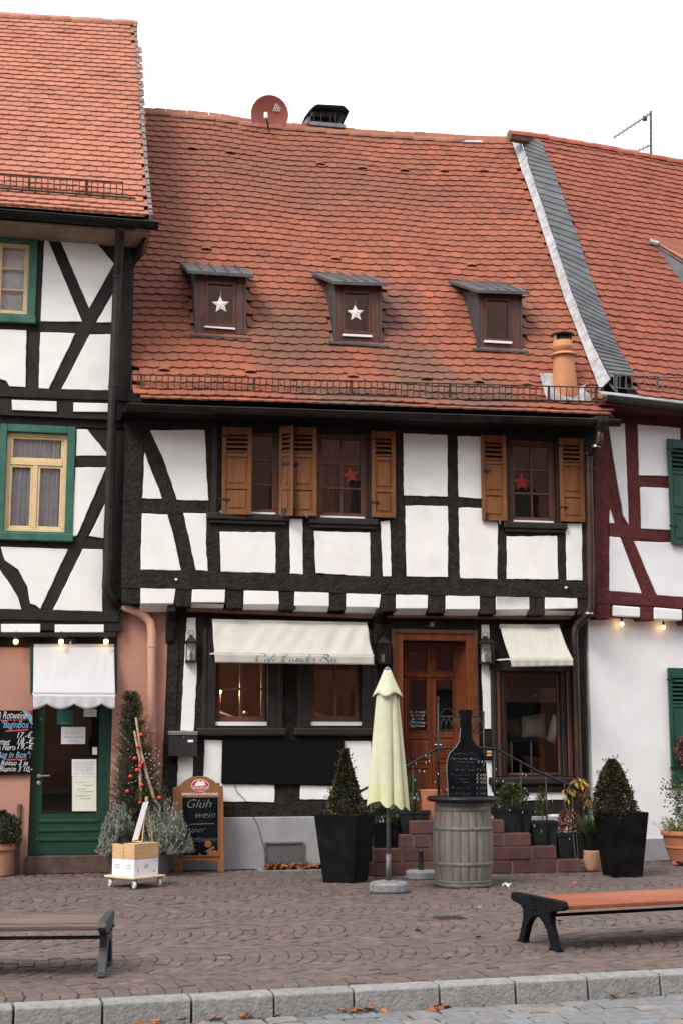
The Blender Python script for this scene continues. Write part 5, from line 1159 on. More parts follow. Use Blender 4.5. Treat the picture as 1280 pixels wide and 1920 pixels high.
def tapered_pot(par, c, wt, wb, dt, db, h, yaw, mat, wall=.025, rim=0.0, name='planter', soil=True, sink=.06):
    M = Matrix.Rotation(yaw, 3, 'Z'); c = Vector(c)
    def ring(w, d, z): return [c + M @ Vector((sx * w / 2, sy * d / 2, z)) for sx, sy in ((-1, -1), (1, -1), (1, 1), (-1, 1))]
    rs = [ring(wb, db, 0)]
    if rim:
        hr = h - rim; kw = wb + (wt - wb) * hr / h * .85; kd_ = db + (dt - db) * hr / h * .85
        rs += [ring(kw, kd_, hr), ring(wt, dt, hr + .004), ring(wt, dt, h)]
    else: rs += [ring(wt, dt, h)]
    rs += [ring(wt - 2 * wall, dt - 2 * wall, h), ring(wt - 2 * wall - .02, dt - 2 * wall - .02, h - sink * 1.2)]
    mb = MB(); vs = [p for r_ in rs for p in r_]; fs = [(3, 2, 1, 0)]
    for i in range(len(rs) - 1): fs += [(4 * i + j, 4 * i + (j + 1) % 4, 4 * i + 4 + (j + 1) % 4, 4 * i + 4 + j) for j in range(4)]
    fs.append(tuple(4 * (len(rs) - 1) + j for j in range(4))); mb.add(vs, fs); o = mb.obj(name, mat, par, .006)
    if soil: MB().add(ring(wt - 2 * wall - .004, dt - 2 * wall - .004, h - sink), [(0, 1, 2, 3)]).obj('soil', 'soil', par)
    return o
def ppm(P): return FPX / ((Vector(P) - CAMP).length)

# ================================================================= stairs and railings before the cafe door
OS = 1.22; CZ = 0.162
st = thing('stairs', 'red sandstone steps rising from both sides to the cafe door', 'stairs', CAFE.w(CAFE.sz(880, 1600, OS)[0], 0, 0))
sx = lambda u, v=1590: CAFE.sz(u, v, OS)[0]
courses = [[688, 709, 790, 880, 960, 1044, 1091], [700, 753, 830, 915, 996, 1044], [750, 775, 804, 880, 942, 996], [770, 850, 900, 946]]
def seg_depth(k): return OS - .004 * k
for k, us in enumerate(courses):
    S = [sx(u, 1630 - k * 25) for u in us]
    rect(CAFE, S[0] + .01, S[-1] - .01, k * CZ, (k + 1) * CZ - .012, OS - .009, OS - .03).obj('mortar_bed', 'joint_pale', st)
    for a, b in zip(S[:-1], S[1:]):
        j = random.uniform(-.004, .004); rect(CAFE, a + .006, b - .006, k * CZ + .005, (k + 1) * CZ - .003, OS + j, OS - .04).obj('step_block', 'stone_red', st, .010, seg=2)
def iron(par, pts, r, name, off=None, mat='iron_black', pl=CAFE):
    return MB().tube([pl.px(u, v, o) for u, v, o in pts], r, 7).obj(name, mat, par, smooth=True)
RO = 1.10
rl = thing('railing', 'black wrought iron handrail with lattice panel round the landing of the steps', 'railing', CAFE.w(sx(900), 4 * CZ, RO))
zp = lambda z, p: q(z, [p])[0]
def rp(z, x, y, o=RO): u, v = zp(z, (x, y)); return (u, v, o)
iron(rl, [rp('G6', 360, 785), rp('G6', 640, 632), rp('G6', 815, 530), rp('G6', 845, 520), rp('G7', 520, 772), rp('G7', 690, 768), rp('G7', 760, 775), rp('G7', 1000, 905), rp('G8', 560, 1045), rp('G8', 670, 1100), rp('G8', 715, 1135), rp('G8', 728, 1165), rp('G8', 712, 1188), rp('G8', 690, 1180)], .016, 'handrail')
iron(rl, [rp('G7', 428, 500), rp('G7', 432, 1110)], .015, 'post')
MB().lathe([(.0, .05), (.012, .045), (.020, .0), (.012, -.03), (.0, -.035)], CAFE.px(*rp('G7', 428, 497)), 10).obj('finial', 'iron_black', rl)
iron(rl, [rp('G7', 688, 560), rp('G7', 692, 1100)], .013, 'post')
iron(rl, [rp('G8', 148, 842), rp('G8', 148, 1362)], .011, 'post'); iron(rl, [rp('G8', 305, 915), rp('G8', 312, 1440)], .010, 'post')
iron(rl, [rp('G8', 455, 985), rp('G8', 470, 1518)], .010, 'post'); iron(rl, [rp('G8', 612, 1070), rp('G8', 625, 1598)], .013, 'post')
iron(rl, [rp('W6', 690, 225), rp('W6', 692, 1470)], .010, 'post'); iron(rl, [rp('W6', 110, 540), rp('W6', 110, 1660)], .012, 'post')
for y in (590, 682, 886): iron(rl, [rp('G7', 428, y), rp('G7', 690, y)], .009, 'cross_bar', mat='iron_rust' if y == 682 else 'iron_black')
for i in range(9):      # lattice
    x = 430 + i * 29; iron(rl, [rp('G7', x, 590), rp('G7', x + 29, 682)], .005, 'lattice_bar'); iron(rl, [rp('G7', x + 29, 590), rp('G7', x, 682)], .005, 'lattice_bar')
for cx in (480, 560, 640):
    pts = []
    for t in range(15):
        a = math.pi * t / 14; pts.append(rp('G7', cx - 36 * math.cos(a), 588 - 42 * math.sin(a)))
    iron(rl, pts, .006, 'scroll')

# ================================================================= big black planters with clipped box cones
def cone_prof(R0, p=1.0, top=.02): return lambda k: max(top, R0 * (1 - k) ** p * (1.0 if k > .12 else .86 + k * 1.2))
def big_planter(label, base_uv, wt, wb, h, yaw, R0, H, p, brown=0.3, n=5200, dx=0):
    g = gp(*base_uv); t = thing('planter', label, 'planter', g)
    tapered_pot(t, g, wt, wb, wt, wb, h, yaw, 'planter_black', .03, name='pot', sink=.05)
    c = g + Vector((dx, 0, h - .07)); pf = cone_prof(R0, p); mb = MB(); bush_leaves(mb, c, pf, H, n, .036, .022, .5, .13)
    for _ in range(60):                       # stray shoots
        k = random.random(); a = random.uniform(0, 6.28); r = pf(k) * .9; p0 = c + Vector((r * math.cos(a), r * math.sin(a), k * H)); dd = (Vector((math.cos(a), math.sin(a), .9)) + rv() * .4).normalized()
        for j in range(6): leaf(mb, p0 + dd * (.015 * j), dd + rv() * .8, rv(), .03, .016)
    tag(mb.obj('foliage', 'leaf_box', t), kind='stuff')
    mb = MB(); bush_leaves(mb, c, lambda k: pf(k) * .97, H, int(n * brown), .034, .020, .5, .13); tag(mb.obj('brown_foliage', 'leaf_box_brown', t), kind='stuff')
    core(t, c, pf, H * .9, 'leaf_box', .62)
    return t
big_planter('tall black tapered planter with slim pointed box tree left of the parasol', (647, 1653), .545, .385, .77, R(-25), .245, .80, .95, .42)
big_planter('tall black tapered planter with bushy rounded box tree beside white wall', (1166, 1642), .52, .37, .76, R(10), .285, .68, .58, .36, dx=-.08)

# ================================================================= parasol, closed
pb = gp(728, 1673); k = 1 / ppm(pb)
par = thing('parasol', 'closed pale green parasol standing in a round grey concrete foot', 'parasol', pb)
MB().lathe([(.19, 0), (.205, .02), (.205, .085), (.185, .11), (.09, .115), (.088, .125), (.0, .125)], pb, 32).obj('foot', 'stone_grey', par, smooth=False)
MB().tube([pb + Vector((0, 0, .10)), pb + Vector((0, 0, 2.36))], .021, 12).obj('pole', 'iron_grey', par, smooth=True)
MB().tube([pb + Vector((0, 0, .12)), pb + Vector((0, 0, .40))], .030, 12).obj('pole_sleeve', 'iron_grey', par, smooth=True)
VPL = Plane(pb, 0)
zc = lambda v: VPL.sz(728, v, 0)[1]
zT, zB = zc(1256), zc(1512)
def cloth(a, b, R0=.125, R1=.215, z0=None, z1=None, nf=4, ph=.6, amp=.25):
    an = 2 * math.pi * a; R_ = R0 + (R1 - R0) * b; w_ = an + .25 * math.sin(an * 2 + 1 + b); fo = abs(math.sin(w_ * 3 + .9)) ** .7; f = 1 - .34 * (1 - fo) * (.45 + .55 * b) + .06 * math.sin(an * 2 + 2 * b)
    r = R_ * f; zz_ = z0 + (z1 - z0) * b - b ** 5 * (.028 * math.sin(w_ * 6 + .4) + .03 * math.sin(an + 1))
    return pb + Vector((r * math.cos(an), r * .8 * math.sin(an), zz_))
zM = zc(1300)
MB().grid(lambda a, b: cloth(a, b * .82, .115, .222, zM + .05, zB), 128, 24).obj('canopy', 'parasol_cloth', par, smooth=True)
MB().grid(lambda a, b: cloth(a, .82 + b * .18, .115, .222, zM + .05, zB) , 128, 8).obj('canopy_hem', 'parasol_hem', par, smooth=True)
def cap(a, b):
    an = 2 * math.pi * a; f = 1 + .13 * math.cos(4 * an + .6) * b; r = (.035 + .115 * b) * f; return pb + Vector((r * math.cos(an), r * .85 * math.sin(an), zT - (zT - zM + .02) * b - .02 * math.cos(4 * an + .6) * b))
MB().grid(cap, 64, 10).obj('vent_cap', 'parasol_cloth', par, smooth=True, solid=.006)
MB().lathe([(.036, -.02), (.036, .012), (.018, .03), (0, .034)], pb + Vector((0, 0, zT)), 14).obj('tip', 'stone_grey', par, smooth=True)
pb2 = gp(789, 1648)
t = thing('umbrella_stand', 'empty round grey concrete umbrella stand with short tube beside the barrel', 'umbrella stand', pb2)
MB().lathe([(.175, 0), (.185, .015), (.185, .08), (.17, .10), (.06, .105), (.0, .105)], pb2, 32).obj('disc', 'stone_grey', t)
MB().lathe([(.036, .1), (.032, .12), (.027, .29), (.033, .30), (.033, .335), (.024, .34), (.0, .34)], pb2, 14).obj('tube', 'iron_black', t, smooth=True)

# ================================================================= barrel table with bottle board
bb = gp(868, 1661); bar = thing('barrel_table', 'grey weathered wine barrel with round black table top before the steps', 'table', bb)
HB = .93; rb = lambda z: .285 + .048 * (1 - ((z - HB / 2) / (HB / 2)) ** 2)
ns_ = 22
for i in range(ns_):
    a0, a1 = 2 * math.pi * i / ns_ + .002, 2 * math.pi * (i + 1) / ns_ - .001; vs = []; nz_ = 11
    for j in range(nz_):
        z = HB * j / (nz_ - 1)
        for a in (a0, (a0 + a1) / 2, a1): vs.append(bb + Vector((rb(z) * math.cos(a), rb(z) * math.sin(a), z)))
    fs = [(3 * j + m, 3 * j + m + 1, 3 * j + m + 4, 3 * j + m + 3) for j in range(nz_ - 1) for m in (0, 1)]
    MB().add(vs, fs).obj('stave', 'barrel_wood', bar, smooth=True, solid=.02)
MB().lathe([(.27, .02), (.27, HB - .03)], bb, 20).obj('barrel_inside', 'soil', bar)
for za, zb in ((.0, .045), (.045, .075), (.235, .275), (.62, .66), (HB - .10, HB - .045), (HB - .045, HB)):
    MB().lathe([(rb(za) + .012, za), (rb(za) + .016, za + .004), (rb(zb) + .016, zb - .004), (rb(zb) + .012, zb)], bb, 40).obj('hoop', 'barrel_hoop', bar, smooth=True)
MB().lathe([(.0, HB), (.37, HB), (.395, HB + .012), (.402, HB + .03), (.395, HB + .05), (.38, HB + .056), (.0, HB + .056)], bb, 48).obj('table_top', 'table_black', bar, .004)
ZTB = HB + .056; bpl = Plane((bb.x + .03, bb.y + .05), R(4))
bt = thing('menu_board', 'black bottle-shaped chalk menu board standing on the barrel table', 'menu board', bpl.w(0, ZTB, 0))
BO = [(895, 830), (888, 700), (885, 640), (890, 590), (905, 550), (940, 515), (962, 480), (968, 400), (966, 325), (958, 318), (960, 292), (1038, 290), (1040, 318), (1034, 325), (1034, 400), (1040, 470), (1062, 500), (1095, 530), (1115, 570), (1122, 610), (1128, 700), (1132, 830)]
P = [bpl.px(u, v, 0) for u, v in q('G6', BO)]; zmn = min(p.z for p in P)
P = [p if p.z > ZTB + .02 else Vector((p.x, p.y, ZTB)) for p in P]
MB().prism(P, -bpl.n * .025).obj('board', 'chalkboard', bt, .003)
MB().tube([p + bpl.n * .001 for p in P[:8]], .006, 5).obj('chalked_edge', 'chalk_dim', bt)
def line_on(pl, par, z, x, y, s, size, mat, off, align='LEFT', shear=.25, width=None, thin=-.002, wob=.002, name='writing'):
    u, v = zp(z, (x, y)); o = pl.px(u, v, off); kx = 1.0
    return text(par, s, o, pl.d, (0, 0, 1), size, mat, shear, thin, align, width, name, .002, wob)
WD = [('Getränke u. mehr', 915, 560, .045, 'chalk_dim', .30), ('-Flammkuchen Advents', 905, 592, .052, 'chalk', .345), ('- Schinken Zwiebel', 925, 610, .036, 'chalk_dim', .25), ('Flammkuchen Trad.', 910, 636, .046, 'chalk_dim', .32), ('- Tomate + Feta', 928, 658, .04, 'chalk_dim', .24),
      ('Flaschenweine', 912, 690, .045, 'chalk_dim', .22), ('- Glühwein', 922, 712, .04, 'chalk_dim', .19), ('- Apfelwein', 922, 730, .04, 'chalk_dim', .19), ('Röstbrote', 910, 768, .045, 'chalk_dim', .22), ('Kuchen hausgem.', 908, 800, .042, 'chalk_dim', .27)]
for s_, x, y, sz_, m_, w_ in WD: line_on(bpl, bt, 'G6', x, y, s_, sz_, m_, .001, width=w_ * .93)
for s_, x, y, m_ in (('€ 6,20', 1068, 610, 'chalk'), ('7', 1098, 636, 'chalk'), ('€ 6,70', 1060, 658, 'chalk_dim'), ('€ 4,90', 1060, 690, 'chalk'), ('€ 4,00', 1060, 711, 'chalk'), ('€ 4,50', 1062, 732, 'chalk'), ('€ 2,50', 1060, 768, 'chalk_dim'), ('€ 2,80', 1060, 800, 'chalk_dim')):
    line_on(bpl, bt, 'G6', x, y, s_, .043, m_, .001, thin=-.001)

# ================================================================= planters and pots on the steps
def step_planter(label, z, x0, x1, ytop, ybot, course, plant, off=RO + .02, mat='planter_slate', dep=.24, k=.8):
    (u0, vt), (u1, vb) = q(z, [(x0, ytop), (x1, ybot)]); o = off - .02; s0, zt_ = CAFE.sz(u0, vt, o); s1, zb_ = CAFE.sz(u1, vb, o); zb_ = course * CZ; zt_ = max(zt_, zb_ + .18)
    c = CAFE.w((s0 + s1) / 2, zb_, o - dep / 2); t = thing('planter', label, 'planter', c)
    tapered_pot(t, c, s1 - s0, (s1 - s0) * k, dep, dep * .85, zt_ - zb_, ANG, mat, .02, rim=.05, name='pot', sink=.03)
    plant(t, c + Vector((0, 0, zt_ - zb_ - .03)), s1 - s0); return t
def plant_bush(H, rw, mat, n, L, w, p=.5, lump=.2, extra=None):
    def f(t, c, W_):
        mb = MB(); pf = lambda k: rw * W_ * max(.1, (1 - (k * .95) ** 2)) ** p; bush_leaves(mb, c, pf, H, n, L, w, .25, lump, upbias=.8); tag(mb.obj('foliage', mat, t), kind='stuff')
        MB().tube([c - Vector((0, 0, .02)), c + Vector((0, 0, H * .5))], .008, 6).obj('stem', 'bark', t)
        if extra: extra(t, c, W_)
    return f
def needles(mb, a, b, n, L, w):
    d = (b - a)
    for i in range(n):
        k = random.random(); p = a + d * k; leaf(mb, p, d.normalized() * .6 + rv(), rv(), L * random.uniform(.7, 1.2), w)
def plant_conifer(H, rw, mat, n=70, L=.035):
    def f(t, c, W_):
        mb = MB()
        for i in range(n):
            k = random.random() ** .8; a = random.uniform(0, 6.28); r = rw * W_ * (1 - k) ** .75; p0 = c + Vector((0, 0, k * H)); d = Vector((math.cos(a) * r, math.sin(a) * r, r * .7 + .05))
            needles(mb, p0 + d * .2, p0 + d, 22, L, .006)
        tag(mb.obj('foliage', mat, t), kind='stuff'); MB().tube([c - Vector((0, 0, .02)), c + Vector((0, 0, H * .9))], .010, 6).obj('stem', 'bark', t)
    return f
step_planter('slate grey planter with leafy skimmia on the third step right of barrel', 'G8', 165, 385, 1200, 1358, 3, plant_bush(.30, .40, 'leaf_green', 900, .055, .022, .5, .25))
step_planter('slate grey planter with small feathery conifer on the second step right of barrel', 'G8', 372, 540, 1280, 1437, 2, plant_conifer(.40, .34, 'leaf_green'))
step_planter('slate grey planter with reddish leaves on the lowest step right of barrel', 'G8', 527, 705, 1355, 1516, 1, plant_bush(.30, .36, 'leaf_red', 500, .05, .022, .5, .3))
step_planter('slate grey planter with dense conifer on the step between parasol and barrel', 'G6', 600, 790, 895, 1058, 3, plant_conifer(.42, .30, 'leaf_green', 120))
step_planter('black planter with dark leaves on the second step behind the parasol pole', 'G6', 442, 608, 975, 1146, 2, plant_bush(.22, .5, 'leaf_box', 700, .05, .022, .5, .25), mat='planter_black')
c = CAFE.w(CAFE.sz(*zp('G6', (800, 970)), RO - .02)[0], 4 * CZ, RO - .14)
t = thing('terracotta_pot', 'orange square terracotta pot on the landing behind the barrel', 'pot', c); tapered_pot(t, c, .26, .22, .24, .2, .36, ANG, 'terracotta', .02, name='pot')
# dry vine with yellowed leaves wound on the lower handrail
t = thing('climbing_plant', 'dry climber with yellow leaves wound round the end of the handrail', 'climber', CAFE.px(1075, 1612, RO))
mb = MB(); vine = [rp('G8', 640, 1590), rp('G8', 620, 1350), rp('G8', 560, 1150), rp('G8', 600, 1060), rp('G8', 670, 1040), rp('G8', 700, 1110), rp('G8', 720, 1200)]
VP = [CAFE.px(u, v, o + .03) for u, v, o in vine]
mb.tube(VP, .006, 5); mb.tube([p + Vector((.04, .02, .03)) for p in VP], .004, 5); mb.obj('stem', 'bark', t); mb = MB()
for i in range(70):
    j = random.randint(2, len(VP) - 2); p = VP[j].lerp(VP[j + 1], random.random()) + rv() * .07; leaf(mb, p, Vector((0, 0, -1)) + rv() * .8, rv(), .085, .038, .3)
tag(mb.obj('leaves', 'leaf_yellow', t), kind='stuff')
# pots on the pavement by the right planter
g = gp(1110, 1634); t = thing('terracotta_pot', 'small round pale terracotta pot on the paving right of the steps', 'pot', g)
MB().lathe([(.08, 0), (.10, .03), (.115, .14), (.105, .23), (.11, .255), (.10, .26), (.09, .24), (.0, .235)], g, 24).obj('pot', 'terracotta_pale', t, smooth=True)
g2 = g + Vector((0, 0, .24)); t = thing('flower_pot', 'black pot of grassy green plant standing in the small terracotta pot', 'pot', g2)
MB().lathe([(.085, 0), (.115, .20), (.118, .22), (.105, .22), (.0, .19)], g2, 20).obj('pot', 'planter_black', t); mb = MB()
for i in range(420):
    a = random.uniform(0, 6.28); r = random.uniform(0, .09); p = g2 + Vector((r * math.cos(a), r * math.sin(a), .19)); d = Vector((math.cos(a) * .5, math.sin(a) * .5, 1)) + rv() * .25; L = random.uniform(.18, .34); leaf(mb, p, d, rv(), L, .009)
tag(mb.obj('foliage', 'leaf_green', t), kind='stuff')
g = gp(1292, 1622); t = thing('flower_pot', 'large round terracotta pot of mixed plants before the white wall at right edge', 'flower pot', g)
MB().lathe([(.235, .05), (.25, .06), (.30, .22), (.31, .225), (.31, .245), (.305, .25), (.335, .38), (.355, .385), (.36, .40), (.355, .44), (.33, .445), (.32, .40), (.0, .39)], g, 40).obj('pot', 'terracotta', t, smooth=False)
for an in (200, 260, 330, 80): MB().box(g + Vector((.21 * math.cos(R(an)), .21 * math.sin(R(an)), .03)), (.09, .09, .06)).obj('foot', 'terracotta', t, .015)
gt_ = g + Vector((0, 0, .40)); mb = MB()
for i in range(16):
    a = random.uniform(0, 6.28); b0 = gt_ + Vector((.1 * math.cos(a), .12 + .08 * math.sin(a), 0)); tip = b0 + Vector((random.uniform(-.30, .12), .05, random.uniform(.55, .80)))
    for j in range(46):
        k = random.random(); p = b0.lerp(tip, k) + rv() * .07; leaf(mb, p, rv() + Vector((-.2, -.2, .1)), rv(), .06, .024)
tag(mb.obj('climber_foliage', 'leaf_green', t), kind='stuff'); mb = MB()
for i in range(60):
    a = random.uniform(2.4, 4.4); r = random.uniform(.1, .33); p = gt_ + Vector((r * math.cos(a), r * math.sin(a), 0)); d = Vector((math.cos(a) * .5, math.sin(a) * .4, .8)) + rv() * .3; needles(mb, p, p + d * .20, 22, .035, .007)
tag(mb.obj('heather_foliage', 'leaf_bright', t), kind='stuff'); mb = MB(); mg = MB()
for i in range(26):
    p = gt_ + Vector((random.uniform(-.10, .2), random.uniform(-.30, -.15), random.uniform(.06, .17)))
    for j in range(5): leaf(mb, p, rv() + Vector((0, -.5, .8)), rv(), .045, .026)
    leaf(mg, p - Vector((0, 0, .1)), rv(), rv(), .06, .05)
tag(mb.obj('cyclamen_flowers', 'flower_white', t), kind='stuff'); tag(mg.obj('cyclamen_leaves', 'leaf_green', t), kind='stuff')
# left pot
g = gp(-4, 1643); t = thing('flower_pot', 'round terracotta pot with dark green bush at the left edge', 'flower pot', g)
MB().lathe([(.135, 0), (.15, .02), (.175, .30), (.195, .305), (.205, .32), (.205, .385), (.19, .39), (.18, .35), (.0, .34)], g, 32).obj('pot', 'terracotta_pale', t, smooth=False)
mb = MB(); bush_leaves(mb, g + Vector((0, 0, .34)), lambda k: .25 * max(.05, 1 - (2 * k - .75) ** 2 * .75) ** .5, .42, 3600, .035, .02, .45, .15); tag(mb.obj('foliage', 'leaf_box', t), kind='stuff')
core(t, g + Vector((0, 0, .34)), lambda k: .22 * max(.05, 1 - (2 * k - .75) ** 2 * .75) ** .5, .40, 'leaf_box', .7)
g = gp(28, 1640) + Vector((0, .12, 0)); MB_ = MB().box(g + Vector((0, 0, .42)), (.05, .05, .84)); tag(MB_.obj('garden_stake', 'bark', loc=g, bevel=.01), 'dark wooden stake upright behind the left edge pot', 'stake')

# ================================================================= Christmas arrangement by the pink wall
g = CAFE.px(262, 1590, .42); g.z = 0
t = thing('christmas_tree', 'slim fir with red baubles and birch branches standing by the pink wall', 'tree', g)
MB().lathe([(.16, 0), (.20, .36), (.215, .37), (.215, .40), (.19, .40), (.0, .37)], g, 28).obj('pot', 'steel_bright', t, smooth=False)
xpl = Plane(g, ANG); apex = xpl.px(246, 1312, 0); b0 = g + Vector((0, 0, .36)); mb = MB(); mb.tube([b0, b0.lerp(apex, .5) + Vector((.02, 0, 0)), apex], [.025, .016, .006], 7); mb.obj('trunk', 'bark', t, smooth=True)
mb = MB(); br = MB()
for i in range(620):
    k = random.random() ** .9; p0 = b0.lerp(apex, .10 + k * .90); a = random.uniform(0, 6.28); r = .055 + .33 * (1 - k) ** .7 * random.uniform(.45, 1.1); d = Vector((math.cos(a) * r, math.sin(a) * r, r * .55 + .07)); br.tube([p0, p0 + d], [.004, .002], 4)
    needles(mb, p0 + d * .1, p0 + d * 1.05, 38, .036, .008)
for i in range(70):      # wider lower boughs, some drooping to the left
    a = random.uniform(1.9, 6.1); p0 = b0 + Vector((0, 0, random.uniform(.15, .62))); d = Vector((math.cos(a) * .34 * random.uniform(.7, 1.1), math.sin(a) * .25, random.uniform(-.04, .2))); br.tube([p0, p0 + d], [.006, .002], 4)
    for j in range(10):
        q0 = p0 + d * random.uniform(.2, 1); d2 = rv() * .1 + d * .15 - Vector((0, 0, .07)); needles(mb, q0, q0 + d2, 20, .045, .006)
tag(mb.obj('needles', 'leaf_fir', t), kind='stuff'); tag(br.obj('boughs', 'bark', t), kind='stuff')
for pts in ([(255, 1345), (263, 1400), (275, 1450), (290, 1500), (298, 1510)], [(252, 1370), (262, 1420), (264, 1480), (264, 1505)]):
    P = [xpl.px(u, v, .24) for u, v in pts]; MB().tube(P, [.012, .016, .018, .021, .021][:len(P)], 8).obj('birch_branch', 'birch', t, smooth=True)
bz = [(265, 1378), (259, 1400), (253, 1422), (263, 1437), (257, 1444), (245, 1456), (266, 1472), (239, 1484), (299, 1496), (263, 1505), (268, 1430)]
for u, v in bz:
    c = xpl.px(u, v, .27); MB().lathe([(.025 * math.sin(math.pi * i / 10), -.025 * math.cos(math.pi * i / 10)) for i in range(11)], c, 16).obj('bauble', 'bauble_red', t, smooth=True)
mb = MB()
for i in range(46):
    u, v = random.uniform(240, 300), random.uniform(1400, 1500); c = xpl.px(u, v, .22); mb.lathe([(.0, -.008), (.007, 0), (.0, .008)], c, 6)
tag(mb.obj('light_string', 'led_white', t), kind='stuff')
def silver_bush(label, g, W_, H, n, lean=0):
    t = thing('lavender_bush', label, 'bush', g); mb = MB()
    for i in range(n):
        a = random.uniform(0, 6.283); rr_ = random.random() ** .5; p = g + Vector((.08 * math.cos(a), .08 * math.sin(a), .24)); tip = g + Vector((W_ * rr_ * math.cos(a) + lean, W_ * .8 * rr_ * math.sin(a), H * (1 - .68 * rr_ ** 2.5) * random.uniform(.85, 1.05))); mid = p.lerp(tip, .5) + Vector((math.cos(a), math.sin(a), 0)) * (.10 * rr_)
        for j in range(26):
            k = .2 + .8 * random.random(); c = p.lerp(mid, k).lerp(mid.lerp(tip, k), k); d = (tip - mid).normalized(); leaf(mb, c, d + rv() * .55, rv(), .042, .011)
    tag(mb.obj('foliage', 'leaf_silver', t), kind='stuff')
    MB().lathe([(.10, 0), (.13, .26), (.135, .27), (.12, .27), (.0, .25)], g, 20).obj('pot', 'zinc_dark', t, smooth=False); return t
g1 = CAFE.px(302, 1600, .62); g1.z = 0
silver_bush('large silvery lavender bush in zinc pot left of the chalk sign', g1, .40, .90, 420)
g1 = CAFE.px(222, 1600, .62); g1.z = 0
silver_bush('smaller silvery bush under the fir beside the green door', g1, .27, .86, 280)
g1 = CAFE.px(238, 1600, .70); g1.z = 0
t = thing('fir_branches', 'drooping fir branches bundled in front of the silvery bushes', 'branches', g1); mb = MB(); MB().lathe([(.10, 0), (.13, .40), (.12, .40), (.0, .36)], g1, 16).obj('pot', 'planter_black', t)
for i in range(46):
    a = random.uniform(3.0, 6.0); p = g1 + Vector((0, 0, .42)); d = Vector((math.cos(a) * .20, math.sin(a) * .10, random.uniform(.05, .26)))
    for j in range(5):
        q0 = p + d * random.uniform(.3, 1); needles(mb, q0, q0 + Vector((random.uniform(-.04, .04), -.02, -.14)), 22, .045, .006)
tag(mb.obj('foliage', 'leaf_fir', t), kind='stuff')
# meter box set in the pink wall
e = thing('meter_box', 'small dark meter box on the pink wall behind the fir', 'box', CAFE.px(238, 1452, .02)); pan(CAFE, 'P', [(223, 1424), (262, 1424), (262, 1482), (223, 1482)], .05, .05, 'door', 'zinc_dark', e, .006); pan(CAFE, 'P', [(220, 1419), (266, 1419), (266, 1425), (220, 1425)], .065, .065, 'lid', 'iron_grey', e)
pan(CAFE, 'P', [(225, 1469), (240, 1469), (240, 1472), (225, 1472)], .053, .003, 'sticker', 'paper', e); pan(CAFE, 'P', [(231, 1473), (240, 1473), (240, 1477), (231, 1477)], .053, .003, 'sticker', 'paper', e)

# ================================================================= dolly with wine boxes
gd = gp(253, 1662); yaw = R(40); Mz = Matrix.Rotation(-yaw, 3, 'Z')
dl = thing('dolly', 'wooden platform dolly on four white castors in front of the green door', 'dolly', gd)
hx, hy = .25, .235
zpf = .115
MB().box(gd + Vector((0, 0, zpf)), (2 * hx, 2 * hy, .022), Mz).obj('platform', 'pine_white', dl, .003)
for sx_, sy_ in ((-1, -1), (1, -1), (1, 1), (-1, 1)):
    p = gd + Mz @ Vector((sx_ * (hx - .05), sy_ * (hy - .05), 0)); w = part('castor', dl); Mw = Matrix.Rotation(R(25), 3, 'Z') @ Matrix.Rotation(R(90), 3, 'Y')
    MB().lathe([(.012, -.014), (.040, -.014), (.045, -.008), (.045, .008), (.040, .014), (.012, .014)], p + Vector((0, 0, .045)), 22, M=Mw).obj('wheel', 'rubber_white', w)
    MB().lathe([(.0, -.018), (.012, -.018), (.012, .018), (.0, .018)], p + Vector((0, 0, .045)), 10, M=Mw).obj('axle', 'iron_grey', w)
    MB().box(p + Vector((0, 0, .098)), (.06, .05, .008), Mz).obj('mounting_plate', 'iron_grey', w); MB().box(p + Matrix.Rotation(R(25), 3, 'Z') @ Vector((.020, 0, .07)), (.004, .028, .055), Matrix.Rotation(R(25), 3, 'Z')).obj('fork', 'iron_grey', w)
zb0 = zpf + .011; bw, bl_ = .182, .36
LABS = [('white printed cardboard wine box on the dolly, nearer the sign', 'white printed cardboard wine box on the dolly, nearer the door'), ('pale wooden wine crate stacked at the front of the dolly', 'pale wooden wine crate stacked on the dolly nearer the door')]
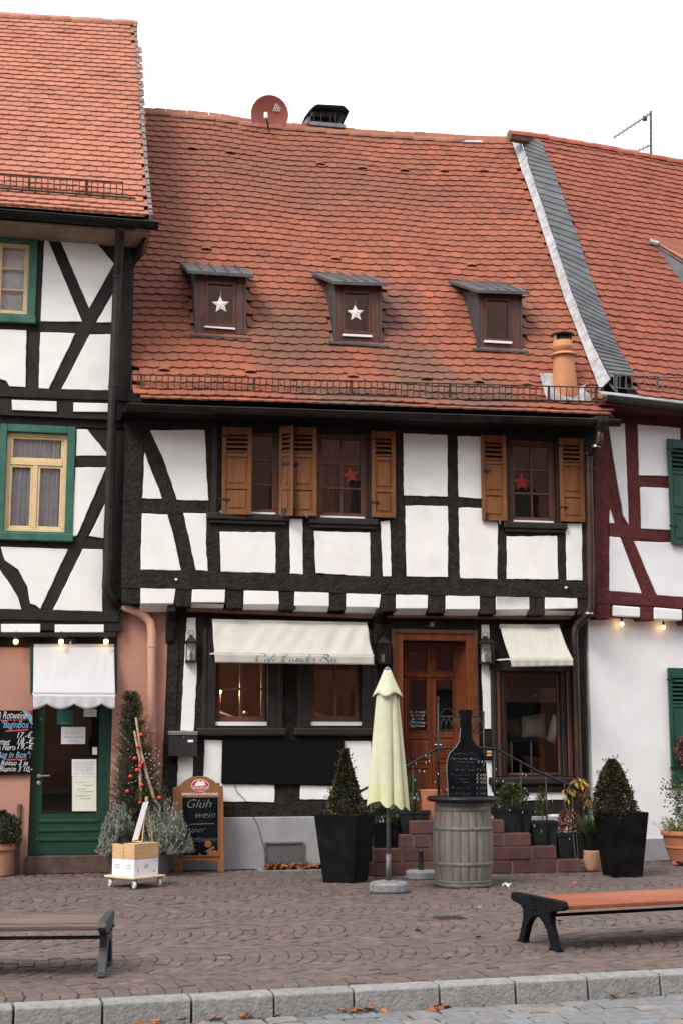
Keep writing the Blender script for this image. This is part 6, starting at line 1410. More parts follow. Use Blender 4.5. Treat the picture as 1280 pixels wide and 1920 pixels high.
for j in (0, 1):
    x = (.5 - j) * (bw + .004)
    c = gd + Mz @ Vector((x, 0, zb0 + .0905)); b = thing('cardboard_box', LABS[0][j], 'box', gd + Mz @ Vector((x, 0, zb0)))
    MB().box(c, (bw, bl_, .181), Mz).obj('carton', 'cardboard_white', b, .003)
    # prints on the street-facing ends
    f = gd + Mz @ Vector((x, -bl_ / 2 - .001, zb0)); xd = Mz @ Vector((1, 0, 0)); 
    for i, tx in enumerate(('Vino Rosso', 'Toscana')): text(b, tx, f + Vector((0, 0, .11 - .03 * i)), xd, (0, 0, 1), .026, 'chalk_dim', .3, width=.09)
    if j == 0:
        f = gd + Mz @ Vector((x + bw / 2 + .001, 0, zb0)); yd = Mz @ Vector((0, 1, 0)); text(b, '13', f + Vector((0, 0, .085)) + yd * -.01, yd, (0, 0, 1), .06, 'ink_dark', .2); text(b, '→', f + Vector((0, 0, .03)) + yd * .11, yd, (0, 0, 1), .05, 'ink_dark'); text(b, 'L 2011', f + Vector((0, 0, .02)) + yd * -.11, (0, 0, 1), -yd, .03, 'chalk_dim', align='LEFT'); text(b, 'VINO', f + Vector((0, 0, .15)) + yd * .13, yd, (0, 0, 1), .024, 'chalk_dim')
    zc0 = zb0 + .182; b = thing('wine_crate', LABS[1][j], 'crate', gd + Mz @ Vector((x, 0, zc0)))
    for (dx_, dy_, sx_, sy_) in ((bw / 2 - .006, 0, .012, bl_), (-bw / 2 + .006, 0, .012, bl_), (0, bl_ / 2 - .006, bw - .024, .012), (0, -bl_ / 2 + .006, bw - .024, .012)):
        MB().box(gd + Mz @ Vector((x + dx_, dy_, zc0 + .08)), (sx_, sy_, .16), Mz).obj('side_board', 'pine_pale', b, .002)
    MB().box(gd + Mz @ Vector((x, 0, zc0 + .008)), (bw - .024, bl_ - .024, .012), Mz).obj('bottom_board', 'pine_pale', b)
    if j == 0: MB().box(gd + Mz @ Vector((x, 0, zc0 + .166)), (bw, bl_, .010), Mz).obj('lid_board', 'pine_pale', b, .002)
zl_ = zc0 + .16
for i in range(3):
    c = gd + Mz @ Vector((-.5 * bw - .06 + i * .055, -.02, zc0 + .13)); m_ = 'bottle_red' if i == 1 else 'bottle_dark'
    Mb_ = Mz @ Matrix.Rotation(R(90), 3, 'X'); t = thing('wine_bottle', ['dark wine bottle lying in the open crate nearest the door', 'red capped wine bottle lying mid of three in open crate', 'dark wine bottle lying in the open crate beside its lid'][i], 'bottle', c)
    MB().lathe([(.0, -.14), (.037, -.14), (.038, -.13), (.038, .04), (.030, .075), (.015, .10), (.0145, .155), (.0, .155)], c + Vector((0, 0, .01 * i)), 16, M=Mb_).obj('glass_body', m_, t, smooth=True); MB().lathe([(.0155, .11), (.0165, .115), (.0165, .157), (.0, .158)], c + Vector((0, 0, .01 * i)), 12, M=Mb_).obj('capsule', 'bottle_red', t)
# small easel with a strip of paper on the crates
ez = zc0 + .171; ec = gd + Mz @ Vector((.5 * bw, .02, ez)); t = thing('easel', 'little wooden easel on the crates holding a long white paper strip', 'easel', ec)
tp = ec + Vector((.03, .02, .47)); xr = Vector((1, 0, 0))
for p0 in (ec + Vector((-.05, -.03, 0)), ec + Vector((.0, -.05, 0)), ec + Vector((.10, .10, 0))): MB().tube([p0, tp], .008, 6).obj('leg', 'pine_pale', t)
MB().box(tp + Vector((0, 0, .01)), (.03, .03, .05)).obj('easel_head', 'pine_pale', t, .004)
a_, b_ = ec + Vector((-.075, -.075, .035)), tp + Vector((.0, -.035, -.02)); w_ = Vector((.03, .012, .004))
MB().prism([a_ - w_, a_ + w_, b_ + w_, b_ - w_], (0, .006, 0)).obj('paper_strip', 'paper', t); MB().box(a_ + Vector((.03, .0, -.015)), (.16, .02, .012), Mz).obj('ledge', 'pine_pale', t)

# ================================================================= chalk A-board
apl = Plane(gp(372, 1636), R(6)); t = thing('chalk_sign', 'wooden A-frame chalkboard sign with red oval emblem and mulled wine writing', 'sign', apl.w(0, 0, 0))
AO = [(945, 742), (943, 282), (975, 275), (1000, 248), (1040, 226), (1085, 218), (1130, 224), (1165, 242), (1192, 270), (1218, 276), (1225, 742), (1188, 742), (1188, 690), (1165, 684), (1005, 684), (998, 700), (998, 742)]
P = [apl.px(u, v, 0) for u, v in q('S4', AO)]; P = [Vector((p.x, p.y, max(0, p.z))) for p in P]; MB().prism(P, -apl.n * .022).obj('wood_panel', 'signboard_wood', t, .006, seg=2)
P2 = [p - apl.n * (.42 - .26 * p.z) for p in P]; MB().prism([P2[i] for i in (0, 1, 2, 4, 5, 6, 8, 9, 10, 11, 12, 15, 16)], -apl.n * .02).obj('rear_panel', 'frame_dark', t)
pan(apl, 'S4', [(992, 332), (1192, 335), (1195, 655), (995, 657)], .004, .003, 'blackboard', 'chalkboard', t)
mb = MB()
for x0, y0, x1, y1 in ((988, 328, 1196, 336), (991, 652, 1199, 660), (988, 328, 996, 660), (1190, 330, 1199, 660)): pan(apl, 'S4', [(x0, y0), (x1, y0), (x1, y1), (x0, y1)], .009, .006, 'moulding', 'signboard_wood', t, .002)
def oval(pl, z, cx, cy, rx, ry, n=28): return [(cx + rx * math.cos(2 * math.pi * i / n), cy + ry * math.sin(2 * math.pi * i / n)) for i in range(n)]
pan(apl, 'S4', oval(apl, 'S4', 1093, 270, 49, 34), .003, .003, 'emblem_rim', 'paper', t); pan(apl, 'S4', oval(apl, 'S4', 1093, 270, 46, 31), .005, .003, 'emblem', 'sign_red', t)
pan(apl, 'S4', [(1065, 262), (1078, 250), (1085, 238), (1092, 252), (1100, 248), (1110, 245), (1118, 255), (1122, 268), (1065, 272)], .007, .003, 'emblem_figure', 'paper', t)
line_on(apl, t, 'S4', 1093, 288, 'SAQUELLA', .055, 'paper', .007, 'CENTER', 0, width=.19, thin=0, wob=0, name='lettering')
line_on(apl, t, 'S4', 1093, 298, 'CAFFE', .02, 'paper', .007, 'CENTER', 0, width=.05, thin=0, wob=0, name='lettering')
line_on(apl, t, 'S4', 1092, 323, 'ESPRESSO & CAPPUCCINO', .042, 'paper', .002, 'CENTER', 0, width=.45, thin=.0006, wob=0, name='lettering')
line_on(apl, t, 'S4', 1010, 392, 'Glüh', .15, 'chalk_dim', .005, shear=.35, width=.30); line_on(apl, t, 'S4', 1058, 447, 'wein', .12, 'chalk_dim', .005, shear=.35, width=.24)
pan(apl, 'S4', [(1035, 480), (1168, 476), (1168, 479), (1035, 483)], .006, .002, 'chalk_line', 'chalk_dim', t)
line_on(apl, t, 'S4', 1005, 525, 'super', .10, 'chalk_dim', .005, shear=.35, width=.26); line_on(apl, t, 'S4', 1022, 578, 'Apfelwein', .10, 'chalk_dim', .005, shear=.35, width=.36)
pan(apl, 'S4', oval(apl, 'S4', 1136, 590, 19, 19, 20), .012, .008, 'cut_out', 'signboard_wood', t, .002); pan(apl, 'S4', [(1122, 628), (1165, 600), (1172, 612), (1130, 640)], .012, .008, 'cut_out', 'signboard_wood', t, .002); pan(apl, 'S4', [(1080, 657), (1090, 640), (1105, 652), (1125, 655), (1140, 632), (1170, 622), (1192, 630), (1192, 657)], .0125, .008, 'cut_out', 'signboard_wood', t, .002)

# ================================================================= signs, boxes and lamps on the walls
e = thing('wine_board', 'black board of handwritten wine prices on the pink wall', 'sign', CAFE.px(30, 1450, .03))
pan(CAFE, 'U1', [(-700, 335), (655, 345), (630, 1615), (-700, 1640)], .045, .03, 'board', 'chalkboard', e, .004)
pan(CAFE, 'U1', [(450, 348), (655, 346), (650, 640)], .047, .0015, 'corner_flash', 'chalk_blue', e); pan(CAFE, 'U1', [(560, 347), (655, 346), (653, 470)], .049, .0015, 'corner_flash', 'sign_red', e)
for s_, x, y, w_, m_, sz_ in (('Prosecco & Rotweine', -560, 505, .66, 'chalk', .13), ('Wein "BaginBox":', -330, 690, .58, 'chalk_blue', .13), ('17,-€', 320, 890, .185, 'chalk', .10), ('Cabernet', -270, 1030, .275, 'chalk', .11), ('18,-€', 320, 1015, .20, 'chalk', .10), ('Avola Nero', -260, 1135, .345, 'chalk', .10), ('19,-€', 320, 1120, .20, 'chalk', .10), ('in "Bag in Box":', -250, 1290, .52, 'chalk_blue', .11), ('Rosso 2 je', 10, 1440, .33, 'chalk', .09), ('Bianco 3 10,-', -20, 1560, .40, 'chalk', .09)):
    line_on(CAFE, e, 'U1', x, y, s_, sz_, m_, .046, width=w_, thin=.0005, shear=.3, wob=.004)
for pts in ([(-500, 545), (520, 520), (520, 535), (-500, 560)], [(110, 745), (565, 712), (570, 740), (120, 770)], [(140, 1320), (540, 1300), (540, 1325), (150, 1345)]): pan(CAFE, 'U1', pts, .047, .0015, 'underline', 'chalk_red', e)
def sheet(label, z, pts, mat, lines, off=-.096, name='notice', cat='notice', pl=CAFE):
    P = [pl.px(u, v, off) for u, v in q(z, pts)]; t = thing(name, label, cat, sum(P, Vector()) / 4); pan(pl, z, pts, off, .002, 'sheet', mat, t); W_ = (P[1] - P[0]).length
    for s_, x, y, k_, m_ in lines: line_on(pl, t, z, x, y, s_, .026, m_, off + .0003, 'CENTER', 0, width=W_ * k_, thin=-.0004, wob=0, name='lettering')
    return t
sheet('teal poster with the year 2011 at top of the green door', 'S3', [(430, 685), (550, 685), (550, 795), (430, 795)], 'poster_teal', [('· VINO ·', 490, 712, .4, 'chalk_dim'), ('GUIDA VINI', 490, 745, .6, 'chalk_dim'), ('2011', 490, 785, .45, 'chalk')], name='poster', cat='poster')
sheet('small white card under the awning on the door glass', 'S3', [(630, 680), (727, 680), (727, 735), (630, 735)], 'paper', [('Öffnungszeiten', 680, 708, .5, 'ink_dark'), ('10 - 18 Uhr', 680, 725, .8, 'ink_dark')])
sheet('white sheet headed Toscana in the middle of the door glass', 'S3', [(462, 812), (643, 812), (640, 940), (460, 940)], 'paper', [('Olio · Vino · Pane', 552, 860, .7, 'ink_grey'), ('TOSCANA', 552, 892, .85, 'ink_grey'), ('Spezialitäten', 552, 922, .42, 'ink_grey')])
sheet('white typed notice above the cream flyer on the door glass', 'S3', [(541, 1054), (725, 1054), (725, 1184), (541, 1184)], 'paper', [('xxxxxxxxxxxxx', 632, 1080, .8, 'ink_grey'), ('Liebe Kunden', 632, 1098, .85, 'ink_grey'), ('an den Adventssamstagen', 632, 1116, .8, 'ink_grey'), ('haben wir geöffnet', 632, 1134, .85, 'ink_grey'), ('von 10 bis 18 Uhr', 632, 1152, .8, 'ink_grey'), ('Ihr Team', 632, 1170, .85, 'ink_grey')])
sheet('cream flyer with green lettering low on the door glass', 'S4', [(395, 222), (527, 222), (527, 410), (395, 410)], 'paper_cream', [('Wir führen', 440, 255, .4, 'ink_grey'), ('Produkte', 480, 272, .4, 'ink_grey'), ('aus dem', 450, 292, .35, 'ink_grey'), ('Feinkostland', 475, 306, .55, 'ink_grey'), ('REGIONALE', 455, 330, .6, 'green_paint'), ('KÜCHE', 470, 345, .4, 'green_paint')])
sheet('tiny white label at right edge of the door glass', 'S3', [(695, 963), (730, 963), (730, 1020), (695, 1020)], 'paper', [])
def plate(label, z, pts, s_, mat, off):
    P = [CAFE.px(u, v, off) for u, v in q(z, pts)]; t = thing('house_number', label, 'number plate', P[3]); pan(CAFE, z, pts, off, .006, 'plate', mat, t, .002)
    c = (P[2] + P[3]) / 2; h = (P[0] - P[3]).length; text(t, s_, c + Vector((0, 0, h * .2)) + CAFE.n * .0005, CAFE.d, (0, 0, 1), h * .85, 'chalk', 0, .001)
    mb = MB(); cc = sum(P, Vector()) / 4; R2 = [cc + (p - cc) * .88 + CAFE.n * .003 for p in P]; mb.tube(R2 + [R2[0]], .0028, 4); mb.obj('border', 'chalk_dim', t)
plate('blue enamel house number 6 over the green shop door', 'S3', [(497, 155), (563, 155), (563, 202), (497, 202)], '6', 'enamel_blue', .04)
plate('small black house number 8 above the cafe door', 'G7', [(375, 42), (414, 42), (414, 82), (375, 82)], '8', 'enamel_black', .03)
# string of festoon bulbs
def bulb(label, pl, u, v, off, r=.030):
    P = pl.px(u, v, off); t = thing('light_bulb', label, 'light bulb', P); MB().lathe([(.016, .025), (.017, .03), (.017, .075), (.0, .08)], P, 12).obj('socket', 'iron_black', t)
    MB().lathe([(r * math.sin(math.pi * i / 8), -r * 1.1 * math.cos(math.pi * i / 8)) for i in range(9)], P, 14).obj('glass_bulb', 'bulb_warm', t, smooth=True)
    MB().tube([P + Vector((0, 0, .07)), P + Vector((0, 0, .13)) - pl.n * .02], .006, 5).obj('cable', 'iron_black', t)
bulb('glowing bulb above the wine board, leftmost of three', CAFE, 30, 1203, .14); bulb('glowing bulb left of house number 6', CAFE, 115, 1203, .14); bulb('glowing bulb right of house number 6 above awning corner', CAFE, 199, 1203, .14)
bulb('glowing bulb under red jetty nearest the downpipe', RED, 1165, 1170, .10, .026); bulb('glowing bulb under red jetty above the green shutter', RED, 1243, 1176, .10, .026)
# lanterns
def lantern(label, z, x0, x1, y0, y1, off=.12, lit=False):
    (u0, v0), (u1, v1) = q(z, [(x0, y0), (x1, y1)]); s0, z1 = CAFE.sz(u0, v0, off); s1, z0 = CAFE.sz(u1, v1, off); w = s1 - s0; cs = (s0 + s1) / 2; t = thing('lantern', label, 'lantern', CAFE.w(cs, z0, off)); h = z1 - z0; d_ = w * .9
    rect(CAFE, s0, s1, z0, z0 + .03, off, d_).obj('base', 'lantern_black', t, .004); rect(CAFE, s0 - .012, s1 + .012, z1 - .075, z1 - .05, off + .012, d_ + .024).obj('roof_rim', 'lantern_black', t, .004)
    c = CAFE.w(cs, z1 - .05, off - d_ / 2); M_ = Matrix.Rotation(ANG + R(45), 3, 'Z'); MB().lathe([(w * .66, 0), (w * .30, .05), (w * .2, .05), (w * .2, .075), (0, .085)], c, 4, M=M_).obj('roof', 'lantern_black', t)
    MB().tube([c + CAFE.d * (.035 * math.cos(a_ * .4)) + Vector((0, 0, .10 + .04 * math.sin(a_ * .4))) for a_ in range(17)], .004, 5).obj('ring', 'lantern_black', t)
    for ds in (0, 1):
        for dd in (0, 1):
            sa = s0 + ds * (w - .014); rect(CAFE, sa, sa + .014, z0 + .03, z1 - .075, off - dd * (d_ - .014), .014).obj('post', 'lantern_black', t)
    rect(CAFE, s0 + .014, s1 - .014, z0 + .03, z1 - .075, off - .004, .003).obj('pane', 'glass_low', t)
    A_, B_ = CAFE.w(s0 + .014, z0 + .03, off + .001), CAFE.w(s1 - .014, z1 - .08, off + .001); C_, D_ = CAFE.w(s1 - .014, z0 + .03, off + .001), CAFE.w(s0 + .014, z1 - .08, off + .001)
    for a_, b_ in ((A_, B_), (C_, D_)): MB().tube([a_, b_], .0025, 4).obj('cross_wire', 'lantern_black', t)
    MB().lathe([(.02, 0), (.02, .10), (.0, .10)], CAFE.w(cs, z0 + .03, off - d_ / 2), 12).obj('candle', 'paper_cream', t)
    return t
lantern('black wall lantern on white strip left of long awning', 'G5', 150, 210, 195, 342); lantern('black wall lantern between long awning and brown door', 'G7', 82, 158, 140, 290, .15); lantern('black wall lantern right of the brown door', 'G7', 668, 752, 140, 290, .15)
# mailbox
e = thing('mailbox', 'dark steel letterbox with name tag on the wall above the chalk sign', 'letterbox', CAFE.px(344, 1418, .05))
pan(CAFE, 'G5', [(52, 750), (216, 750), (214, 878), (50, 878)], .15, .14, 'body', 'steel_box', e, .004); pan(CAFE, 'G5', [(50, 733), (218, 735), (217, 757), (51, 757)], .162, .155, 'flap', 'steel_bright', e, .006, seg=2)
pan(CAFE, 'G5', [(160, 784), (191, 784), (191, 797), (160, 797)], .152, .002, 'name_tag', 'paper', e); MB().lathe([(.008, 0), (.008, .008)], CAFE.px(345, 1382, .153), 10, M=Matrix.Rotation(R(90), 3, 'X')).obj('lock', 'metal_silver', e)
# blank black board
e = pan(CAFE, 'G5', [(358, 778), (1053, 787), (1050, 1042), (351, 1030)], .055, .028, 'signboard', 'banner_black', None, .003); tag(e, 'long blank black board below the two cafe windows', 'board')
e = thing('menu_box', 'small dark menu box on the wall right of the brown door', 'box', CAFE.px(905, 1432, .05)); pan(CAFE, 'G7', [(695, 730), (745, 730), (745, 835), (695, 835)], .06, .05, 'case', 'dark_board', e, .004)
for y in (785, 803): pan(CAFE, 'G7', [(706, y), (734, y), (734, y + 12), (706, y + 12)], .064, .004, 'name_tag', 'pine_pale', e)
# cellar grating with fallen leaves
e = thing('cellar_grating', 'grey wire mesh cellar grating in a pale frame at the foot of the plinth', 'grating', CAFE.px(532, 1632, .1))
rect(CAFE, *(lambda a, b: (a[0], b[0], 0.0, a[1]))(CAFE.sz(500, 1584, .05), CAFE.sz(568, 1584, .05)), .05, .02).obj('mesh_panel', 'mesh_grey', e)
a, b = CAFE.sz(497, 1583, .06), CAFE.sz(570, 1583, .06)
for r4 in ((a[0], b[0], a[1], a[1] + .022), (a[0], a[0] + .022, 0, a[1]), (b[0] - .022, b[0], 0, a[1])): rect(CAFE, *r4, .065, .04).obj('frame_bar', 'iron_grey', e)
for z0_, z1_, o0, o1 in ((0, 0, 0, 0),):
    s0_, s1_ = CAFE.sz(486, 1636, .3)[0], CAFE.sz(612, 1636, .3)[0]
    for r4 in ((s0_, s1_, .36, .29), (s0_, s0_ + .07, .29, .04)): MB().prism([CAFE.w(r4[0], .012, r4[2]), CAFE.w(r4[1], .012, r4[2]), CAFE.w(r4[1], .012, r4[3]), CAFE.w(r4[0], .012, r4[3])], (0, 0, -.03)).obj('kerb_edge', 'stone_grey', e)
def leaf_shape(mb, p, L, yaw, tilt=None):
    n = rv() * .5 + Vector((0, 0, 1)); n.normalize(); d = Vector((math.cos(yaw), math.sin(yaw), 0)); d = (d - n * d.dot(n)).normalized(); s = n.cross(d); out = []
    for x, y in ((0, 0), (.18, .30), (.42, .24), (.5, .48), (.66, .22), (1, 0), (.66, -.24), (.5, -.46), (.4, -.22), (.16, -.32)): out.append(p + d * (x * L) + s * (y * L) + n * (.12 * L * (abs(y) * 2) ** 2))
    mb.add(out, [tuple(range(10))])
mb = MB()
for i in range(230):
    s = random.uniform(CAFE.sz(498, 1630, .15)[0], CAFE.sz(608, 1630, .15)[0]); o = random.uniform(.07, .27); leaf_shape(mb, CAFE.w(s, .012 + random.uniform(0, .09) * (1 - o / .3), o), random.uniform(.05, .09), random.uniform(0, 6.28))
tag(mb.obj('leaf_heap', 'leaf_autumn', loc=CAFE.px(550, 1632, .2)), 'heap of orange autumn leaves in the cellar light well', 'leaves', kind='stuff')
# loose cables on the wall
t = thing('cable', 'thin black cable hanging down the plinth below the black board', 'cable', CAFE.px(470, 1500, .03)); MB().tube([CAFE.px(u, v, .035) for u, v in q('G5', [(425, 1040), (440, 1080), (480, 1120), (495, 1140), (530, 1220), (560, 1270), (600, 1420)])], .004, 5).obj('wire', 'iron_black', t)

# ================================================================= awnings
def awning(label, z, tl, tr, bl, br, vl, vr, o_top, o_bot, mat, wr, roll=True, scallop=0, arms='white_pvc'):
    A, B = [CAFE.px(u, v, o_top) for u, v in q(z, [tl, tr])]; C_, D_ = [CAFE.px(u, v, o_bot) for u, v in q(z, [bl, br])]; E_, F_ = [CAFE.px(u, v, o_bot) for u, v in q(z, [vl, vr])]
    t = thing('awning', label, 'awning', (A + B) / 2); nrm = (B - A).cross(C_ - A).normalized()
    if nrm.y > 0: nrm = -nrm
    def cl_(a, b):
        p = A.lerp(B, a).lerp(C_.lerp(D_, a), b); w = wr * (math.sin(a * 31 + b * 4 + 3 * math.sin(a * 7)) * .5 + math.sin(a * 13 - b * 7 + 2) * .6 + math.sin(a * 57 + b * 9) * .25) * math.sin(math.pi * min(1, b * .9 + .08)); sag = -.02 * math.sin(math.pi * b) * (1 if wr else .4); return p + nrm * (w + sag)
    MB().grid(cl_, 90, 16).obj('canopy', mat, t, smooth=True, solid=.004)
    def va(a, b):
        p = C_.lerp(D_, a).lerp(E_.lerp(F_, a), b)
        if scallop: p = C_.lerp(D_, a); q_ = E_.lerp(F_, a); sc = .62 + .38 * abs(math.cos(math.pi * scallop * a)) ** .8 ; p = p.lerp(q_, b * sc)
        return p + CAFE.n * (.006 * math.sin(a * 40) * b)
    MB().grid(va, 90, 5).obj('valance', mat, t, smooth=True, solid=.004)
    MB().tube([C_ - CAFE.n * .03 - Vector((0, 0, .012)), D_ - CAFE.n * .03 - Vector((0, 0, .012))], .012, 8).obj('front_bar', arms, t)
    if roll: MB().tube([A - CAFE.n * .03 + Vector((0, 0, .01)), B - CAFE.n * .03 + Vector((0, 0, .01))], .032, 10).obj('roller', mat, t, smooth=True)
    zw = C_.z + .01
    for P_ in (C_, D_):
        Q_ = P_ - CAFE.n * (o_bot - .03); MB().tube([P_ - CAFE.n * .01, Q_ + Vector((0, 0, .02))], .012, 6).obj('arm', arms, t)
    return t, (C_, D_, E_, F_)
t, (C_, D_, E_, F_) = awning('long cream awning with script lettering over the two cafe windows', 'G5', (300, 110), (1183, 128), (313, 290), (1219, 303), (316, 343), (1222, 356), .13, .52, 'awning_cream', .020)
E_m = E_.lerp(F_, .508); SCR = None
# script lettering: strokes drawn as thin ribbons, letter by letter
GL = {'C': (1.05, [[(.95, .82), (.85, .98), (.55, 1.0), (.2, .75), (.05, .35), (.2, .04), (.5, .02), (.8, .22)], [(.95, .82), (1.0, .7), (.8, .66)]]),
      'L': (1.0, [[(.15, .72), (.3, .62), (.62, .8), (.6, 1.02), (.42, .9), (.30, .5), (.18, .12), (.0, .04)], [(.0, .08), (.12, .16), (.4, .04), (.7, .0), (.95, .16)]]),
      'B': (1.1, [[(.45, 1.0), (.3, .5), (.12, .02), (-.1, .05)], [(-.1, .75), (.1, 1.0), (.6, 1.05), (.95, .9), (.85, .62), (.45, .55), (.85, .5), (.9, .2), (.6, .0), (.25, .06)]]),
      'a': (.55, [[(.46, .38), (.3, .44), (.08, .25), (.08, .05), (.22, .0), (.42, .25), (.48, .42), (.40, .08), (.5, .0), (.62, .12)]]), 'f': (.45, [[(.0, .1), (.25, .45), (.48, .95), (.40, 1.02), (.28, .7), (.05, -.3), (-.08, -.38), (-.02, -.2), (.25, .05), (.5, .15)]]),
      'e': (.48, [[(.0, .1), (.3, .25), (.40, .38), (.28, .44), (.12, .25), (.12, .05), (.25, .0), (.5, .14)]]), 'n': (.62, [[(.0, .3), (.12, .42), (.08, .0), (.3, .38), (.42, .4), (.40, .06), (.5, .0), (.66, .14)]]),
      'd': (.58, [[(.44, .38), (.3, .44), (.08, .25), (.08, .05), (.22, .0), (.42, .25), (.66, 1.0), (.46, .1), (.54, .0), (.66, .12)]]), 'r': (.46, [[(.0, .12), (.16, .46), (.2, .36), (.38, .38), (.32, .08), (.4, .0), (.52, .12)]])}
def script(par, s, origin, xd, H, width, mat, slant=.38, off=.008):
    adv = 0; strokes = []
    for ch in s:
        if ch == ' ': adv += .42; continue
        w, ss = GL[ch]
        for st_ in ss: strokes.append([(adv + x, y) for x, y in st_])
        adv += w
    k = width / adv; mb = MB(); xd = Vector(xd).normalized()
    for st_ in strokes:
        pts = []
        for i in range(len(st_) - 1):               # smooth with Catmull-Rom
            p0, p1, p2, p3 = st_[max(i - 1, 0)], st_[i], st_[i + 1], st_[min(i + 2, len(st_) - 1)]
            for j in range(5):
                t_ = j / 5; f_ = lambda a, b, c, d: .5 * (2 * b + (c - a) * t_ + (2 * a - 5 * b + 4 * c - d) * t_ * t_ + (3 * b - a - 3 * c + d) * t_ ** 3); pts.append((f_(p0[0], p1[0], p2[0], p3[0]), f_(p0[1], p1[1], p2[1], p3[1])))
        pts.append(st_[-1]); vs = []
        for i, (x, y) in enumerate(pts):
            a, b = pts[max(0, i - 1)], pts[min(len(pts) - 1, i + 1)]; dn = b[1] - a[1] < 0; w = .0058 if dn else .0026; P_ = Vector(origin) + xd * ((x - adv / 2) * k + y * H * slant) + Vector((0, 0, y * H)) + CAFE.n * off; vs += [P_ - xd * w - Vector((0, 0, w * .5)), P_ + xd * w + Vector((0, 0, w * .5))]
        mb.add(vs, [(2 * i, 2 * i + 1, 2 * i + 3, 2 * i + 2) for i in range(len(pts) - 1)])
    return mb.obj('lettering', mat, par)
script(t, 'Cafe Leander Bar', E_.lerp(F_, .50) + Vector((0, 0, .030)), F_ - E_, .092, (F_ - E_).length * .51, 'ink_grey', off=.012)
awning('short cream awning over the display window right of the door', 'G7', (783, 78), (1122, 78), (842, 262), (1198, 262), (848, 308), (1200, 300), .10, .62, 'awning_cream', .003)
t, _ = awning('white awning with scalloped edge over the green shop door', 'S3', (255, 212), (857, 212), (250, 566), (866, 570), (250, 682), (866, 680), .05, .30, 'awning_white', .002, scallop=3.0)
for x0, x1 in ((228, 252), (857, 880)): pan(CAFE, 'S3', [(x0, 203), (x1, 203), (x1, 565), (x0, 565)], .04, .03, 'side_post', 'green_dark', t, .004)

# ================================================================= stars in the windows
def star(label, c, pl, r, mat, rot=0, thread=.08):
    t = thing('paper_star', label, 'star', c); pts = []
    for i in range(10):
        a = R(90 + rot) + i * math.pi / 5; rad = r if i % 2 == 0 else r * .45; pts.append(c + pl.d * (rad * math.cos(a)) + Vector((0, 0, rad * math.sin(a))))
    mb = MB(); f = c + pl.n * .012; b = c - pl.n * .012; mb.add(pts + [f, b], [(i, (i + 1) % 10, 10) for i in range(10)] + [((i + 1) % 10, i, 11) for i in range(10)]); mb.obj('star_body', mat, t)
    MB().tube([c + Vector((0, 0, r)), c + Vector((0, 0, r + thread))], .002, 4).obj('thread', 'led_white', t)
for (uv, i, lab) in (((414, 571), 0, 'white paper star in the leftmost roof dormer'), ((666, 587), 1, 'white paper star in the middle roof dormer')):
    c, od = STAR_SPOTS[i]; star(lab, CAFE.px(*uv, od - .014), CAFE, .125, 'star_white', 4)
star('red star decoration in the middle upper window', CAFE.px(657, 892, OU - .105), CAFE, .125, 'star_red', 12); star('red star decoration in the right upper window', CAFE.px(977, 905, OU - .105), CAFE, .135, 'star_red', 0)
# wreath on the green shutter
c = RED.px(1286, 1408, .12); t = thing('wreath', 'dried red berry wreath hanging on the green shutter at right edge', 'wreath', c); mb = MB(); mg = MB()
for i in range(520):
    a = random.uniform(0, 6.283); p = c + RED.d * (.155 * math.cos(a)) + Vector((0, 0, .155 * math.sin(a))) + rv() * .045; leaf(mb if random.random() < .7 else mg, p, rv() + RED.n * .5, rv(), .045, .022)
tag(mb.obj('red_leaves', 'leaf_red', t), kind='stuff'); tag(mg.obj('green_leaves', 'leaf_box', t), kind='stuff')
MB().tube([c + RED.d * (.155 * math.cos(a * .3)) + Vector((0, 0, .155 * math.sin(a * .3))) for a in range(22)], .02, 6).obj('ring', 'bark', t)

# ================================================================= roof furniture
c = CAFE.px(505, 215, ROOF_C.oe - ROOF_C.run + .1); t = thing('satellite_dish', 'round red satellite dish on the ridge of the cafe house', 'satellite dish', c - Vector((0, 0, .35)))
ax = (CAMP - c + Vector((3.5, 0, 2))).normalized(); Md = ax.to_track_quat('Z', 'Y').to_matrix(); rd = 34 / ppm(c)
MB().lathe([(rd * k_, .16 * rd * k_ * k_ - .0) for k_ in (1e-6, .25, .5, .75, .95, 1.0)] + [(rd, .16 * rd - .02), (rd * .5, .02 * rd - .02), (1e-6, -.02)], c, 36, M=Md).obj('dish', 'dish_red', t, smooth=True)
dx_, dy_ = Md @ Vector((1, 0, 0)), Md @ Vector((0, 1, 0))
MB().tube([c - Vector((0, 0, .30)) + ax * .02, c + ax * .30 - CAFE.d * .10 - Vector((0, 0, .06))], .014, 6).obj('feed_arm', 'iron_rust', t); fe = c + ax * .30 - CAFE.d * .10 - Vector((0, 0, .05)); MB().lathe([(.03, -.05), (.035, .0), (.03, .05)], fe, 10).obj('receiver', 'white_pvc', t)
upv = (Vector((0, 0, 1)) - ax * ax.z).normalized(); rtv = upv.cross(ax)
for i in range(4):
    L0 = .13 - .018 * i; o = c + ax * (.16 * rd * .25 + .012) + rtv * (.055 + .03 * i) + upv * .06
    MB().prism([o, o + rtv * .016, o + rtv * .066 + upv * (L0 + .05), o + rtv * .05 + upv * (L0 + .05)], ax * -.004).obj('logo_stripe', 'paper', t)
MB().tube([c - ax * .03, c - ax * .10 - Vector((0, 0, .35))], .02, 8).obj('mast', 'iron_grey', t)
P_ = CAFE.px(1220, 300, -4.2); t = thing('aerial', 'thin grey television aerial rising behind the red house ridge', 'aerial', P_ - Vector((0, 0, .5)))
apx = lambda u, v, o=-4.2: CAFE.px(u, v, o)
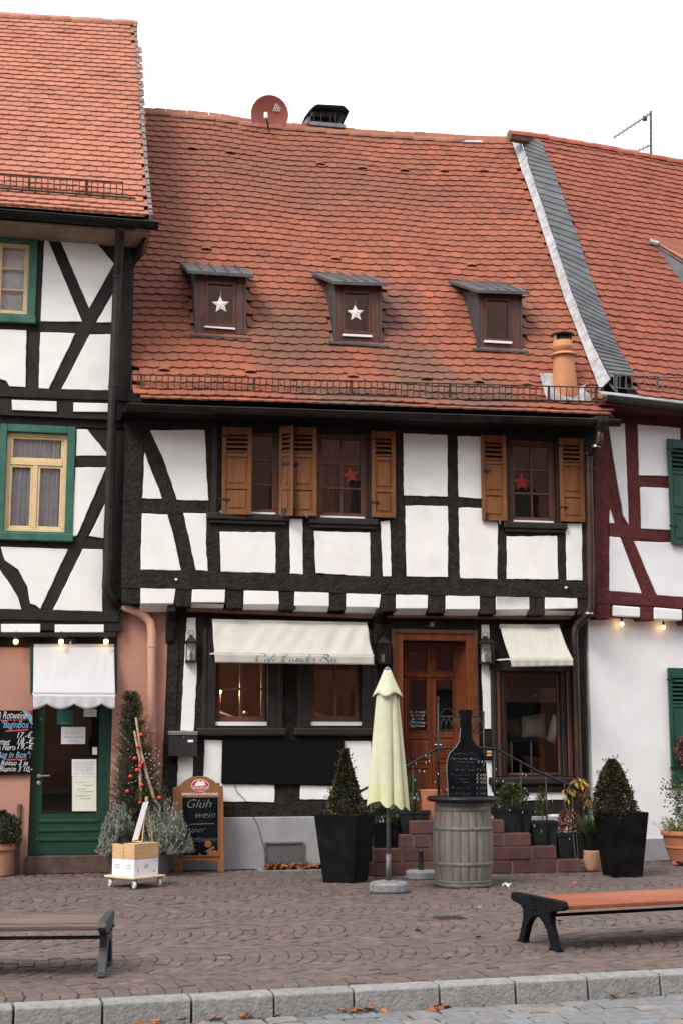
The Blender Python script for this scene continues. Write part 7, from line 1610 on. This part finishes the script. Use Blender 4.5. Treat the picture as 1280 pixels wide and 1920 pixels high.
MB().tube([apx(1220, 345), apx(1219, 208)], .026, 6).obj('mast', 'iron_grey', t); MB().tube([apx(1217, 214), apx(1150, 258, -3.9)], .016, 5).obj('boom', 'iron_grey', t); MB().tube([apx(1219, 272), apx(1188, 286, -3.9)], .014, 5).obj('boom', 'iron_grey', t)
for k_ in range(9):
    u, v = 1212 - k_ * 7.5, 217 + k_ * 4.9; MB().tube([apx(u, v - 6, -4.1), apx(u, v + 7, -4.1)], .011, 4).obj('element', 'iron_grey', t)
for k_ in range(4): u, v = 1212 - k_ * 7, 275 + k_ * 3.2; MB().tube([apx(u, v - 5, -4.1), apx(u, v + 6, -4.1)], .010, 4).obj('element', 'iron_grey', t)
for v0, v1 in ((192, 212), (250, 272)):
    for u in (1186, 1192, 1199, 1206, 1212): MB().tube([apx(u, v0), apx(u, v1)], .0045, 4).obj('reflector_wire', 'iron_grey', t)
    for v in (v0, (v0 + v1) / 2, v1): MB().tube([apx(1186, v), apx(1226, v)], .0045, 4).obj('reflector_wire', 'iron_grey', t)
MB().lathe([(.0, -.05), (.04, -.04), (.04, .04), (.0, .05)], apx(1208, 222), 8).obj('amplifier_box', 'iron_grey', t)

# ================================================================= benches
def bench(label, fuv, buv, L, sgn, smat, imat, hs=.45, wd=.62, nsl=9):
    F_, B_ = gp(*fuv), gp(*buv); ey = (B_ - F_).normalized(); ex = Vector((ey.y, -ey.x, 0)) * sgn; mid = (F_ + B_) / 2; fs_ = (B_ - F_).length; t = thing('bench', label, 'bench', mid); hw = wd / 2
    W_ = lambda x, y, z: mid + ex * x + ey * y + Vector((0, 0, z)); hf = fs_ / 2
    prof = [(-hw, hs - .02), (-hw - .012, hs - .0), (-hw + .01, hs + .035), (-hw + .06, hs + .04), (hw - .06, hs + .04), (hw - .01, hs + .035), (hw + .012, hs + .0), (hw, hs - .02), (hw - .04, hs - .035), (hf * .95, hs - .05), (hf * .80, hs - .075), (hf * .80, hs - .15), (hf + .02, .03), (hf + .06, .012), (hf + .06, 0), (hf - .07, 0), (hf - .06, .03), (hf * .56, hs - .20), (hf * .38, hs - .15), (hf * .18, hs - .12), (0, hs - .112), (-hf * .18, hs - .12), (-hf * .38, hs - .15), (-hf * .56, hs - .20), (-hf + .06, .03), (-hf + .07, 0), (-hf - .06, 0), (-hf - .06, .012), (-hf - .02, .03), (-hf * .80, hs - .15), (-hf * .80, hs - .075), (-hf * .95, hs - .05), (-hw + .04, hs - .035)]
    for x in (0, L):
        MB().prism([W_(x, y, z) for y, z in prof], ex * .055).obj('end_casting', imat, t, .010, seg=2)
        for y in (-hf * .75, hf * .75, 0): MB().lathe([(.014, -.01), (.014, .005), (.0, .012)], W_(x - .003, y, hs - .055), 8, M=Matrix.Rotation(R(90), 3, 'X')).obj('bolt', imat, t)
    sw = (wd - .05) / nsl
    for i in range(nsl):
        y = -hw + .025 + sw * (i + .5); z = hs + .022 - .02 * (abs(2 * (i + .5) / nsl - 1)) ** 3; M_ = Matrix((ex, ey, Vector((0, 0, 1)))).transposed(); MB().box(W_(L / 2 + .02, y, z - .016), (L - .04, sw - .007, .032), M_).obj('slat', smat, t, .006, seg=2)
    MB().tube([W_(.03, -hf * .3, hs - .10), W_(L, -hf * .3, hs - .10)], .014, 6).obj('tie_rod', imat, t)
bench('orange brown slatted bench with black cast iron legs at right', (1038, 1784), (974, 1767), 2.0, 1, 'bench_orange', 'cast_iron', .345, .80, 17)
bench('weathered grey brown slatted bench with dark iron leg at left edge', (199, 1830), (211, 1808), 1.9, -1, 'bench_grey', 'cast_iron_worn', .335, .70, 6)

# ================================================================= things inside the cafe windows
c = CAFE.px(413, 1297, -.75); t = thing('wall_lamp', 'small lit lamp glowing inside the left cafe window', 'lamp', c)
MB().lathe([(.022 * math.sin(math.pi * i / 6), -.022 * math.cos(math.pi * i / 6)) for i in range(7)], c, 12).obj('glowing_bulb', 'lamp_small', t, smooth=True); MB().tube([c - Vector((0, 0, .16)), c - Vector((0, 0, .02))], .014, 8).obj('lamp_stem', 'copper_old', t)
ld = bpy.data.lights.new('lamp_light', 'POINT'); lo = bpy.data.objects.new('lamp_light', ld); COL.objects.link(lo); ld.energy = 22; ld.color = (1, .6, .3); ld.shadow_soft_size = .05; lo.location = Vector((0, -.06, 0)) + Vector((.0, 0, .0)); lo.parent = t
for (u, v, lab) in ((410, 1262, 'small glass globe hanging in the left cafe window'), (461, 1338, 'small glass globe on the ledge in left cafe window')):
    c = CAFE.px(u, v, -.4); o = MB().lathe([(.04 * math.sin(math.pi * i / 8), -.04 * math.cos(math.pi * i / 8)) for i in range(9)], c, 16).obj('glass_globe', 'metal_silver', loc=c, smooth=True); tag(o, lab, 'globe')
for i, (u0, u1) in enumerate(((412, 445), (590, 625))):
    o = MB().prism([CAFE.px(u0, 1333, -.7), CAFE.px(u1, 1345, -.7), CAFE.px(u1, 1349, -.7), CAFE.px(u0, 1337, -.7)], -CAFE.n * .4).obj('menu_card', 'star_white', loc=CAFE.px(u0, 1349, -.7)); tag(o, ['pale folded card lying inside the left cafe window', 'pale folded card lying inside the middle cafe window'][i], 'card')
def pillow(lab, pts, off, mat='pillow', th=.07):
    P = [CAFE.px(u, v, off) for u, v in q('G7', pts)]; cen = sum(P, Vector()) / len(P); n = 12
    def f(sgn):
        def g_(a, b):
            p = P[0].lerp(P[1], a).lerp(P[3].lerp(P[2], a), b); k_ = (math.sin(math.pi * a) * math.sin(math.pi * b)) ** .45; return p + CAFE.n * (sgn * th * k_)
        return g_
    mb = MB(); mb.grid(f(1), n, n); mb.grid(f(-1), n, n); o = mb.obj('pillow', mat, loc=cen, smooth=True); return tag(o, lab, 'pillow')
pillow('white pillow leaning at the right side of the display window', [(1085, 575), (1122, 600), (1095, 745), (1045, 725)], -.17)
pillow('pale pillow lying further back in the display window', [(905, 590), (1040, 570), (1045, 715), (905, 712)], -.55, 'paper_cream', .08)
pillow('olive green pillow at left in the display window', [(828, 600), (900, 595), (900, 718), (828, 718)], -.6, 'leaf_bright', .07)
c0_ = CAFE.px(*zp('G7', (950, 740)), -.55); t = thing('side_table', 'small wooden table with slim legs inside the display window', 'table', Vector((c0_.x, c0_.y, ZPL + .05)))
MB().prism([CAFE.w(CAFE.sz(*zp('G7', (830, 722)), -.5)[0], c0_.z + .05, -.35), CAFE.w(CAFE.sz(*zp('G7', (1130, 722)), -.5)[0], c0_.z + .05, -.35), CAFE.w(CAFE.sz(*zp('G7', (1130, 722)), -.5)[0], c0_.z + .05, -.9), CAFE.w(CAFE.sz(*zp('G7', (830, 722)), -.5)[0], c0_.z + .05, -.9)], (0, 0, -.03)).obj('table_top', 'frame_dark', t)
for x in (848, 960, 1015):
    s_ = CAFE.sz(*zp('G7', (x, 800)), -.45)[0]; rect(CAFE, s_ - .012, s_ + (.012 if x < 1000 else .06), ZPL + .07, c0_.z + .02, -.45, .03).obj('leg', 'metal_silver' if x < 1000 else 'signboard_wood', t)

# ================================================================= fairy lights on the rails
t = thing('fairy_lights', 'white icicle fairy lights wound along the cafe stair rails', 'lights', CAFE.px(900, 1500, RO)); mb = MB(); wr = MB()
for i in range(46):
    if random.random() < .45: u, v = random.uniform(775, 850), random.uniform(1410, 1500)
    else: u, v = random.uniform(925, 1075), 0
    if v == 0: v = 1405 + (u - 905) * .55 + random.uniform(2, 95)
    P_ = CAFE.px(u, v, RO + .02); d = rv() * .4 - Vector((0, 0, 1)); mb.tube([P_, P_ + d.normalized() * .026], [.0042, .0025], 5)
    wr.tube([P_, P_ + Vector((0, 0, .10))], .0012, 3)
tag(mb.obj('light_drops', 'led_white', t), kind='stuff'); tag(wr.obj('wires', 'iron_black', t), kind='stuff')
# ================================================================= drain cover
g = gp(842, 1722); t = thing('drain_cover', 'dark rectangular drain cover set flush in the paving before the barrel', 'drain cover', g); Mk = Matrix.Rotation(KANG, 3, 'Z')
MB().box(g + Vector((0, 0, -.004)), (.30, .26, .016), Mk).obj('frame', 'stone_sill', t, .004)
for i in range(7): MB().box(g + Mk @ Vector((-.12 + i * .04, 0, .006)), (.022, .21, .008), Mk).obj('grid_bar', 'cast_iron_worn', t)
# ================================================================= litter and leaves
g = gp(949, 1662); mb = MB(); mb.grid(lambda a, b: g + Vector(((a - .5) * .09 + .012 * math.sin(b * 9), (b - .5) * .07, .018 + .022 * math.sin(a * 8) * math.cos(b * 7))), 9, 9); tag(mb.obj('paper_scrap', 'paper', loc=g, solid=.002), 'crumpled white paper scrap on the paving right of the barrel', 'litter')
spots = [(800, 1633), (812, 1664), (726, 1690), (770, 1680), (690, 1668), (1165, 1715), (1050, 1730), (903, 1700), (940, 1676), (838, 1704), (790, 1748), (900, 1760), (1075, 1660), (1010, 1650), (1180, 1640), (595, 1772), (560, 1620), (360, 1720), (540, 1650), (568, 1648), (1118, 1640), (960, 1745), (1000, 1640), (870, 1690)]
for u, v in spots:
    g = gp(u, v); mb = MB(); leaf_shape(mb, g + Vector((0, 0, .012)), random.uniform(.05, .085), random.uniform(0, 6.28)); tag(mb.obj('fallen_leaf', 'leaf_autumn', loc=g, solid=.001), 'small dry autumn leaf lying loose on the brown paving', 'leaf', 'fallen leaves scattered on the paving')
mb = MB()
for i in range(45):
    a = random.uniform(-.2, 4.6); 
    if random.random() < .75: a = random.choice([random.uniform(1.45, 2.35), random.uniform(2.7, 3.0), random.uniform(3.3, 3.5)]) - .6
    leaf_shape(mb, kp(a, -.19 - abs(random.gauss(0, .03)), ROADZ + random.uniform(.008, .03)), random.uniform(.05, .09), random.uniform(0, 6.28))
tag(mb.obj('gutter_leaves', 'leaf_autumn', loc=kp(1, -.2, ROADZ)), 'orange leaves gathered along the foot of the kerb', 'leaves', kind='stuff')
mb = MB()
for i in range(26): leaf_shape(mb, gp(random.uniform(775, 812), random.uniform(1628, 1640)) + Vector((0, 0, .015)), random.uniform(.05, .08), random.uniform(0, 6.28))
tag(mb.obj('leaf_cluster', 'leaf_autumn', loc=gp(795, 1634)), 'few orange leaves at the foot of the steps behind empty parasol foot', 'leaves', kind='stuff')
